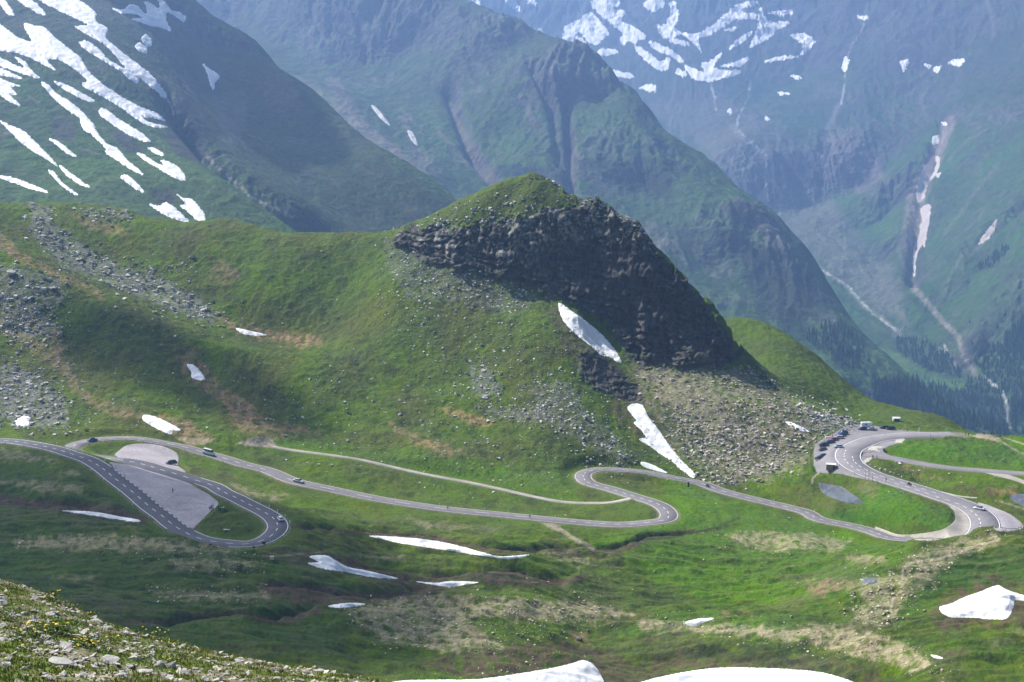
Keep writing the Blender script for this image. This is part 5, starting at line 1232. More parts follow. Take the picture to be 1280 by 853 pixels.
scatter('scree', near, [(SCREE_P, 4200, 0.12, 1.0, 1.0), ([(840, 520), (930, 530), (1000, 560), (960, 595), (890, 600), (850, 560)], 1300, 0.2, 1.3, 1.1), (ZN([(400, 250), (560, 260), (700, 360), (720, 390), (640, 370), (500, 320)]), 260, 0.15, 0.6, 0.9),
                       ([(930, 465), (1000, 500), (1060, 528), (1040, 540), (980, 520)], 600, 0.2, 1.2, 1.15)], base=(0.43, 0.395, 0.33))
scatter('scree', near, [(STONY[0][0], 2300, 0.15, 1.5, 1.05), (STONY[1][0], 220, 0.2, 1.5, 1.0), (STONY[2][0], 1100, 0.15, 1.3, 1.05), (STONY[3][0], 500, 0.2, 1.2, 1.1), (STONY[4][0], 2200, 0.14, 0.8, 1.3), ([(470, 330), (720, 400), (760, 480), (700, 540), (560, 470), (470, 400)], 1500, 0.14, 0.7, 1.3), (STONY[5][0], 260, 0.2, 1.4, 1.0), (STONY[6][0], 220, 0.2, 1.4, 1.0),
                       (STONY[7][0], 700, 0.14, 0.9, 1.2), (STONY[8][0], 350, 0.15, 0.9, 1.0), (STONY[9][0], 500, 0.2, 1.3, 1.2), (ZA([(560, 290), (640, 260), (700, 270), (620, 310)]), 120, 0.2, 0.8, 1.1)], base=(0.42, 0.41, 0.385))
scatter('scree', near, [(HILLALL, 3000, 0.12, 0.6, 1.25), (ZA([(0, 260), (240, 320), (260, 560), (420, 780), (300, 853), (0, 853)]), 1300, 0.12, 0.8, 1.2), ([(330, 460), (780, 480), (800, 600), (340, 560)], 420, 0.18, 1.2, 1.25), (ZK([(180, 260), (560, 70), (700, 40), (900, 130), (760, 200), (400, 240)]), 130, 0.2, 0.9, 1.3), (ZK([(720, 50), (800, 70), (820, 100), (740, 95)]), 60, 0.3, 1.1, 1.2),
                       (ZK([(180, 210), (620, 170), (900, 130), (1080, 190), (1150, 260), (860, 260), (600, 280), (420, 310), (200, 270)]), 1300, 0.2, 1.3, 1.15), (ZK([(930, 140), (1130, 240), (1140, 330), (1060, 250), (960, 180)]), 300, 0.3, 1.5, 1.2)], base=(0.40, 0.39, 0.36))
scatter('gravel', near, [(ZB([(300, 330), (520, 280), (1100, 300), (1240, 350), (820, 450), (420, 430)]), 1500, 0.10, 0.42, 1.1), (ZC([(0, 360), (500, 390), (860, 430), (1060, 560), (820, 500), (300, 405)]), 1100, 0.08, 0.4, 1.1), (ZC([(690, 250), (900, 150), (1200, 80), (960, 240), (840, 380), (700, 370)]), 1300, 0.08, 0.5, 1.15),
                       (ZC([(280, 75), (560, 75), (700, 100), (480, 130)]), 450, 0.08, 0.35, 1.1), (ZL([(60, 560), (560, 545), (960, 600), (600, 600)]), 500, 0.1, 0.45, 1.0), (ZL([(600, 770), (1050, 770), (900, 800)]), 250, 0.1, 0.4, 1.0), (ZL([(680, 640), (1050, 660), (700, 680)]), 220, 0.1, 0.4, 1.0),
                       ([(380, 560), (720, 590), (700, 640), (400, 610)], 160, 0.12, 0.6, 1.2), ([(860, 610), (1100, 700), (900, 800), (640, 740)], 160, 0.1, 0.4, 1.2), ([(1090, 600), (1180, 612), (1200, 600), (1120, 582)], 120, 0.12, 0.5, 1.2), (ZB([(400, 560), (1100, 480), (1180, 560)]), 160, 0.1, 0.4, 1.1)], base=(0.50, 0.44, 0.33), D0=340)

# boulders one can tell apart
BM = []
for v, f in BT2:
    o = np_mesh('boulder', v, f, stone_m, np.tile([[0.42, 0.41, 0.38]], (len(v), 1)), smooth=False); BM.append(o.data); bpy.data.objects.remove(o)
def boulder(px, py, size, lab, group=None, field=None, D0=380, D1=870, sink=0.25):
    W, ok = (field or near).cast(np.array([px], float), np.array([py], float))
    if not ok[0]: return None
    o = bpy.data.objects.new('boulder', BM[rng.integers(len(BM))]); COL.objects.link(o)
    o.location = W[0] + [0, 0, size * sink]; o.scale = (size, size, size); o.rotation_euler = (rng.uniform(-.2, .2), rng.uniform(-.2, .2), rng.uniform(0, 6.28))
    return tag(o, lab, 'boulder', group)
for px, py, s, lab in ((466, 502, 2.0, 'largest pale boulder on the green slope above the gravel track'), (447, 506, 1.1, 'small boulder just left of the largest pale one'), (500, 519, 1.9, 'pale blocky boulder at the top of the brown gully'), (528, 533, 1.5, 'flat boulder right of the brown gully'),
                       (552, 529, 1.3, 'left one of two boulders lying side by side right of the gully'), (561, 530, 1.2, 'right one of two boulders lying side by side right of the gully'), (531, 574, 1.1, 'rounded boulder alone on the green just above the gravel track'), (589, 587, 1.1, 'greenish boulder between the gully and the gravel track'),
                       (652, 607, 1.0, 'pale boulder just above the gravel track near the hairpin'), (709, 616, 1.1, 'pale boulder in the meadow left of the hairpin bend'), (610, 554, 1.0, 'boulder with a dark shadow below the brown ledge'), (626, 524, 1.0, 'boulder at the right end of the brown ledge'),
                       (490, 575, 0.8, 'small stone near the gravel track bend'), (613, 360, 1.8, 'white boulder highest on the stony slope under the cliff'), (610, 352, 1.2, 'white block right under the left cliff'), (649, 274, 1.5, 'white boulder on the summit meadow'), (634, 271, 1.0, 'small white stone left of the boulder on the summit meadow'),
                       (605, 285, 0.9, 'white stone low on the summit meadow near the cliff edge'), (536, 473, 1.6, 'greenish boulder on the slope below the stony belt'), (638, 470, 1.2, 'white upright boulder on the slope left of the dark outcrop'), (568, 480, 1.6, 'light rock at the left end of the small rocky hump'),
                       (21, 443, 2.2, 'whitish boulder at the left edge of the hillside'), (14, 343, 4.5, 'big grey rock at the left edge of the ridge'), (66, 362, 3.6, 'grey rock, lowest of the dark outcrop at the left'), (62, 350, 3.0, 'grey rock, top of the dark outcrop at the left'), (38, 374, 3.0, 'dark rock with a shaded underside at the left'),
                       (180, 469, 1.5, 'dark boulder alone on the left hillside'), (145, 385, 2.4, 'dark crag on the shaded spur'), (125, 367, 1.8, 'pale stone beside the brown path on the spur'), (148, 361, 1.3, 'pale stone above the spur crest'), (353, 405, 1.2, 'dark boulder under the right end of the boulder field'),
                       (42, 518, 2.2, 'large boulder right of the small snow patch'), (76, 523, 2.4, 'large grey boulder in the heap above the left road'), (60, 521, 1.8, 'tilted grey boulder in the heap above the left road'), (248, 540, 1.4, 'flat pale stone above the minibus road'), (402, 315, 1.8, 'dark rock on the slope under the ridge saddle'),
                       (240, 322, 3.0, 'dark rock cluster under the ridge crest'), (95, 320, 2.8, 'biggest grey block in the upper boulder field'), (200, 360, 2.6, 'big block in the middle of the boulder field'), (42, 256, 2.6, 'pale crag sticking out of the ridge crest at the left'), (110, 266, 2.4, 'pale crag on the ridge crest right of the first'),
                       (398, 581, 1.3, 'long flat outcrop of pale rock in the meadow above the road'), (385, 580, 1.3, 'left end of the flat pale outcrop in the meadow'), (415, 582, 1.2, 'right end of the flat pale outcrop in the meadow'), (543, 607, 1.0, 'whitish stone between the road and the gravel track'),
                       (917, 606, 1.1, 'white boulder at the foot of the scree by the road'), (966, 564, 1.5, 'pale block in the middle of the scree'), (872, 552, 1.6, 'grey block in the left half of the scree'), (1172, 623, 1.3, 'dark stone at the meadow side of the wide road'),
                       (1155, 764, 0.9, 'dark stone on the slope beside the footpath'), (895, 630, 0.8, 'pale stone in the meadow below the road'), (987, 648, 0.9, 'small pale stone under the lower road'), (1028, 823, 0.6, 'white stone in the dark scrub at the bottom'), (723, 799, 1.6, 'yellowish earth block above the peaked snowfield')):
    boulder(px, py, s * 0.62, lab)
# ------------------------------------------------------------------ the near bank at the viewer's feet
FG = [(0, 728, 38), (-120, 712, 40), (60, 745, 37), (120, 774, 36), (200, 800, 34.5), (300, 821, 33.5), (400, 838, 33), (480, 854, 32.5), (560, 880, 32), (700, 905, 31),
      (0, 790, 27.5), (0, 853, 20.5), (150, 853, 22), (300, 853, 26.5), (100, 815, 26.5), (200, 830, 27), (-120, 853, 19), (-120, 780, 27), (400, 880, 24), (560, 930, 21), (0, 950, 13), (300, 980, 13), (700, 1000, 13), (60, 790, 29), (60, 765, 32.5)]
pts = [tuple(world_pt(*q)) for q in FG]
for px, py, D in FG[:10]:
    u, s_ = ray(px, py)
    for dD, dz in ((3, 1.35), (7, 3.6), (16, 10), (34, 27)): pts.append((float(u) * (D + dD), D + dD, float(s_) * D - dz))
for x in (-6, 0, 5): pts.append((x, 6, -3.0)); pts.append((x, 3.5, -2.2))
fg = Field(-0.46, 0.30, 760, np.concatenate([np.geomspace(4, 15, 40, endpoint=False), np.arange(15, 40, 0.055), np.geomspace(40, 72, 60)]))
fg.Z = fg.coarse(TPS(pts, 1e-6), 5, 5)
X, Y = fg.X, fg.Y
fpx, fpy = project(X, Y, fg.Z)
g1 = fbm(X / 3.2, Y / 3.2, 4, 301); g2 = fbm(X / 0.9, Y / 0.9, 4, 305); g3, ge = facets(X / 0.55 + 0.3 * g2, Y / 0.42, 9)
dirn = X * 0.55 + Y * 0.85
stony = sstep(-0.12, 0.22, fbm((X + 0.6 * Y) / 1.5, (Y - 0.6 * X) / 0.7, 4, 311) + 0.25 * fbm(X / 0.6, Y / 0.6, 2, 313))
fade = 1 - sstep(38, 48, Y)
fg.Z = fg.Z + fade * (0.11 * g1 - 0.03 + 0.05 * g2 + stony * 0.07 * (g3 - 0.4) + 0.018 * fbm(X / 0.12, Y / 0.12, 3, 317))
Cg = np.zeros(X.shape + (3,)); Cg[:] = (0.11, 0.165, 0.03)
Cg = mixc(Cg, sstep(-0.2, 0.4, g2) * 0.5, (0.05, 0.085, 0.016))
Cg = mixc(Cg, sstep(0.0, 0.45, fbm(X / 1.4, Y / 1.4, 3, 321)) * 0.55, (0.15, 0.12, 0.055))
Cg = mixc(Cg, stony * 0.75, (0.25, 0.21, 0.15))
Cg = Cg * (1 + 0.35 * fbm(X / 0.09, Y / 0.09, 2, 325) * fade)[..., None] * (1 - 0.25 * stony * (1 - sstep(0, 0.2, ge)))[..., None]
bank_m = ground_mat('bank_turf', 0.9, 9.0, 3.5, 0.3, 0.03)
tag(np_mesh('hillside', np.stack([X, Y, fg.Z], -1).reshape(-1, 3), grid_quads(*X.shape), bank_m, Cg), kind='structure')
def stony_at(x, y):
    return fbm((x + 0.6 * y) / 1.5, (y - 0.6 * x) / 0.7, 4, 311) + 0.25 * fbm(x / 0.6, y / 0.6, 2, 313)
# small stones as ground cover
n = 14000
gy = 17 + 24 * rng.random(n) ** 0.8; gxx = gy * rng.uniform(-0.42, 0.02, n)
k = stony_at(gxx, gy) + rng.uniform(-0.25, 0.25, n) > 0.02
gxx, gy = gxx[k], gy[k]; gz = fg.height(gxx, gy)
Vs, Qs, Cs, off = [], [], [], 0
for i in range(len(gxx)):
    v, q = CUBES[rng.integers(12)]; s_ = 0.015 * 6 ** (rng.random() ** 2.6)
    m = rot3(rng.uniform(-.4, .4), rng.uniform(-.4, .4), rng.uniform(0, 6.28))
    Vs.append((v * s_ * [1.2, 1, 0.6]) @ m.T + [gxx[i], gy[i], gz[i] + 0.012]); Qs.append(q + off); off += 8
    Cs.append(np.tile(np.array([0.42, 0.39, 0.34]) * rng.uniform(0.55, 1.35) * [1, rng.uniform(.96, 1.02), rng.uniform(.88, 1.06)], (8, 1)))
tag(np_mesh('gravel', np.concatenate(Vs), np.concatenate(Qs), stone_m, np.concatenate(Cs), smooth=False), kind='stuff')
# grass tufts
n = 26000
gy = 16 + 25 * rng.random(n) ** 0.75; gxx = gy * rng.uniform(-0.43, 0.03, n)
k = stony_at(gxx, gy) + rng.uniform(-0.25, 0.3, n) < 0.10
gxx, gy = gxx[k], gy[k]; gz = fg.height(gxx, gy); n = len(gxx)
V, Q, Cc = [], [], []
tone = fbm(gxx / 1.1, gy / 1.1, 3, 331)
nbld = 6
a = rng.uniform(0, 6.28, (n, nbld)); h = rng.uniform(0.03, 0.10, (n, nbld)) * (1 + 0.6 * np.clip(tone, -.5, .8))[:, None]; w = rng.uniform(0.006, 0.014, (n, nbld)); ln = rng.uniform(0.3, 0.9, (n, nbld)) * h
bx = gxx[:, None] + rng.uniform(-.06, .06, (n, nbld)); by = gy[:, None] + rng.uniform(-.06, .06, (n, nbld)); bz = np.repeat(gz[:, None], nbld, 1) - 0.01
dx, dy = np.cos(a), np.sin(a)
P = np.stack([np.stack([bx - dy * w, by + dx * w, bz], -1), np.stack([bx + dy * w, by - dx * w, bz], -1), np.stack([bx + dx * ln, by + dy * ln, bz + h], -1)], 2)
gcol = np.array([0.17, 0.225, 0.035])[None, None] * (0.6 + 0.7 * rng.random((n, nbld, 1))) * np.where(rng.random((n, nbld, 1)) < 0.22, np.array([1.7, 1.15, 1.6]), 1.0) * (1 + 0.5 * tone)[:, None, None]
gm_ = ground_mat('grass_blades', 1.5, 12, 4, 0.15, 0.0)
tag(np_mesh('grass', P.reshape(-1, 3), np.arange(n * nbld * 3).reshape(-1, 3), gm_, np.repeat(np.clip(gcol, 0.01, .6)[:, :, None], 3, 2).reshape(-1, 3), smooth=False), kind='stuff')
# cushions of low green plants and yellow flowers
flower_y = plain('yellow_petals', (0.75, 0.52, 0.02), 0.6, var=0.1); leaf_d = plain('cushion_leaves', (0.055, 0.11, 0.018), 0.9, var=0.3, scale=30)
def flower_mesh(seed, nf, spread):
    g = np.random.default_rng(seed); V = []; Q = []
    for _ in range(nf):
        cx, cy = g.normal(0, spread, 2); hz = g.uniform(0.06, 0.13); r = g.uniform(0.011, 0.018); b = len(V)
        for a_ in range(6): V.append((cx + r * math.cos(a_ * 1.047), cy + r * math.sin(a_ * 1.047), hz + g.uniform(-.004, .004)))
        V.append((cx, cy, hz - 0.012)); V.append((cx, cy, hz + 0.006))
        for a_ in range(6): Q.append((b + a_, b + (a_ + 1) % 6, b + 7)); Q.append((b + (a_ + 1) % 6, b + a_, b + 6))
    return np.array(V), np.array(Q)
def leaf_mesh(seed, nl, spread, hh):
    g = np.random.default_rng(seed); V = []; Q = []
    for _ in range(nl):
        cx, cy = g.normal(0, spread, 2); a_ = g.uniform(0, 6.28); l = g.uniform(0.03, 0.07); z = g.uniform(0, hh); b = len(V); c_, s_ = math.cos(a_), math.sin(a_)
        V += [(cx, cy, z), (cx + l * .5 * c_ - .3 * l * s_, cy + l * .5 * s_ + .3 * l * c_, z + .5 * l), (cx + l * c_, cy + l * s_, z + .55 * l), (cx + l * .5 * c_ + .3 * l * s_, cy + l * .5 * s_ - .3 * l * c_, z + .5 * l)]
        Q.append((b, b + 1, b + 2, b + 3))
    return np.array(V), np.array(Q)
FMs = []
for s_ in range(4):
    o1 = np_mesh('flowers', *flower_mesh(s_, 4 + 2 * s_, 0.10), flower_y, smooth=False); o2 = np_mesh('leaves', *leaf_mesh(s_, 90, 0.14, 0.05), leaf_d, smooth=False)
    FMs.append((o1.data, o2.data)); bpy.data.objects.remove(o1); bpy.data.objects.remove(o2)
def fg_at(px, py):
    W, ok = fg.cast(np.array([px], float), np.array([py], float)); return W[0] if ok[0] else None
def flower_clump(px, py, s_, lab):
    w_ = fg_at(px, py)
    if w_ is None: return
    o = empty('flower_clump', w_, rng.uniform(0, 6)); i = rng.integers(4)
    for nm, me in (('blossoms', FMs[i][0]), ('leaves', FMs[i][1])):
        c_ = bpy.data.objects.new(nm, me); COL.objects.link(c_); c_.parent = o
    o.scale = (s_, s_, s_); tag(o, lab, 'flower', 'yellow flower clumps on the near bank')
ZF = lambda x, y: (x / 5.333, 690 + y / 5.3125)
for x, y, s_, lab in ((8, 440, 1.6, 'yellow flower clump at the left edge of the near bank'), (18, 460, 1.3, 'orange yellow flowers just below the clump at the left edge'), (195, 555, 1.5, 'yellow flower clump left of the widest yellow one'), (208, 590, 1.5, 'yellow flower clump just below the one left of the widest'),
                   (360, 548, 2.3, 'widest yellow flower clump in the middle of the near bank'), (408, 560, 1.2, 'yellow flowers just right of the widest clump'), (535, 628, 1.4, 'yellow flowers under the mossy hollow of the near bank'), (588, 640, 1.7, 'yellow flowers right of the mossy hollow'), (330, 320, 1.6, 'yellow green flower clump up on the rim of the near bank'),
                   (275, 515, 1.1, 'small orange flowers above the widest clump'), (1030, 575, 1.4, 'yellow flowers on the right flank of the near bank'), (1110, 640, 1.0, 'small yellow flowers low on the right flank of the near bank'), (855, 470, 1.2, 'yellow flowers on the rim beside the grey rim boulder'), (600, 425, 1.0, 'yellow flowers on the rim in the middle of the near bank')):
    flower_clump(*ZF(x, y), s_, lab)
for x, y, s_ in ((1180, 600, .9), (1240, 700, 1), (1150, 735, 1), (700, 470, .9), (480, 380, .8), (420, 350, .8), (940, 720, 1), (80, 250, .8), (150, 650, 1)):
    flower_clump(*ZF(x, y), s_, 'small sparse yellow flower tuft among the stones of the near bank')
# boulders of the near bank
NB = [(1140, 770, .62, 'grey split boulder with a dark cleft low on the near bank'), (740, 735, .60, 'tan flat-sided slab in the middle of the stony belt'), (900, 720, .55, 'pale rock right behind the tan slab'), (20, 350, .60, 'dark topped rock at the left edge of the near bank'), (355, 390, .34, 'bright white stone under the rim of the near bank'), (905, 487, .34, 'grey boulder standing on the rim of the near bank'),
      (990, 528, .24, 'flat white stone on the rim right of the grey rim boulder'), (400, 750, .62, 'long grey slab lying downhill at the lower left'), (150, 645, .36, 'white angular stone above the lower left grass tuft'), (640, 470, .50, 'weathered outcrop slab in the upper middle of the bank'), (700, 510, .40, 'lower end of the weathered outcrop slab'), (560, 545, .45, 'rough brown rock over the mossy hollow'),
      (620, 580, .42, 'rock over the dark hollow in the middle of the bank'), (690, 600, .36, 'right hand rock over the dark hollow'), (1010, 690, .34, 'dark mossy rock right of the pale rocks'), (1060, 760, .42, 'pale block left of the split boulder'), (20, 590, .34, 'grey stone at the left edge below the flowers'), (5, 500, .42, 'dark stone cut by the left edge'), (440, 640, .42, 'pale flat rock below the widest flowers'), (370, 640, .34, 'pale rock beneath the widest flowers, left one'),
      (240, 640, .30, 'white stone beside the angular stone at the lower left'), (560, 830, .34, 'white stone at the bottom edge below the stony belt'), (420, 820, .36, 'tilted slab at the bottom edge left of the white stone'), (800, 830, .40, 'pale slab at the bottom edge under the tan slab'), (960, 800, .40, 'rock at the bottom edge left of the pale block'), (1200, 800, .34, 'rock right below the split boulder'),
      (330, 420, .36, 'grey brown rock left below the bright white stone'), (170, 420, .34, 'brownish slab on the upper left of the bank'), (60, 440, .30, 'flat stone above the left flowers'), (1200, 670, .24, 'small white stone on the right flank of the bank'), (900, 590, .26, 'pale stone in the grass of the right flank'), (780, 480, .24, 'small pale stone right of the weathered slab'), (710, 425, .26, 'white stone on the rim above the weathered slab'), (655, 430, .22, 'little stone on the rim, left of the white one')]
for x, y, s_, lab in NB:
    w_ = fg_at(*ZF(x, y))
    if w_ is None: continue
    o = bpy.data.objects.new('boulder', BM[rng.integers(len(BM))]); COL.objects.link(o); s_ *= 0.34
    o.location = w_ + [0, 0, 0.12 * s_]; o.scale = (s_ * rng.uniform(1, 1.5), s_, s_ * rng.uniform(.6, .9)); o.rotation_euler = (rng.uniform(-.3, .3), rng.uniform(-.3, .3), rng.uniform(0, 6.28))
    tag(o, lab, 'boulder')
cnt = 0
while cnt < 150:
    px, py = rng.uniform(-5, 470), rng.uniform(735, 853)
    w_ = fg_at(px, py)
    if w_ is None or stony_at(w_[0], w_[1]) < 0.05: continue
    o = bpy.data.objects.new('rock', BM[rng.integers(len(BM))]); COL.objects.link(o); s_ = 0.035 + 0.075 * rng.random() ** 2
    o.location = w_ + [0, 0, 0.03]; o.scale = (s_ * rng.uniform(1, 1.6), s_, s_ * rng.uniform(.5, .8)); o.rotation_euler = (rng.uniform(-.3, .3), rng.uniform(-.3, .3), rng.uniform(0, 6.28))
    tag(o, 'small pale stone half buried in the stony turf of the near bank', 'rock', 'small stones strewn over the near bank'); cnt += 1
# ------------------------------------------------------------------ vehicles
glass_m = plain('dark_glass', (0.02, 0.025, 0.03), 0.08, spec=0.8, var=0.0)
tyre_m = plain('rubber', (0.02, 0.02, 0.02), 0.85, var=0.2); rim_m = plain('alloy', (0.45, 0.45, 0.46), 0.35, 0.8, var=0.05)
lamp_w = plain('headlamp_lens', (0.75, 0.78, 0.8), 0.15, var=0.0); lamp_r = plain('tail_lamp_lens', (0.45, 0.02, 0.02), 0.2, var=0.0)
trim_m = plain('black_trim', (0.03, 0.03, 0.032), 0.7, var=0.1); plate_m = plain('number_plate', (0.7, 0.7, 0.68), 0.5, var=0.02)
_paints = {}
def car_paint(c):
    if c not in _paints: _paints[c] = plain('car_paint', c, 0.28, spec=0.5, var=0.03, coat=0.6)
    return _paints[c]
def loft(name, secs, mat, parent, cap=True, smooth=False):
    """secs: list of rings (same count) of points"""
    V = np.array(secs, float); n, m = V.shape[:2]; Q = []
    for i in range(n - 1):
        for j in range(m):
            Q.append((i * m + j, i * m + (j + 1) % m, (i + 1) * m + (j + 1) % m, (i + 1) * m + j))
    V = V.reshape(-1, 3)
    me = bpy.data.meshes.new(name)
    F = [tuple(q[::-1]) for q in Q]
    if cap: F += [tuple(range(m)), tuple(range((n - 1) * m, n * m))[::-1]]
    me.from_pydata([tuple(v) for v in V], [], F); me.validate()
    import bmesh
    bm = bmesh.new(); bm.from_mesh(me); bmesh.ops.recalc_face_normals(bm, faces=bm.faces); bm.to_mesh(me); bm.free()
    if smooth:
        for p in me.polygons: p.use_smooth = len(p.vertices) == 4
    me.materials.append(mat)
    o = bpy.data.objects.new(name, me); COL.objects.link(o); o.parent = parent
    return o
def boxes(name, bl, mat, parent, bev=0.0):
    """several small boxes as one piece: (cx, cy, cz, sx, sy, sz)"""
    V, F = [], []
    for cx, cy, cz, sx, sy, sz in bl:
        b = len(V)
        for x in (-.5, .5):
            for y in (-.5, .5):
                for z in (-.5, .5): V.append((cx + x * sx, cy + y * sy, cz + z * sz))
        F += [tuple(b + i for i in f) for f in ((0, 1, 3, 2), (4, 6, 7, 5), (0, 4, 5, 1), (2, 3, 7, 6), (0, 2, 6, 4), (1, 5, 7, 3))]
    me = bpy.data.meshes.new(name); me.from_pydata(V, [], F); me.materials.append(mat)
    o = bpy.data.objects.new(name, me); COL.objects.link(o); o.parent = parent
    if bev:
        md = o.modifiers.new('bevel', 'BEVEL'); md.width = bev; md.segments = 2
    return o
def cyl(name, c, axis, r, l, mat, parent, n=16, r2=None):
    V, F = [], []; r2 = r if r2 is None else r2
    ax = {'x': (1, 2, 0), 'y': (2, 0, 1), 'z': (0, 1, 2)}[axis]
    for s, rr in ((-.5, r), (.5, r2)):
        for k in range(n):
            a = 6.2832 * k / n; p = [0, 0, 0]; p[ax[0]] = rr * math.cos(a); p[ax[1]] = rr * math.sin(a); p[ax[2]] = s * l
            V.append((p[0] + c[0], p[1] + c[1], p[2] + c[2]))
    F = [(k, (k + 1) % n, n + (k + 1) % n, n + k) for k in range(n)] + [tuple(range(n))[::-1], tuple(range(n, 2 * n))]
    me = bpy.data.meshes.new(name); me.from_pydata(V, [], F); me.materials.append(mat)
    for p in me.polygons: p.use_smooth = len(p.vertices) == 4
    o = bpy.data.objects.new(name, me); COL.objects.link(o); o.parent = parent
    return o
STY = {  # length, width, height, belt, x of (nose, bonnet end, windscreen top, rear roof, rear glass foot, tail), bonnet height front/back, tail height
 'hatch': (4.1, 1.75, 1.46, 0.92, (2.05, 1.05, 0.35, -1.35, -1.85, -2.05), 0.66, 0.92, 0.95),
 'sedan': (4.6, 1.8, 1.44, 0.92, (2.3, 1.15, 0.45, -0.85, -1.5, -2.3), 0.68, 0.93, 0.95),
 'estate': (4.7, 1.82, 1.48, 0.93, (2.35, 1.25, 0.6, -1.75, -2.2, -2.35), 0.68, 0.94, 0.98),
 'suv': (4.5, 1.86, 1.70, 1.05, (2.25, 1.2, 0.55, -1.6, -2.05, -2.25), 0.85, 1.08, 1.1),
 'van': (5.3, 2.0, 2.2, 1.35, (2.5, 1.75, 1.1, -2.25, -2.42, -2.5), 0.85, 1.12, 1.15)}
def car(style, color, lab, cat='car', group=None, name='car', roof=None):
    L, Wd, H, belt, xs, hf, hb, tl = STY[style]
    o = empty(name, (0, 0, 0)); tag(o, lab, cat, group)
    pm_ = car_paint(color); hw = Wd / 2; zb = 0.24
    def ring(x, w, zt, zbm=zb):
        return [(x, -w * .90, zbm), (x, -w, zbm + .18), (x, -w, zt - .16), (x, -w * .93, zt - .02), (x, -w * .5, zt + .02), (x, w * .5, zt + .02), (x, w * .93, zt - .02), (x, w, zt - .16), (x, w, zbm + .18), (x, w * .90, zbm)]
    n0, n1, n2, n3, n4, n5 = xs
    st = [(n0, .72, hf - .12, zb + .12), (n0 - .12, .88, hf, zb + .04), (n0 - .45, .97, hf + .06, zb), (n1 + .1, 1, hb - .04, zb), (n1, 1, belt + .0, zb), (0, 1, belt, zb), (n3, 1, belt + .02, zb), (n4 + .05, .98, tl, zb), (n5 + .12, .93, tl - .02, zb + .04), (n5, .84, tl - .14, zb + .14)]
    loft('body', [ring(x, hw * w, z, b) for x, w, z, b in st], pm_, o, smooth=True)
    # glasshouse and roof
    gr = lambda x, w, z: [(x, -hw * w, z), (x, hw * w, z)]
    def gh(x0, z0, w0, x1, z1, w1): return [(x0, -hw * w0, z0), (x0, hw * w0, z0), (x1, hw * w1, z1), (x1, -hw * w1, z1)]
    zt = H - .06
    P = {'a': (n1, belt - .02), 'b': (n2, zt), 'c': (n3, zt), 'd': (n4, tl - .03)}
    V = []
    for k, w in (('a', .90), ('b', .76), ('c', .76), ('d', .88)): V += [(P[k][0], -hw * w, P[k][1]), (P[k][0], hw * w, P[k][1])]
    me = bpy.data.meshes.new('windows'); me.from_pydata(V, [], [(0, 2, 3, 1), (4, 6, 7, 5), (0, 6, 4, 2), (1, 3, 5, 7), (2, 4, 5, 3), (0, 1, 7, 6)]); me.materials.append(glass_m)
    g = bpy.data.objects.new('windows', me); COL.objects.link(g); g.parent = o
    md = g.modifiers.new('bevel', 'BEVEL'); md.width = 0.05; md.segments = 2
    rm_ = car_paint(roof) if roof else pm_
    loft('roof', [[(x, -hw * w, z - .07), (x, -hw * (w - .03), z), (x, 0, z + .03), (x, hw * (w - .03), z), (x, hw * w, z - .07)] for x, w, z in ((n2 + .12, .74, zt - .03), (n2 - .15, .79, zt + .03), ((n2 + n3) / 2, .80, zt + .05), (n3 + .1, .79, zt + .03), (n3 - .12, .75, zt - .03))], rm_, o, smooth=True)
    pil = []
    for xa, xb in (((n1 + n2) / 2 - .15, 0), ((n2 + n3) / 2, 0)): pass
    for s in (-1, 1):
        for d in ((0.15, -0.85) if style in ('estate', 'suv', 'van') else (0.05,)):
            boxes('pillar', [((n2 + n3) / 2 + d, s * hw * .845, (belt + zt) / 2, .08, .03, zt - belt)], pm_, o)
    for x in (n0 - L * .185, n5 + L * .19):
        for s in (-1, 1):
            r = .32 if style != 'suv' else .36
            w_ = cyl('wheel', (x, s * (hw - .09), r), 'y', r, .22, tyre_m, o)
            cyl('rim', (x, s * (hw + .025), r), 'y', r * .62, .03, rim_m, w_)
    for s in (-1, 1):
        boxes('headlight', [(n0 - .13, s * hw * .70, hf - .14, .2, .34, .14)], lamp_w, o, .03)
        boxes('tail_light', [(n5 + .10, s * hw * .74, tl - .22, .2, .26, .18)], lamp_r, o, .03)
        boxes('mirror', [(n1 - .15, s * (hw + .08), belt + .05, .12, .18, .12)], pm_, o, .02)
    boxes('bumper', [(n0 - .08, 0, .38, .16, Wd * .8, .16), (n5 + .08, 0, .40, .16, Wd * .8, .16)], trim_m, o, .03)
    boxes('number_plate', [(n5 - .012, 0, .62, .02, .5, .11)], plate_m, o)
    return o
def terrain_pt(px, py):
    for k in range(12):                                        # step down from a skyline until the ground is met
        W, ok = near.cast(np.array([px], float), np.array([py + 0.6 * k], float))
        if ok[0]: return W[0]
    return W[0]
def place(o, px, py, rz, dz=0.12):
    w = terrain_pt(px, py); o.location = (w[0], w[1], w[2] + dz); o.rotation_euler = (0, 0, rz)
    # lean with the ground
    return o
def on_road(o, line, px, py, side, back=False, w=7.0):
    """in the lane right (+) of travel"""
    i = near_idx(line, px, py); n = frame(line)[i]; t = np.array([-n[1], n[0]])
    p = line[i]; q = p[:2] + n * side
    a = math.atan2(t[1], t[0]) + (math.pi if back else 0)
    sl = (line[min(i + 3, len(line) - 1), 2] - line[max(i - 3, 0), 2]) / 9.0
    o.location = (q[0], q[1], p[2] + 0.05); o.rotation_euler = (0, -math.atan(sl) * (-1 if back else 1), a)
    return o
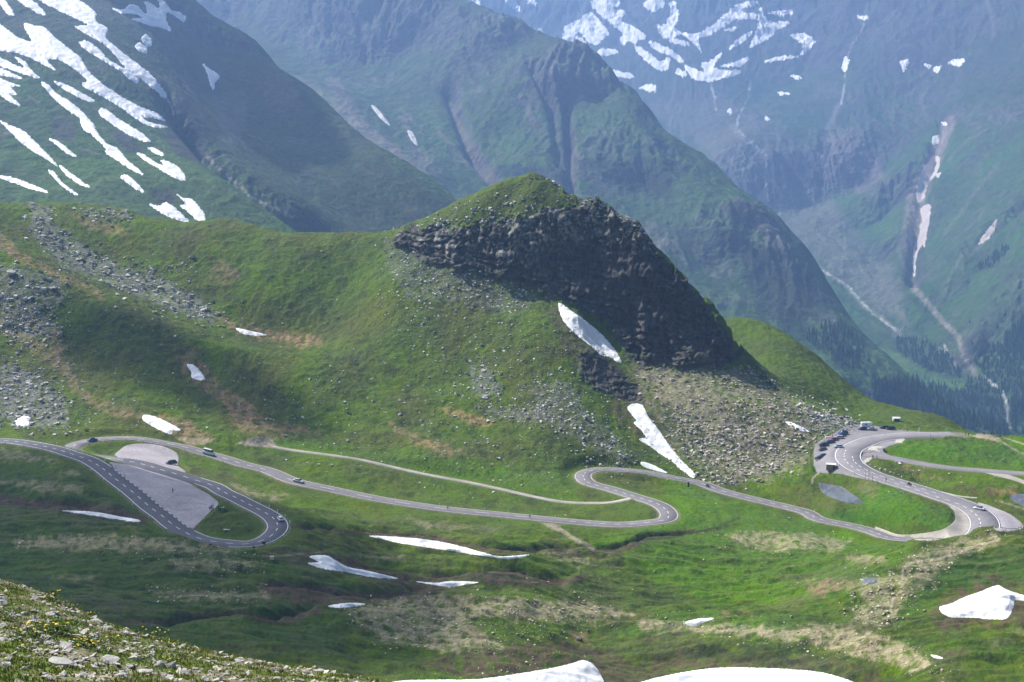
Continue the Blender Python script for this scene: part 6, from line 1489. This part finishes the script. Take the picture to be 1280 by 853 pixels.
NAVY, BLACK, SILVER, WHITE, BLUE, RED, GREY, TEAL = (0.025, 0.045, 0.10), (0.018, 0.02, 0.026), (0.42, 0.45, 0.50), (0.80, 0.80, 0.80), (0.05, 0.10, 0.22), (0.35, 0.02, 0.03), (0.13, 0.135, 0.15), (0.03, 0.08, 0.10)
on_road(car('hatch', BLUE, 'dark blue hatchback in the upper left bend beside the grass island'), road_loop, 115, 550, 1.6)
on_road(car('van', (0.72, 0.80, 0.78), 'white minibus driving down the straight from the upper left bend', 'minibus', name='minibus', roof=WHITE), road_loop, 261, 569, 0.6)
on_road(car('sedan', SILVER, 'silver blue saloon driving alone on the long middle straight'), road_loop, 373, 602, 0.0)
on_road(car('hatch', WHITE, 'white hatchback in the lower left hairpin'), road_loop[:i_h1], 343, 651, 1.7)
place(car('suv', BLACK, 'black car at the edge of the round lay-by inside the left bends'), 214, 581, R(205))
place(car('sedan', WHITE, 'white estate car driving up the wide bend at the right', roof=GREY), 1224, 637.5, R(140))
PARK = 'cars parked along the rubble edge of the car park'
for st_, c, lab, px, py, a in (('suv', NAVY, 'dark blue off-roader at the upper end of the parked row', 1054, 543, 4), ('hatch', BLUE, 'blue car just below the off-roader at the upper end of the row', 1051.5, 545.3, 3), ('estate', (0.62, 0.58, 0.62), 'pale pinkish silver estate in the middle of the parked row', 1048.5, 548.6, 4),
                               ('hatch', RED, 'red car next to the pale estate in the parked row', 1042, 551, 6), ('estate', BLUE, 'blue estate between the red car and the black one', 1037, 554.2, 3), ('suv', BLACK, 'black off-roader in the lower half of the parked row', 1029.5, 558, 1), ('hatch', GREY, 'dark grey car at the lower end of the parked row', 1028.3, 563.3, -3),
                               ('estate', NAVY, 'dark car nearest the kiosk, front one of the last pair', 1024.5, 574.5, -4), ('hatch', TEAL, 'greenish dark car behind the dark one nearest the kiosk', 1028.5, 571.5, -1)):
    place(car(st_, c, lab, group=PARK), px, py, R(a) + math.pi)
place(car('hatch', (0.50, 0.56, 0.62), 'light silver car pulling out in front of the parked row'), 1048, 560, R(172))
place(car('hatch', NAVY, 'dark car left of the white camper at the back of the car park'), 1078, 537.5, R(188))
place(car('sedan', SILVER, 'silver car right of the white camper at the back of the car park'), 1089, 538, R(178))
place(car('estate', BLACK, 'dark car at the right back of the car park, left one of the pair'), 1105.5, 536.2, R(170))
place(car('suv', BLACK, 'dark car at the right back of the car park, right one of the pair'), 1113.5, 537.6, R(170))
# camper
def camper(lab):
    o = empty('camper', (0, 0, 0)); tag(o, lab, 'camper'); m = car_paint(WHITE)
    def ring(x, w, z0, z1): return [(x, -w, z0), (x, -w, z1 - .12), (x, -w + .15, z1), (x, w - .15, z1), (x, w, z1 - .12), (x, w, z0)]
    loft('body', [ring(-3.0, 1.1, .5, 2.7), ring(-2.8, 1.12, .45, 2.85), ring(1.1, 1.12, .45, 2.9), ring(1.3, 1.1, 1.9, 2.9), ring(2.1, 1.0, 2.05, 2.7), ring(2.3, .85, 2.15, 2.5)], m, o)
    loft('cab', [[(x, -w, .35), (x, -w, z), (x, w, z), (x, w, .35)] for x, w, z in ((1.0, .98, 1.95), (1.9, .97, 1.9), (2.5, .93, 1.15), (3.0, .85, .95))], m, o)
    boxes('windscreen', [(2.22, 0, 1.5, .06, 1.6, .55)], glass_m, o); boxes('window', [(-.9, s * 1.125, 1.9, 1.1, .03, .5) for s in (-1, 1)], glass_m, o); boxes('window', [(-3.0, 0, 1.9, .03, 1.0, .5)], glass_m, o)
    boxes('roof_box', [(-1.0, 0, 2.98, .9, .8, .14)], m, o, .03)
    for x in (2.1, -1.8):
        for s in (-1, 1): w_ = cyl('wheel', (x, s * .95, .34), 'y', .34, .24, tyre_m, o); cyl('rim', (x, s * 1.08, .34), 'y', .2, .03, rim_m, w_)
    boxes('bumper', [(3.0, 0, .45, .15, 1.7, .2)], trim_m, o, .03)
    return o
place(camper('white camper between two cars at the back of the car park'), 1084, 535.5, R(5))
# kiosk at the car park
wood_m = plain('brown_boards', (0.34, 0.23, 0.15), 0.85, var=0.3, scale=4); roof_w = plain('pale_roof_sheet', (0.78, 0.76, 0.72), 0.7, var=0.06)
k_ = empty('kiosk', (0, 0, 0)); tag(k_, 'brown kiosk with a white flat roof on the lower edge of the car park', 'kiosk')
boxes('wall', [(0, 0, 1.25, 3.8, 2.6, 2.5)], wood_m, k_, .03); boxes('roof', [(0, 0, 2.6, 4.2, 3.0, .2)], roof_w, k_, .04)
boxes('hatch', [(-.5, -1.32, 1.45, 1.7, .05, .9)], plain('kiosk_shutter', (0.34, 0.27, 0.20), 0.7), k_); boxes('shelf', [(-.5, -1.45, .95, 1.9, .3, .05)], wood_m, k_); boxes('door', [(1.3, -1.32, 1.05, .8, .05, 2.0)], trim_m, k_)
boxes('batten', [(x, -1.315, 1.25, .05, .04, 2.4) for x in (-1.85, .6, 1.85)], wood_m, k_)
place(k_, 1038.5, 588, R(-14))
# shelter on the green shoulder
h_ = empty('shelter', (0, 0, 0)); tag(h_, 'small white domed shelter with a dark open front on the green shoulder', 'shelter')
secs = []
for x in (-1.9, -1.6, 0, 1.6, 1.9):
    r = 1.5 if abs(x) > 1.8 else 1.62
    secs.append([(x, r * math.cos(a), .3 + 1.75 * math.sin(a)) for a in np.linspace(0, math.pi, 12)] + [(x, -r, 0), (x, r, 0)])
dome = loft('shell', secs, plain('white_shell', (0.78, 0.79, 0.80), 0.5, var=0.04), h_, smooth=True)
boxes('front', [(0.25, -1.55, .8, 2.6, .3, 1.25)], glass_m, h_, .05)
place(h_, 1120.5, 526.5, R(-12), 0.0)
# ------------------------------------------------------------------ people, bicycles, motorcycles
skin_c, = ((0.42, 0.25, 0.17),)
body_m = ground_mat('clothing', 6, 30, 12, 0.08, 0.0)
def person(pose, top, legs, lab, hair=(0.04, 0.03, 0.02), helmet=None, cat='person'):
    """one continuous skinned body; joints in metres, facing +x"""
    J = {'stand': dict(pel=(0, 0, .95), ch=(0, 0, 1.32), nk=(0, 0, 1.48), hd=(.02, 0, 1.66), k=((.03, .10, .50), (.01, -.11, .50)), f=((0, .12, .07), (-.04, -.13, .07)), el=((-.03, .26, 1.15), (.02, -.27, 1.14)), ha=((.06, .30, .88), (.10, -.28, .88))),
         'walk': dict(pel=(0, 0, .93), ch=(.03, 0, 1.30), nk=(.05, 0, 1.46), hd=(.09, 0, 1.64), k=((.20, .09, .52), (-.05, -.10, .50)), f=((.30, .10, .08), (-.38, -.11, .12)), el=((-.14, .25, 1.15), (.15, -.25, 1.14)), ha=((-.06, .28, .92), (.32, -.24, 1.0))),
         'ride': dict(pel=(-.28, 0, 1.00), ch=(.08, 0, 1.28), nk=(.20, 0, 1.38), hd=(.32, 0, 1.50), k=((.08, .10, .72), (.02, -.10, .52)), f=((-.02, .10, .38), (-.08, -.10, .17)), el=((.25, .22, 1.12), (.25, -.22, 1.12)), ha=((.46, .20, 1.0), (.46, -.20, 1.0))),
         'moto': dict(pel=(-.22, 0, .88), ch=(-.10, 0, 1.24), nk=(-.05, 0, 1.38), hd=(0, 0, 1.56), k=((.22, .24, .72), (.22, -.24, .72)), f=((-.02, .24, .32), (-.02, -.24, .32)), el=((.12, .30, 1.08), (.12, -.30, 1.08)), ha=((.42, .30, 1.02), (.42, -.30, 1.02)))}[pose]
    V = [J['pel'], J['ch'], J['nk'], J['hd']]; E = [(0, 1), (1, 2), (2, 3)]; Rr = [.15, .17, .065, .115]
    p = np.array(J['pel']); c_ = np.array(J['ch'])
    for s in (0, 1):
        sg = (1, -1)[s]; b = len(V)
        V += [tuple(p + [0, .10 * sg, -.06]), J['k'][s], J['f'][s], (J['f'][s][0] + .15, J['f'][s][1], max(J['f'][s][2] - .03, .03))]; E += [(0, b), (b, b + 1), (b + 1, b + 2), (b + 2, b + 3)]; Rr += [.095, .065, .05, .04]
    for s in (0, 1):
        sg = (1, -1)[s]; b = len(V)
        V += [tuple(c_ + [0, .19 * sg, .08]), J['el'][s], J['ha'][s], tuple(np.array(J['ha'][s]) + [.05, 0, -.07])]; E += [(1, b), (b, b + 1), (b + 1, b + 2), (b + 2, b + 3)]; Rr += [.06, .045, .035, .03]
    me = bpy.data.meshes.new('person'); me.from_pydata(V, E, [])
    o = bpy.data.objects.new('tmp', me); COL.objects.link(o)
    md = o.modifiers.new('skin', 'SKIN')
    for i, r in enumerate(Rr): me.skin_vertices[0].data[i].radius = (r, r)
    me.skin_vertices[0].data[0].use_root = True
    o.modifiers.new('sub', 'SUBSURF').levels = 1
    dg = bpy.context.evaluated_depsgraph_get(); ev = bpy.data.meshes.new_from_object(o.evaluated_get(dg))
    bpy.data.objects.remove(o)
    n = len(ev.vertices); co = np.empty(n * 3, np.float32); ev.vertices.foreach_get('co', co); co = co.reshape(-1, 3)
    col = np.ones((n, 4), np.float32); col[:, :3] = top
    low = co[:, 2] < J['pel'][2] - .02
    arm = (np.abs(co[:, 1]) > .17) & (np.linalg.norm(co - np.array(J['ha'][0]), axis=1) > .5) if pose == 'stand' else np.zeros(n, bool)
    col[low & ~arm, :3] = legs
    for s in (0, 1): col[np.linalg.norm(co - (np.array(J['ha'][s]) + [.03, 0, -.04]), axis=1) < .12, :3] = skin_c
    hd = co[:, 2] > J['nk'][2] + .03; col[hd, :3] = skin_c
    feet = co[:, 2] < .10; col[feet, :3] = (.03, .03, .03)
    a = ev.color_attributes.new('tint', 'FLOAT_COLOR', 'POINT'); a.data.foreach_set('color', col.ravel())
    ev.materials.clear(); ev.materials.append(body_m)
    for q in ev.polygons: q.use_smooth = True
    P = bpy.data.objects.new('person', ev); COL.objects.link(P); tag(P, lab, cat)
    h = J['hd']; secs = []
    for z in np.linspace(-.02, .14, 6):
        r = .128 * math.sqrt(max(0.02, 1 - (z / .145) ** 2)); secs.append([(h[0] - .015 + r * math.cos(a_), h[1] + r * .9 * math.sin(a_), h[2] + z) for a_ in np.linspace(0, 6.2832, 11)[:-1]])
    loft('helmet' if helmet else 'hair', secs, plain('helmet' if helmet else 'hair', helmet or hair, 0.4 if helmet else 0.9), P, smooth=True)
    return P
frame_m = plain('bike_frame', (0.10, 0.10, 0.12), 0.4, var=0.05)
def tube_between(name, pts, r, mat, parent, n=6):
    P = np.array(pts, float); secs = []
    for i in range(len(P)):
        t = P[min(i + 1, len(P) - 1)] - P[max(i - 1, 0)]; t /= np.linalg.norm(t); a = np.cross(t, [0, 0, 1.0] if abs(t[2]) < .9 else [0, 1.0, 0]); a /= np.linalg.norm(a); b = np.cross(t, a)
        secs.append([tuple(P[i] + r * (math.cos(k) * a + math.sin(k) * b)) for k in np.linspace(0, 6.2832, n + 1)[:-1]])
    return loft(name, secs, mat, parent, smooth=True)
def torus(name, c, Rr, r, mat, parent, n=24, m=6):
    secs = [[(c[0] + (Rr + r * math.cos(b)) * math.cos(a), c[1] + r * math.sin(b), c[2] + (Rr + r * math.cos(b)) * math.sin(a)) for b in np.linspace(0, 6.2832, m + 1)[:-1]] for a in np.linspace(0, 6.2832, n + 1)]
    return loft(name, secs, mat, parent, cap=False, smooth=True)
def bicycle(lab, c=(0.10, 0.10, 0.12)):
    o = empty('bicycle', (0, 0, 0)); tag(o, lab, 'bicycle'); m = plain('bike_frame', c, 0.4)
    for x in (-.52, .52):
        w_ = torus('wheel', (x, 0, .35), .33, .018, tyre_m, o)
        for k in range(6): tube_between('spoke', [(x + .31 * math.cos(k * .5236), 0, .35 + .31 * math.sin(k * .5236)), (x - .31 * math.cos(k * .5236), 0, .35 - .31 * math.sin(k * .5236))], .004, rim_m, w_, 4) if False else None
    tube_between('frame', [(-.52, 0, .35), (-.08, 0, .30), (.40, 0, .78), (-.22, 0, .82), (-.08, 0, .30)], .02, m, o); tube_between('fork', [(.40, 0, .92), (.42, 0, .74), (.52, 0, .35)], .016, m, o)
    tube_between('handlebar', [(.46, .22, .97), (.42, .1, .95), (.40, 0, .93), (.42, -.1, .95), (.46, -.22, .97)], .014, trim_m, o); boxes('saddle', [(-.28, 0, .93, .26, .12, .05)], trim_m, o, .02); tube_between('seat_post', [(-.22, 0, .8), (-.26, 0, .93)], .015, m, o)
    return o
def motorcycle(lab, c):
    o = empty('motorcycle', (0, 0, 0)); tag(o, lab, 'motorcycle'); m = car_paint(c)
    for x in (-.72, .74): w_ = torus('wheel', (x, 0, .31), .25, .07, tyre_m, o, 20, 8); cyl('rim', (x, 0, .31), 'y', .18, .05, rim_m, w_)
    loft('tank', [[(x, -w, z0), (x, -w, z1 - .05), (x, 0, z1), (x, w, z1 - .05), (x, w, z0)] for x, w, z0, z1 in ((-.15, .1, .62, .84), (.05, .16, .58, .95), (.35, .15, .62, .96), (.5, .08, .68, .86))], m, o, smooth=True)
    loft('fairing', [[(x, -w, z0), (x, -w, z1 - .05), (x, 0, z1), (x, w, z1 - .05), (x, w, z0)] for x, w, z0, z1 in ((.35, .2, .45, .95), (.6, .22, .5, 1.12), (.85, .12, .6, .95))], m, o, smooth=True)
    boxes('seat', [(-.42, 0, .80, .62, .28, .1)], trim_m, o, .04); boxes('engine', [(.05, 0, .45, .5, .34, .36)], frame_m, o, .05); tube_between('handlebar', [(.38, .36, 1.0), (.45, .2, 1.04), (.5, 0, 1.02), (.45, -.2, 1.04), (.38, -.36, 1.0)], .016, trim_m, o)
    tube_between('fork', [(.48, .09, .98), (.74, .09, .31)], .03, rim_m, o); tube_between('fork', [(.48, -.09, .98), (.74, -.09, .31)], .03, rim_m, o); tube_between('exhaust', [(.1, -.18, .3), (-.3, -.2, .32), (-.75, -.22, .42)], .05, rim_m, o); boxes('tail', [(-.78, 0, .86, .3, .16, .12)], m, o, .03)
    boxes('windshield', [(.72, 0, 1.18, .05, .3, .24)], glass_m, o, .01)
    for s in (-1, 1): boxes('pannier', [(-.62, s * .3, .62, .45, .18, .32)], trim_m, o, .03)
    return o
def ride(v, pr, line, px, py, side, back=False):
    on_road(v, line, px, py, side, back)
    pr.location = v.location; pr.rotation_euler = v.rotation_euler
ride(bicycle('bicycle ridden on the long straight, nearer the cars'), person('ride', (0.10, 0.10, 0.14), (0.02, 0.02, 0.025), 'cyclist in dark clothes on the long straight, the left one', helmet=(0.05, 0.05, 0.06)), road_loop, 561, 637, 0.6)
ride(bicycle('bicycle ridden on the straight beside the side track'), person('ride', (0.07, 0.09, 0.16), (0.02, 0.02, 0.025), 'cyclist in dark clothes beside the side track, the right one', helmet=(0.04, 0.04, 0.05)), road_loop, 664, 648, 1.2)
ride(motorcycle('motorcycle on the wide road below the junction', (0.03, 0.03, 0.035)), person('moto', (0.03, 0.03, 0.035), (0.02, 0.02, 0.02), 'motorcyclist in black on the wide road below the junction', helmet=(0.04, 0.04, 0.05)), road_hair, 1136, 609, -1.0, True)
ride(motorcycle('motorcycle on the narrow straight right of the upper hairpin', (0.03, 0.03, 0.03)), person('moto', (0.025, 0.025, 0.03), (0.02, 0.02, 0.02), 'motorcyclist leaning over, right of the upper hairpin', helmet=(0.03, 0.03, 0.03)), road_loop, 888, 611, 1.6)
m1 = place(motorcycle('dark motorcycle standing at the tip of the big paved bay', (0.03, 0.03, 0.05)), 263.5, 637, R(75)); m2 = place(motorcycle('white motorcycle parked on the grass beside the big paved bay', (0.75, 0.75, 0.75)), 277.5, 638, R(10))
place(person('stand', (0.03, 0.03, 0.05), (0.02, 0.02, 0.03), 'person in dark clothes standing by the dark motorcycle'), 266.5, 636, R(200))
place(person('stand', (0.04, 0.04, 0.05), (0.02, 0.02, 0.03), 'person in dark clothes left of the white motorcycle'), 273.3, 638, R(20))
place(person('walk', (0.03, 0.03, 0.04), (0.03, 0.03, 0.05), 'person in dark clothes walking across the big paved bay'), 216, 617, R(-40))
for px, py, pz, top, lab in ((1091, 574, 'stand', (.05, .04, .05), 'person in dark clothes at the tip of the green island, the left of two'), (1096, 574.5, 'stand', (.06, .05, .06), 'person in dark clothes at the tip of the green island, the right of two'), (1102, 590.5, 'walk', (.07, .08, .14), 'person in blue on the narrow path beside the wide road'),
                             (1107.5, 603, 'walk', (.05, .05, .06), 'person walking at the near edge of the wide road'), (1134, 540, 'walk', (.05, .04, .04), 'person at the roadside behind the car park'), (1207, 545.5, 'stand', (.08, .06, .06), 'person on the sandy path at the crest, left of two'), (1210.5, 545.8, 'walk', (.05, .06, .10), 'person on the sandy path at the crest, right of two'),
                             (1230, 541.5, 'stand', (.55, .08, .05), 'person in a red jacket on the skyline'), (1239, 544.5, 'stand', (.05, .05, .06), 'dark dressed person on the skyline right of the red jacket'), (1163, 548, 'stand', (.6, .6, .58), 'person in a white top beside the road on the green mound'), (1241.5, 546, 'walk', (.04, .04, .06), 'second dark dressed person on the skyline'),
                             (1250, 548, 'stand', (.05, .06, .07), 'person farthest right on the skyline'), (1040.5, 547.5, 'stand', (.05, .05, .06), 'person standing by the rubble edge behind the red car')):
    place(person(pz, top, (0.03, 0.03, 0.045), lab), px, py, rng.uniform(0, 6))
# ------------------------------------------------------------------ signs, posts, walls
post_m = plain('grey_post', (0.20, 0.20, 0.21), 0.5, 0.3); dark_b = plain('dark_board', (0.035, 0.035, 0.04), 0.6, var=0.1); white_b = plain('white_stone', (0.62, 0.60, 0.54), 0.85, var=0.15)
def sign(px, py, bl, lab, hgt=2.4, board=dark_b, rz=0.0, cat='sign'):
    o = empty('road_sign', (0, 0, 0)); tag(o, lab, cat)
    cyl('post', (0, 0, hgt / 2), 'z', .05, hgt, post_m, o, 8)
    for z, w, h in bl: b = boxes('board', [(0, -.07, z, w, .04, h)], board, o, .01)
    place(o, px, py, rz, 0.0); return o
sign(109, 545, [(2.6, 1.9, .35), (1.95, 1.5, .55)], 'dark double board sign behind the upper left bend', 2.9)
sign(317.5, 689, [(1.3, .8, .6)], 'smaller dark sign outside the lower left hairpin', 1.7); sign(330, 686, [(1.9, 1.1, .9)], 'larger dark sign outside the lower left hairpin', 2.4)
sign(263, 683.5, [(.7, .8, .4)], 'low dark marker on the near edge of the lower left loop', .9)
sign(860.5, 609.5, [(1.25, .7, 2.1)], 'tall narrow dark board at the road edge right of the upper hairpin', 2.4)
sign(828.5, 662, [(1.3, .3, .5)], 'thin roadside post at the lower bend of the S curve', 1.9)
sign(624.5, 652, [(.5, .5, .35)], 'low dark marker at the edge of the long straight', .7)
for px, py, h, lab in ((1081.5, 600, 6.0, 'tallest thin mast at the lower edge of the wide road'), (1090.5, 602.5, 3.6, 'short thin mast right of the tallest one'), (1086, 601, 4.6, 'thin mast between the tallest and the short one')):
    o = empty('mast', (0, 0, 0)); tag(o, lab, 'mast'); cyl('pole', (0, 0, h / 2), 'z', .09, h, post_m, o, 8, .06); boxes('head', [(0, 0, h, .3, .12, .12)], post_m, o); place(o, px, py, 0, 0)
sg = empty('barrier', (0, 0, 0)); tag(sg, 'orange raised barrier arm at the road behind the car park', 'barrier'); boxes('stand', [(0, 0, .5, .35, .3, 1.0)], white_b, sg, .02); tube_between('arm', [(0, 0, 1.0), (1.3, 0, 3.2)], .07, plain('orange_arm', (0.65, 0.25, 0.05), 0.6), sg); place(sg, 1128.5, 538.5, 0, 0)
st_ = empty('marker_stone', (0, 0, 0)); tag(st_, 'white wayside shrine stone above the road on the shoulder', 'marker'); boxes('base', [(0, 0, .15, .8, .6, .3)], white_b, st_, .03); boxes('shaft', [(0, 0, .9, .35, .3, 1.3)], white_b, st_, .04); boxes('cap', [(0, 0, 1.6, .5, .42, .14)], white_b, st_, .02); place(st_, 1149, 539.5, 0, 0)
# litter bin at the fork
b_ = empty('bin', (0, 0, 0)); tag(b_, 'blue grey bin at the tip of the green mound', 'bin'); boxes('box', [(0, 0, .55, .9, .8, 1.1)], plain('bin_plate', (0.12, 0.16, 0.22), 0.6), b_, .05); boxes('lid', [(0, 0, 1.13, .98, .88, .08)], dark_b, b_, .02); place(b_, 1105, 564.5, 0, 0.1)
# manhole block below the hairpin
w_ = empty('drain_shaft', (0, 0, 0)); tag(w_, 'small white concrete shaft below the lower left hairpin', 'shaft'); boxes('shaft', [(0, 0, .5, 1.2, 1.0, 1.0)], white_b, w_, .04); boxes('cover', [(0, 0, 1.03, 1.35, 1.15, .1)], conc_m, w_, .02); place(w_, 340, 699, .2, -.2)
g_ = empty('slab', (0, 0, 0)); tag(g_, 'flat pale slab lying on the grass inside the lower left hairpin', 'slab'); boxes('stone', [(0, 0, .1, 2.2, .9, .22)], white_b, g_, .05); place(g_, 283.5, 662.5, .1, 0)
g_ = empty('culvert_head', (0, 0, 0)); tag(g_, 'pale T shaped concrete culvert head in the green island of the junction', 'culvert'); boxes('wall', [(0, 0, .3, 3.2, .5, .7)], white_b, g_, .03); boxes('channel', [(0, -1.6, .12, .9, 2.8, .3)], white_b, g_, .03); place(g_, 1123.5, 578.5, 0, 0)
# delineator stones along the road rims
def post_mesh():
    o = boxes('x', [(0, 0, .36, .20, .16, .78), (0, 0, .78, .22, .18, .06)], white_b, None, 0); me = o.data; bpy.data.objects.remove(o); return me
pmx = post_mesh()
def posts(line, off, a, b, gap, lab, grp):
    n = frame(line); i = a
    while i < b:
        o = bpy.data.objects.new('kerb_stone', pmx); COL.objects.link(o); q = line[i, :2] + n[i] * off
        o.location = (q[0], q[1], line[i, 2] - .12); o.rotation_euler = (0, 0, math.atan2(n[i][1], n[i][0])); s = rng.uniform(.8, 1.15); o.scale = (1.3, 1.3, s)
        tag(o, lab, 'kerb stone', grp); i += gap
NL = len(road_loop)
posts(road_loop, -4.2, 0, iA + 8, 3, 'small pale kerb stone on the uphill rim of the left road', 'kerb stones on the uphill rim of the left road')
posts(road_loop, 4.3, 4, iB, 8, 'small pale kerb stone on the basin side of the left road', 'kerb stones on the basin side of the left road')
posts(road_loop, 4.3, near_idx(road_loop, 328, 676), near_idx(road_loop, 300, 625), 4, 'small pale kerb stone round the outside of the lower left hairpin', 'kerb stones round the lower left hairpin')
posts(road_loop, 4.0, near_idx(road_loop[i_h1:], 100, 553) + i_h1, near_idx(road_loop, 360, 598), 6, 'small pale kerb stone on the hill side of the upper left bend', 'kerb stones of the upper left bend')
posts(road_loop, -4.0, near_idx(road_loop, 380, 604), near_idx(road_loop, 700, 652), 6, 'small pale kerb stone on the hill side of the long straight', 'kerb stones of the long straight') if False else None
posts(road_loop, -3.9, near_idx(road_loop, 380, 604), near_idx(road_loop, 700, 652), 6, 'small pale kerb stone on the hill side of the long straight', 'kerb stones of the long straight')
posts(road_loop, -3.9, near_idx(road_loop, 740, 605), near_idx(road_loop, 1010, 643), 6, 'small pale kerb stone beside the upper hairpin and the road after it', 'kerb stones of the upper hairpin')
posts(road_hair, 6.3, near_idx(road_hair, 1067, 582), near_idx(road_hair, 1215, 637), 7, 'small pale kerb stone on the pond side of the wide road', 'kerb stones of the wide road')
# rubble heaps on the rim of the car park
for i, (x, y) in enumerate(((1019, 552.5), (1021.5, 551), (1024, 549.5), (1026.5, 548.3), (1029, 547), (1031.5, 545.5), (1034, 544), (1037, 542.5), (1039.5, 541), (1042, 539.8), (1083, 579), (1088, 581), (1094, 584.5), (1100, 587), (1107, 588), (1113, 591), (1117.5, 592), (1124, 594), (1129, 596), (1147, 601), (1152, 602), (1160, 604.5))):
    boulder(x, y, rng.uniform(.45, .8), 'pale rubble stone on the rim of the car park' if i < 10 else 'pale stone in the verge between the wide road and its path', 'rubble stones on the car park rim' if i < 10 else 'stones in the verge of the wide road')
# low wall and retaining wall of the lower right road
wall_m = plain('rubble_wall', (0.42, 0.40, 0.34), 0.9, var=0.3, scale=1.5, bump=0.05); wall_d = plain('dark_wall', (0.055, 0.058, 0.065), 0.9, var=0.3, scale=0.8, bump=0.05)
ia, ib = near_idx(road_loop, 1084, 664), near_idx(road_loop, 1134, 673)
o = ribbon('parapet_wall', road_loop, [(-4.0, -.3), (-4.0, .62), (-4.45, .66), (-4.5, -.3)], wall_m, ia, ib); tag(o, 'long low pale parapet wall on the inner side of the lower right road', 'wall')
ia, ib = near_idx(road_loop, 1108, 671), near_idx(road_loop, 1165, 677)
o = ribbon('retaining_wall', road_loop, [(3.7, .1), (4.05, .1), (4.15, -.2), (4.8, -3.6), (3.8, -3.6)], wall_d, ia, ib); tag(o, 'dark retaining wall under the lower right road', 'wall')
# kerb of the path beside the wide road
VP = with_D([(1080, 584), (1090, 589), (1104, 594.5), (1120, 600), (1140, 606), (1160, 611), (1180, 616), (1200, 620), (1222, 622)], [(0, 628), (3, 612), (6, 592), (8, 590)])
Wv, okv = near.cast(np.array([q[0] for q in VP]), np.array([q[1] for q in VP])); vl = smooth_poly(Wv[okv], 8, False)
tag(ribbon('path', vl, [(-.9, .02), (.9, .04), (1.0, -.3)], conc_m), kind='structure')
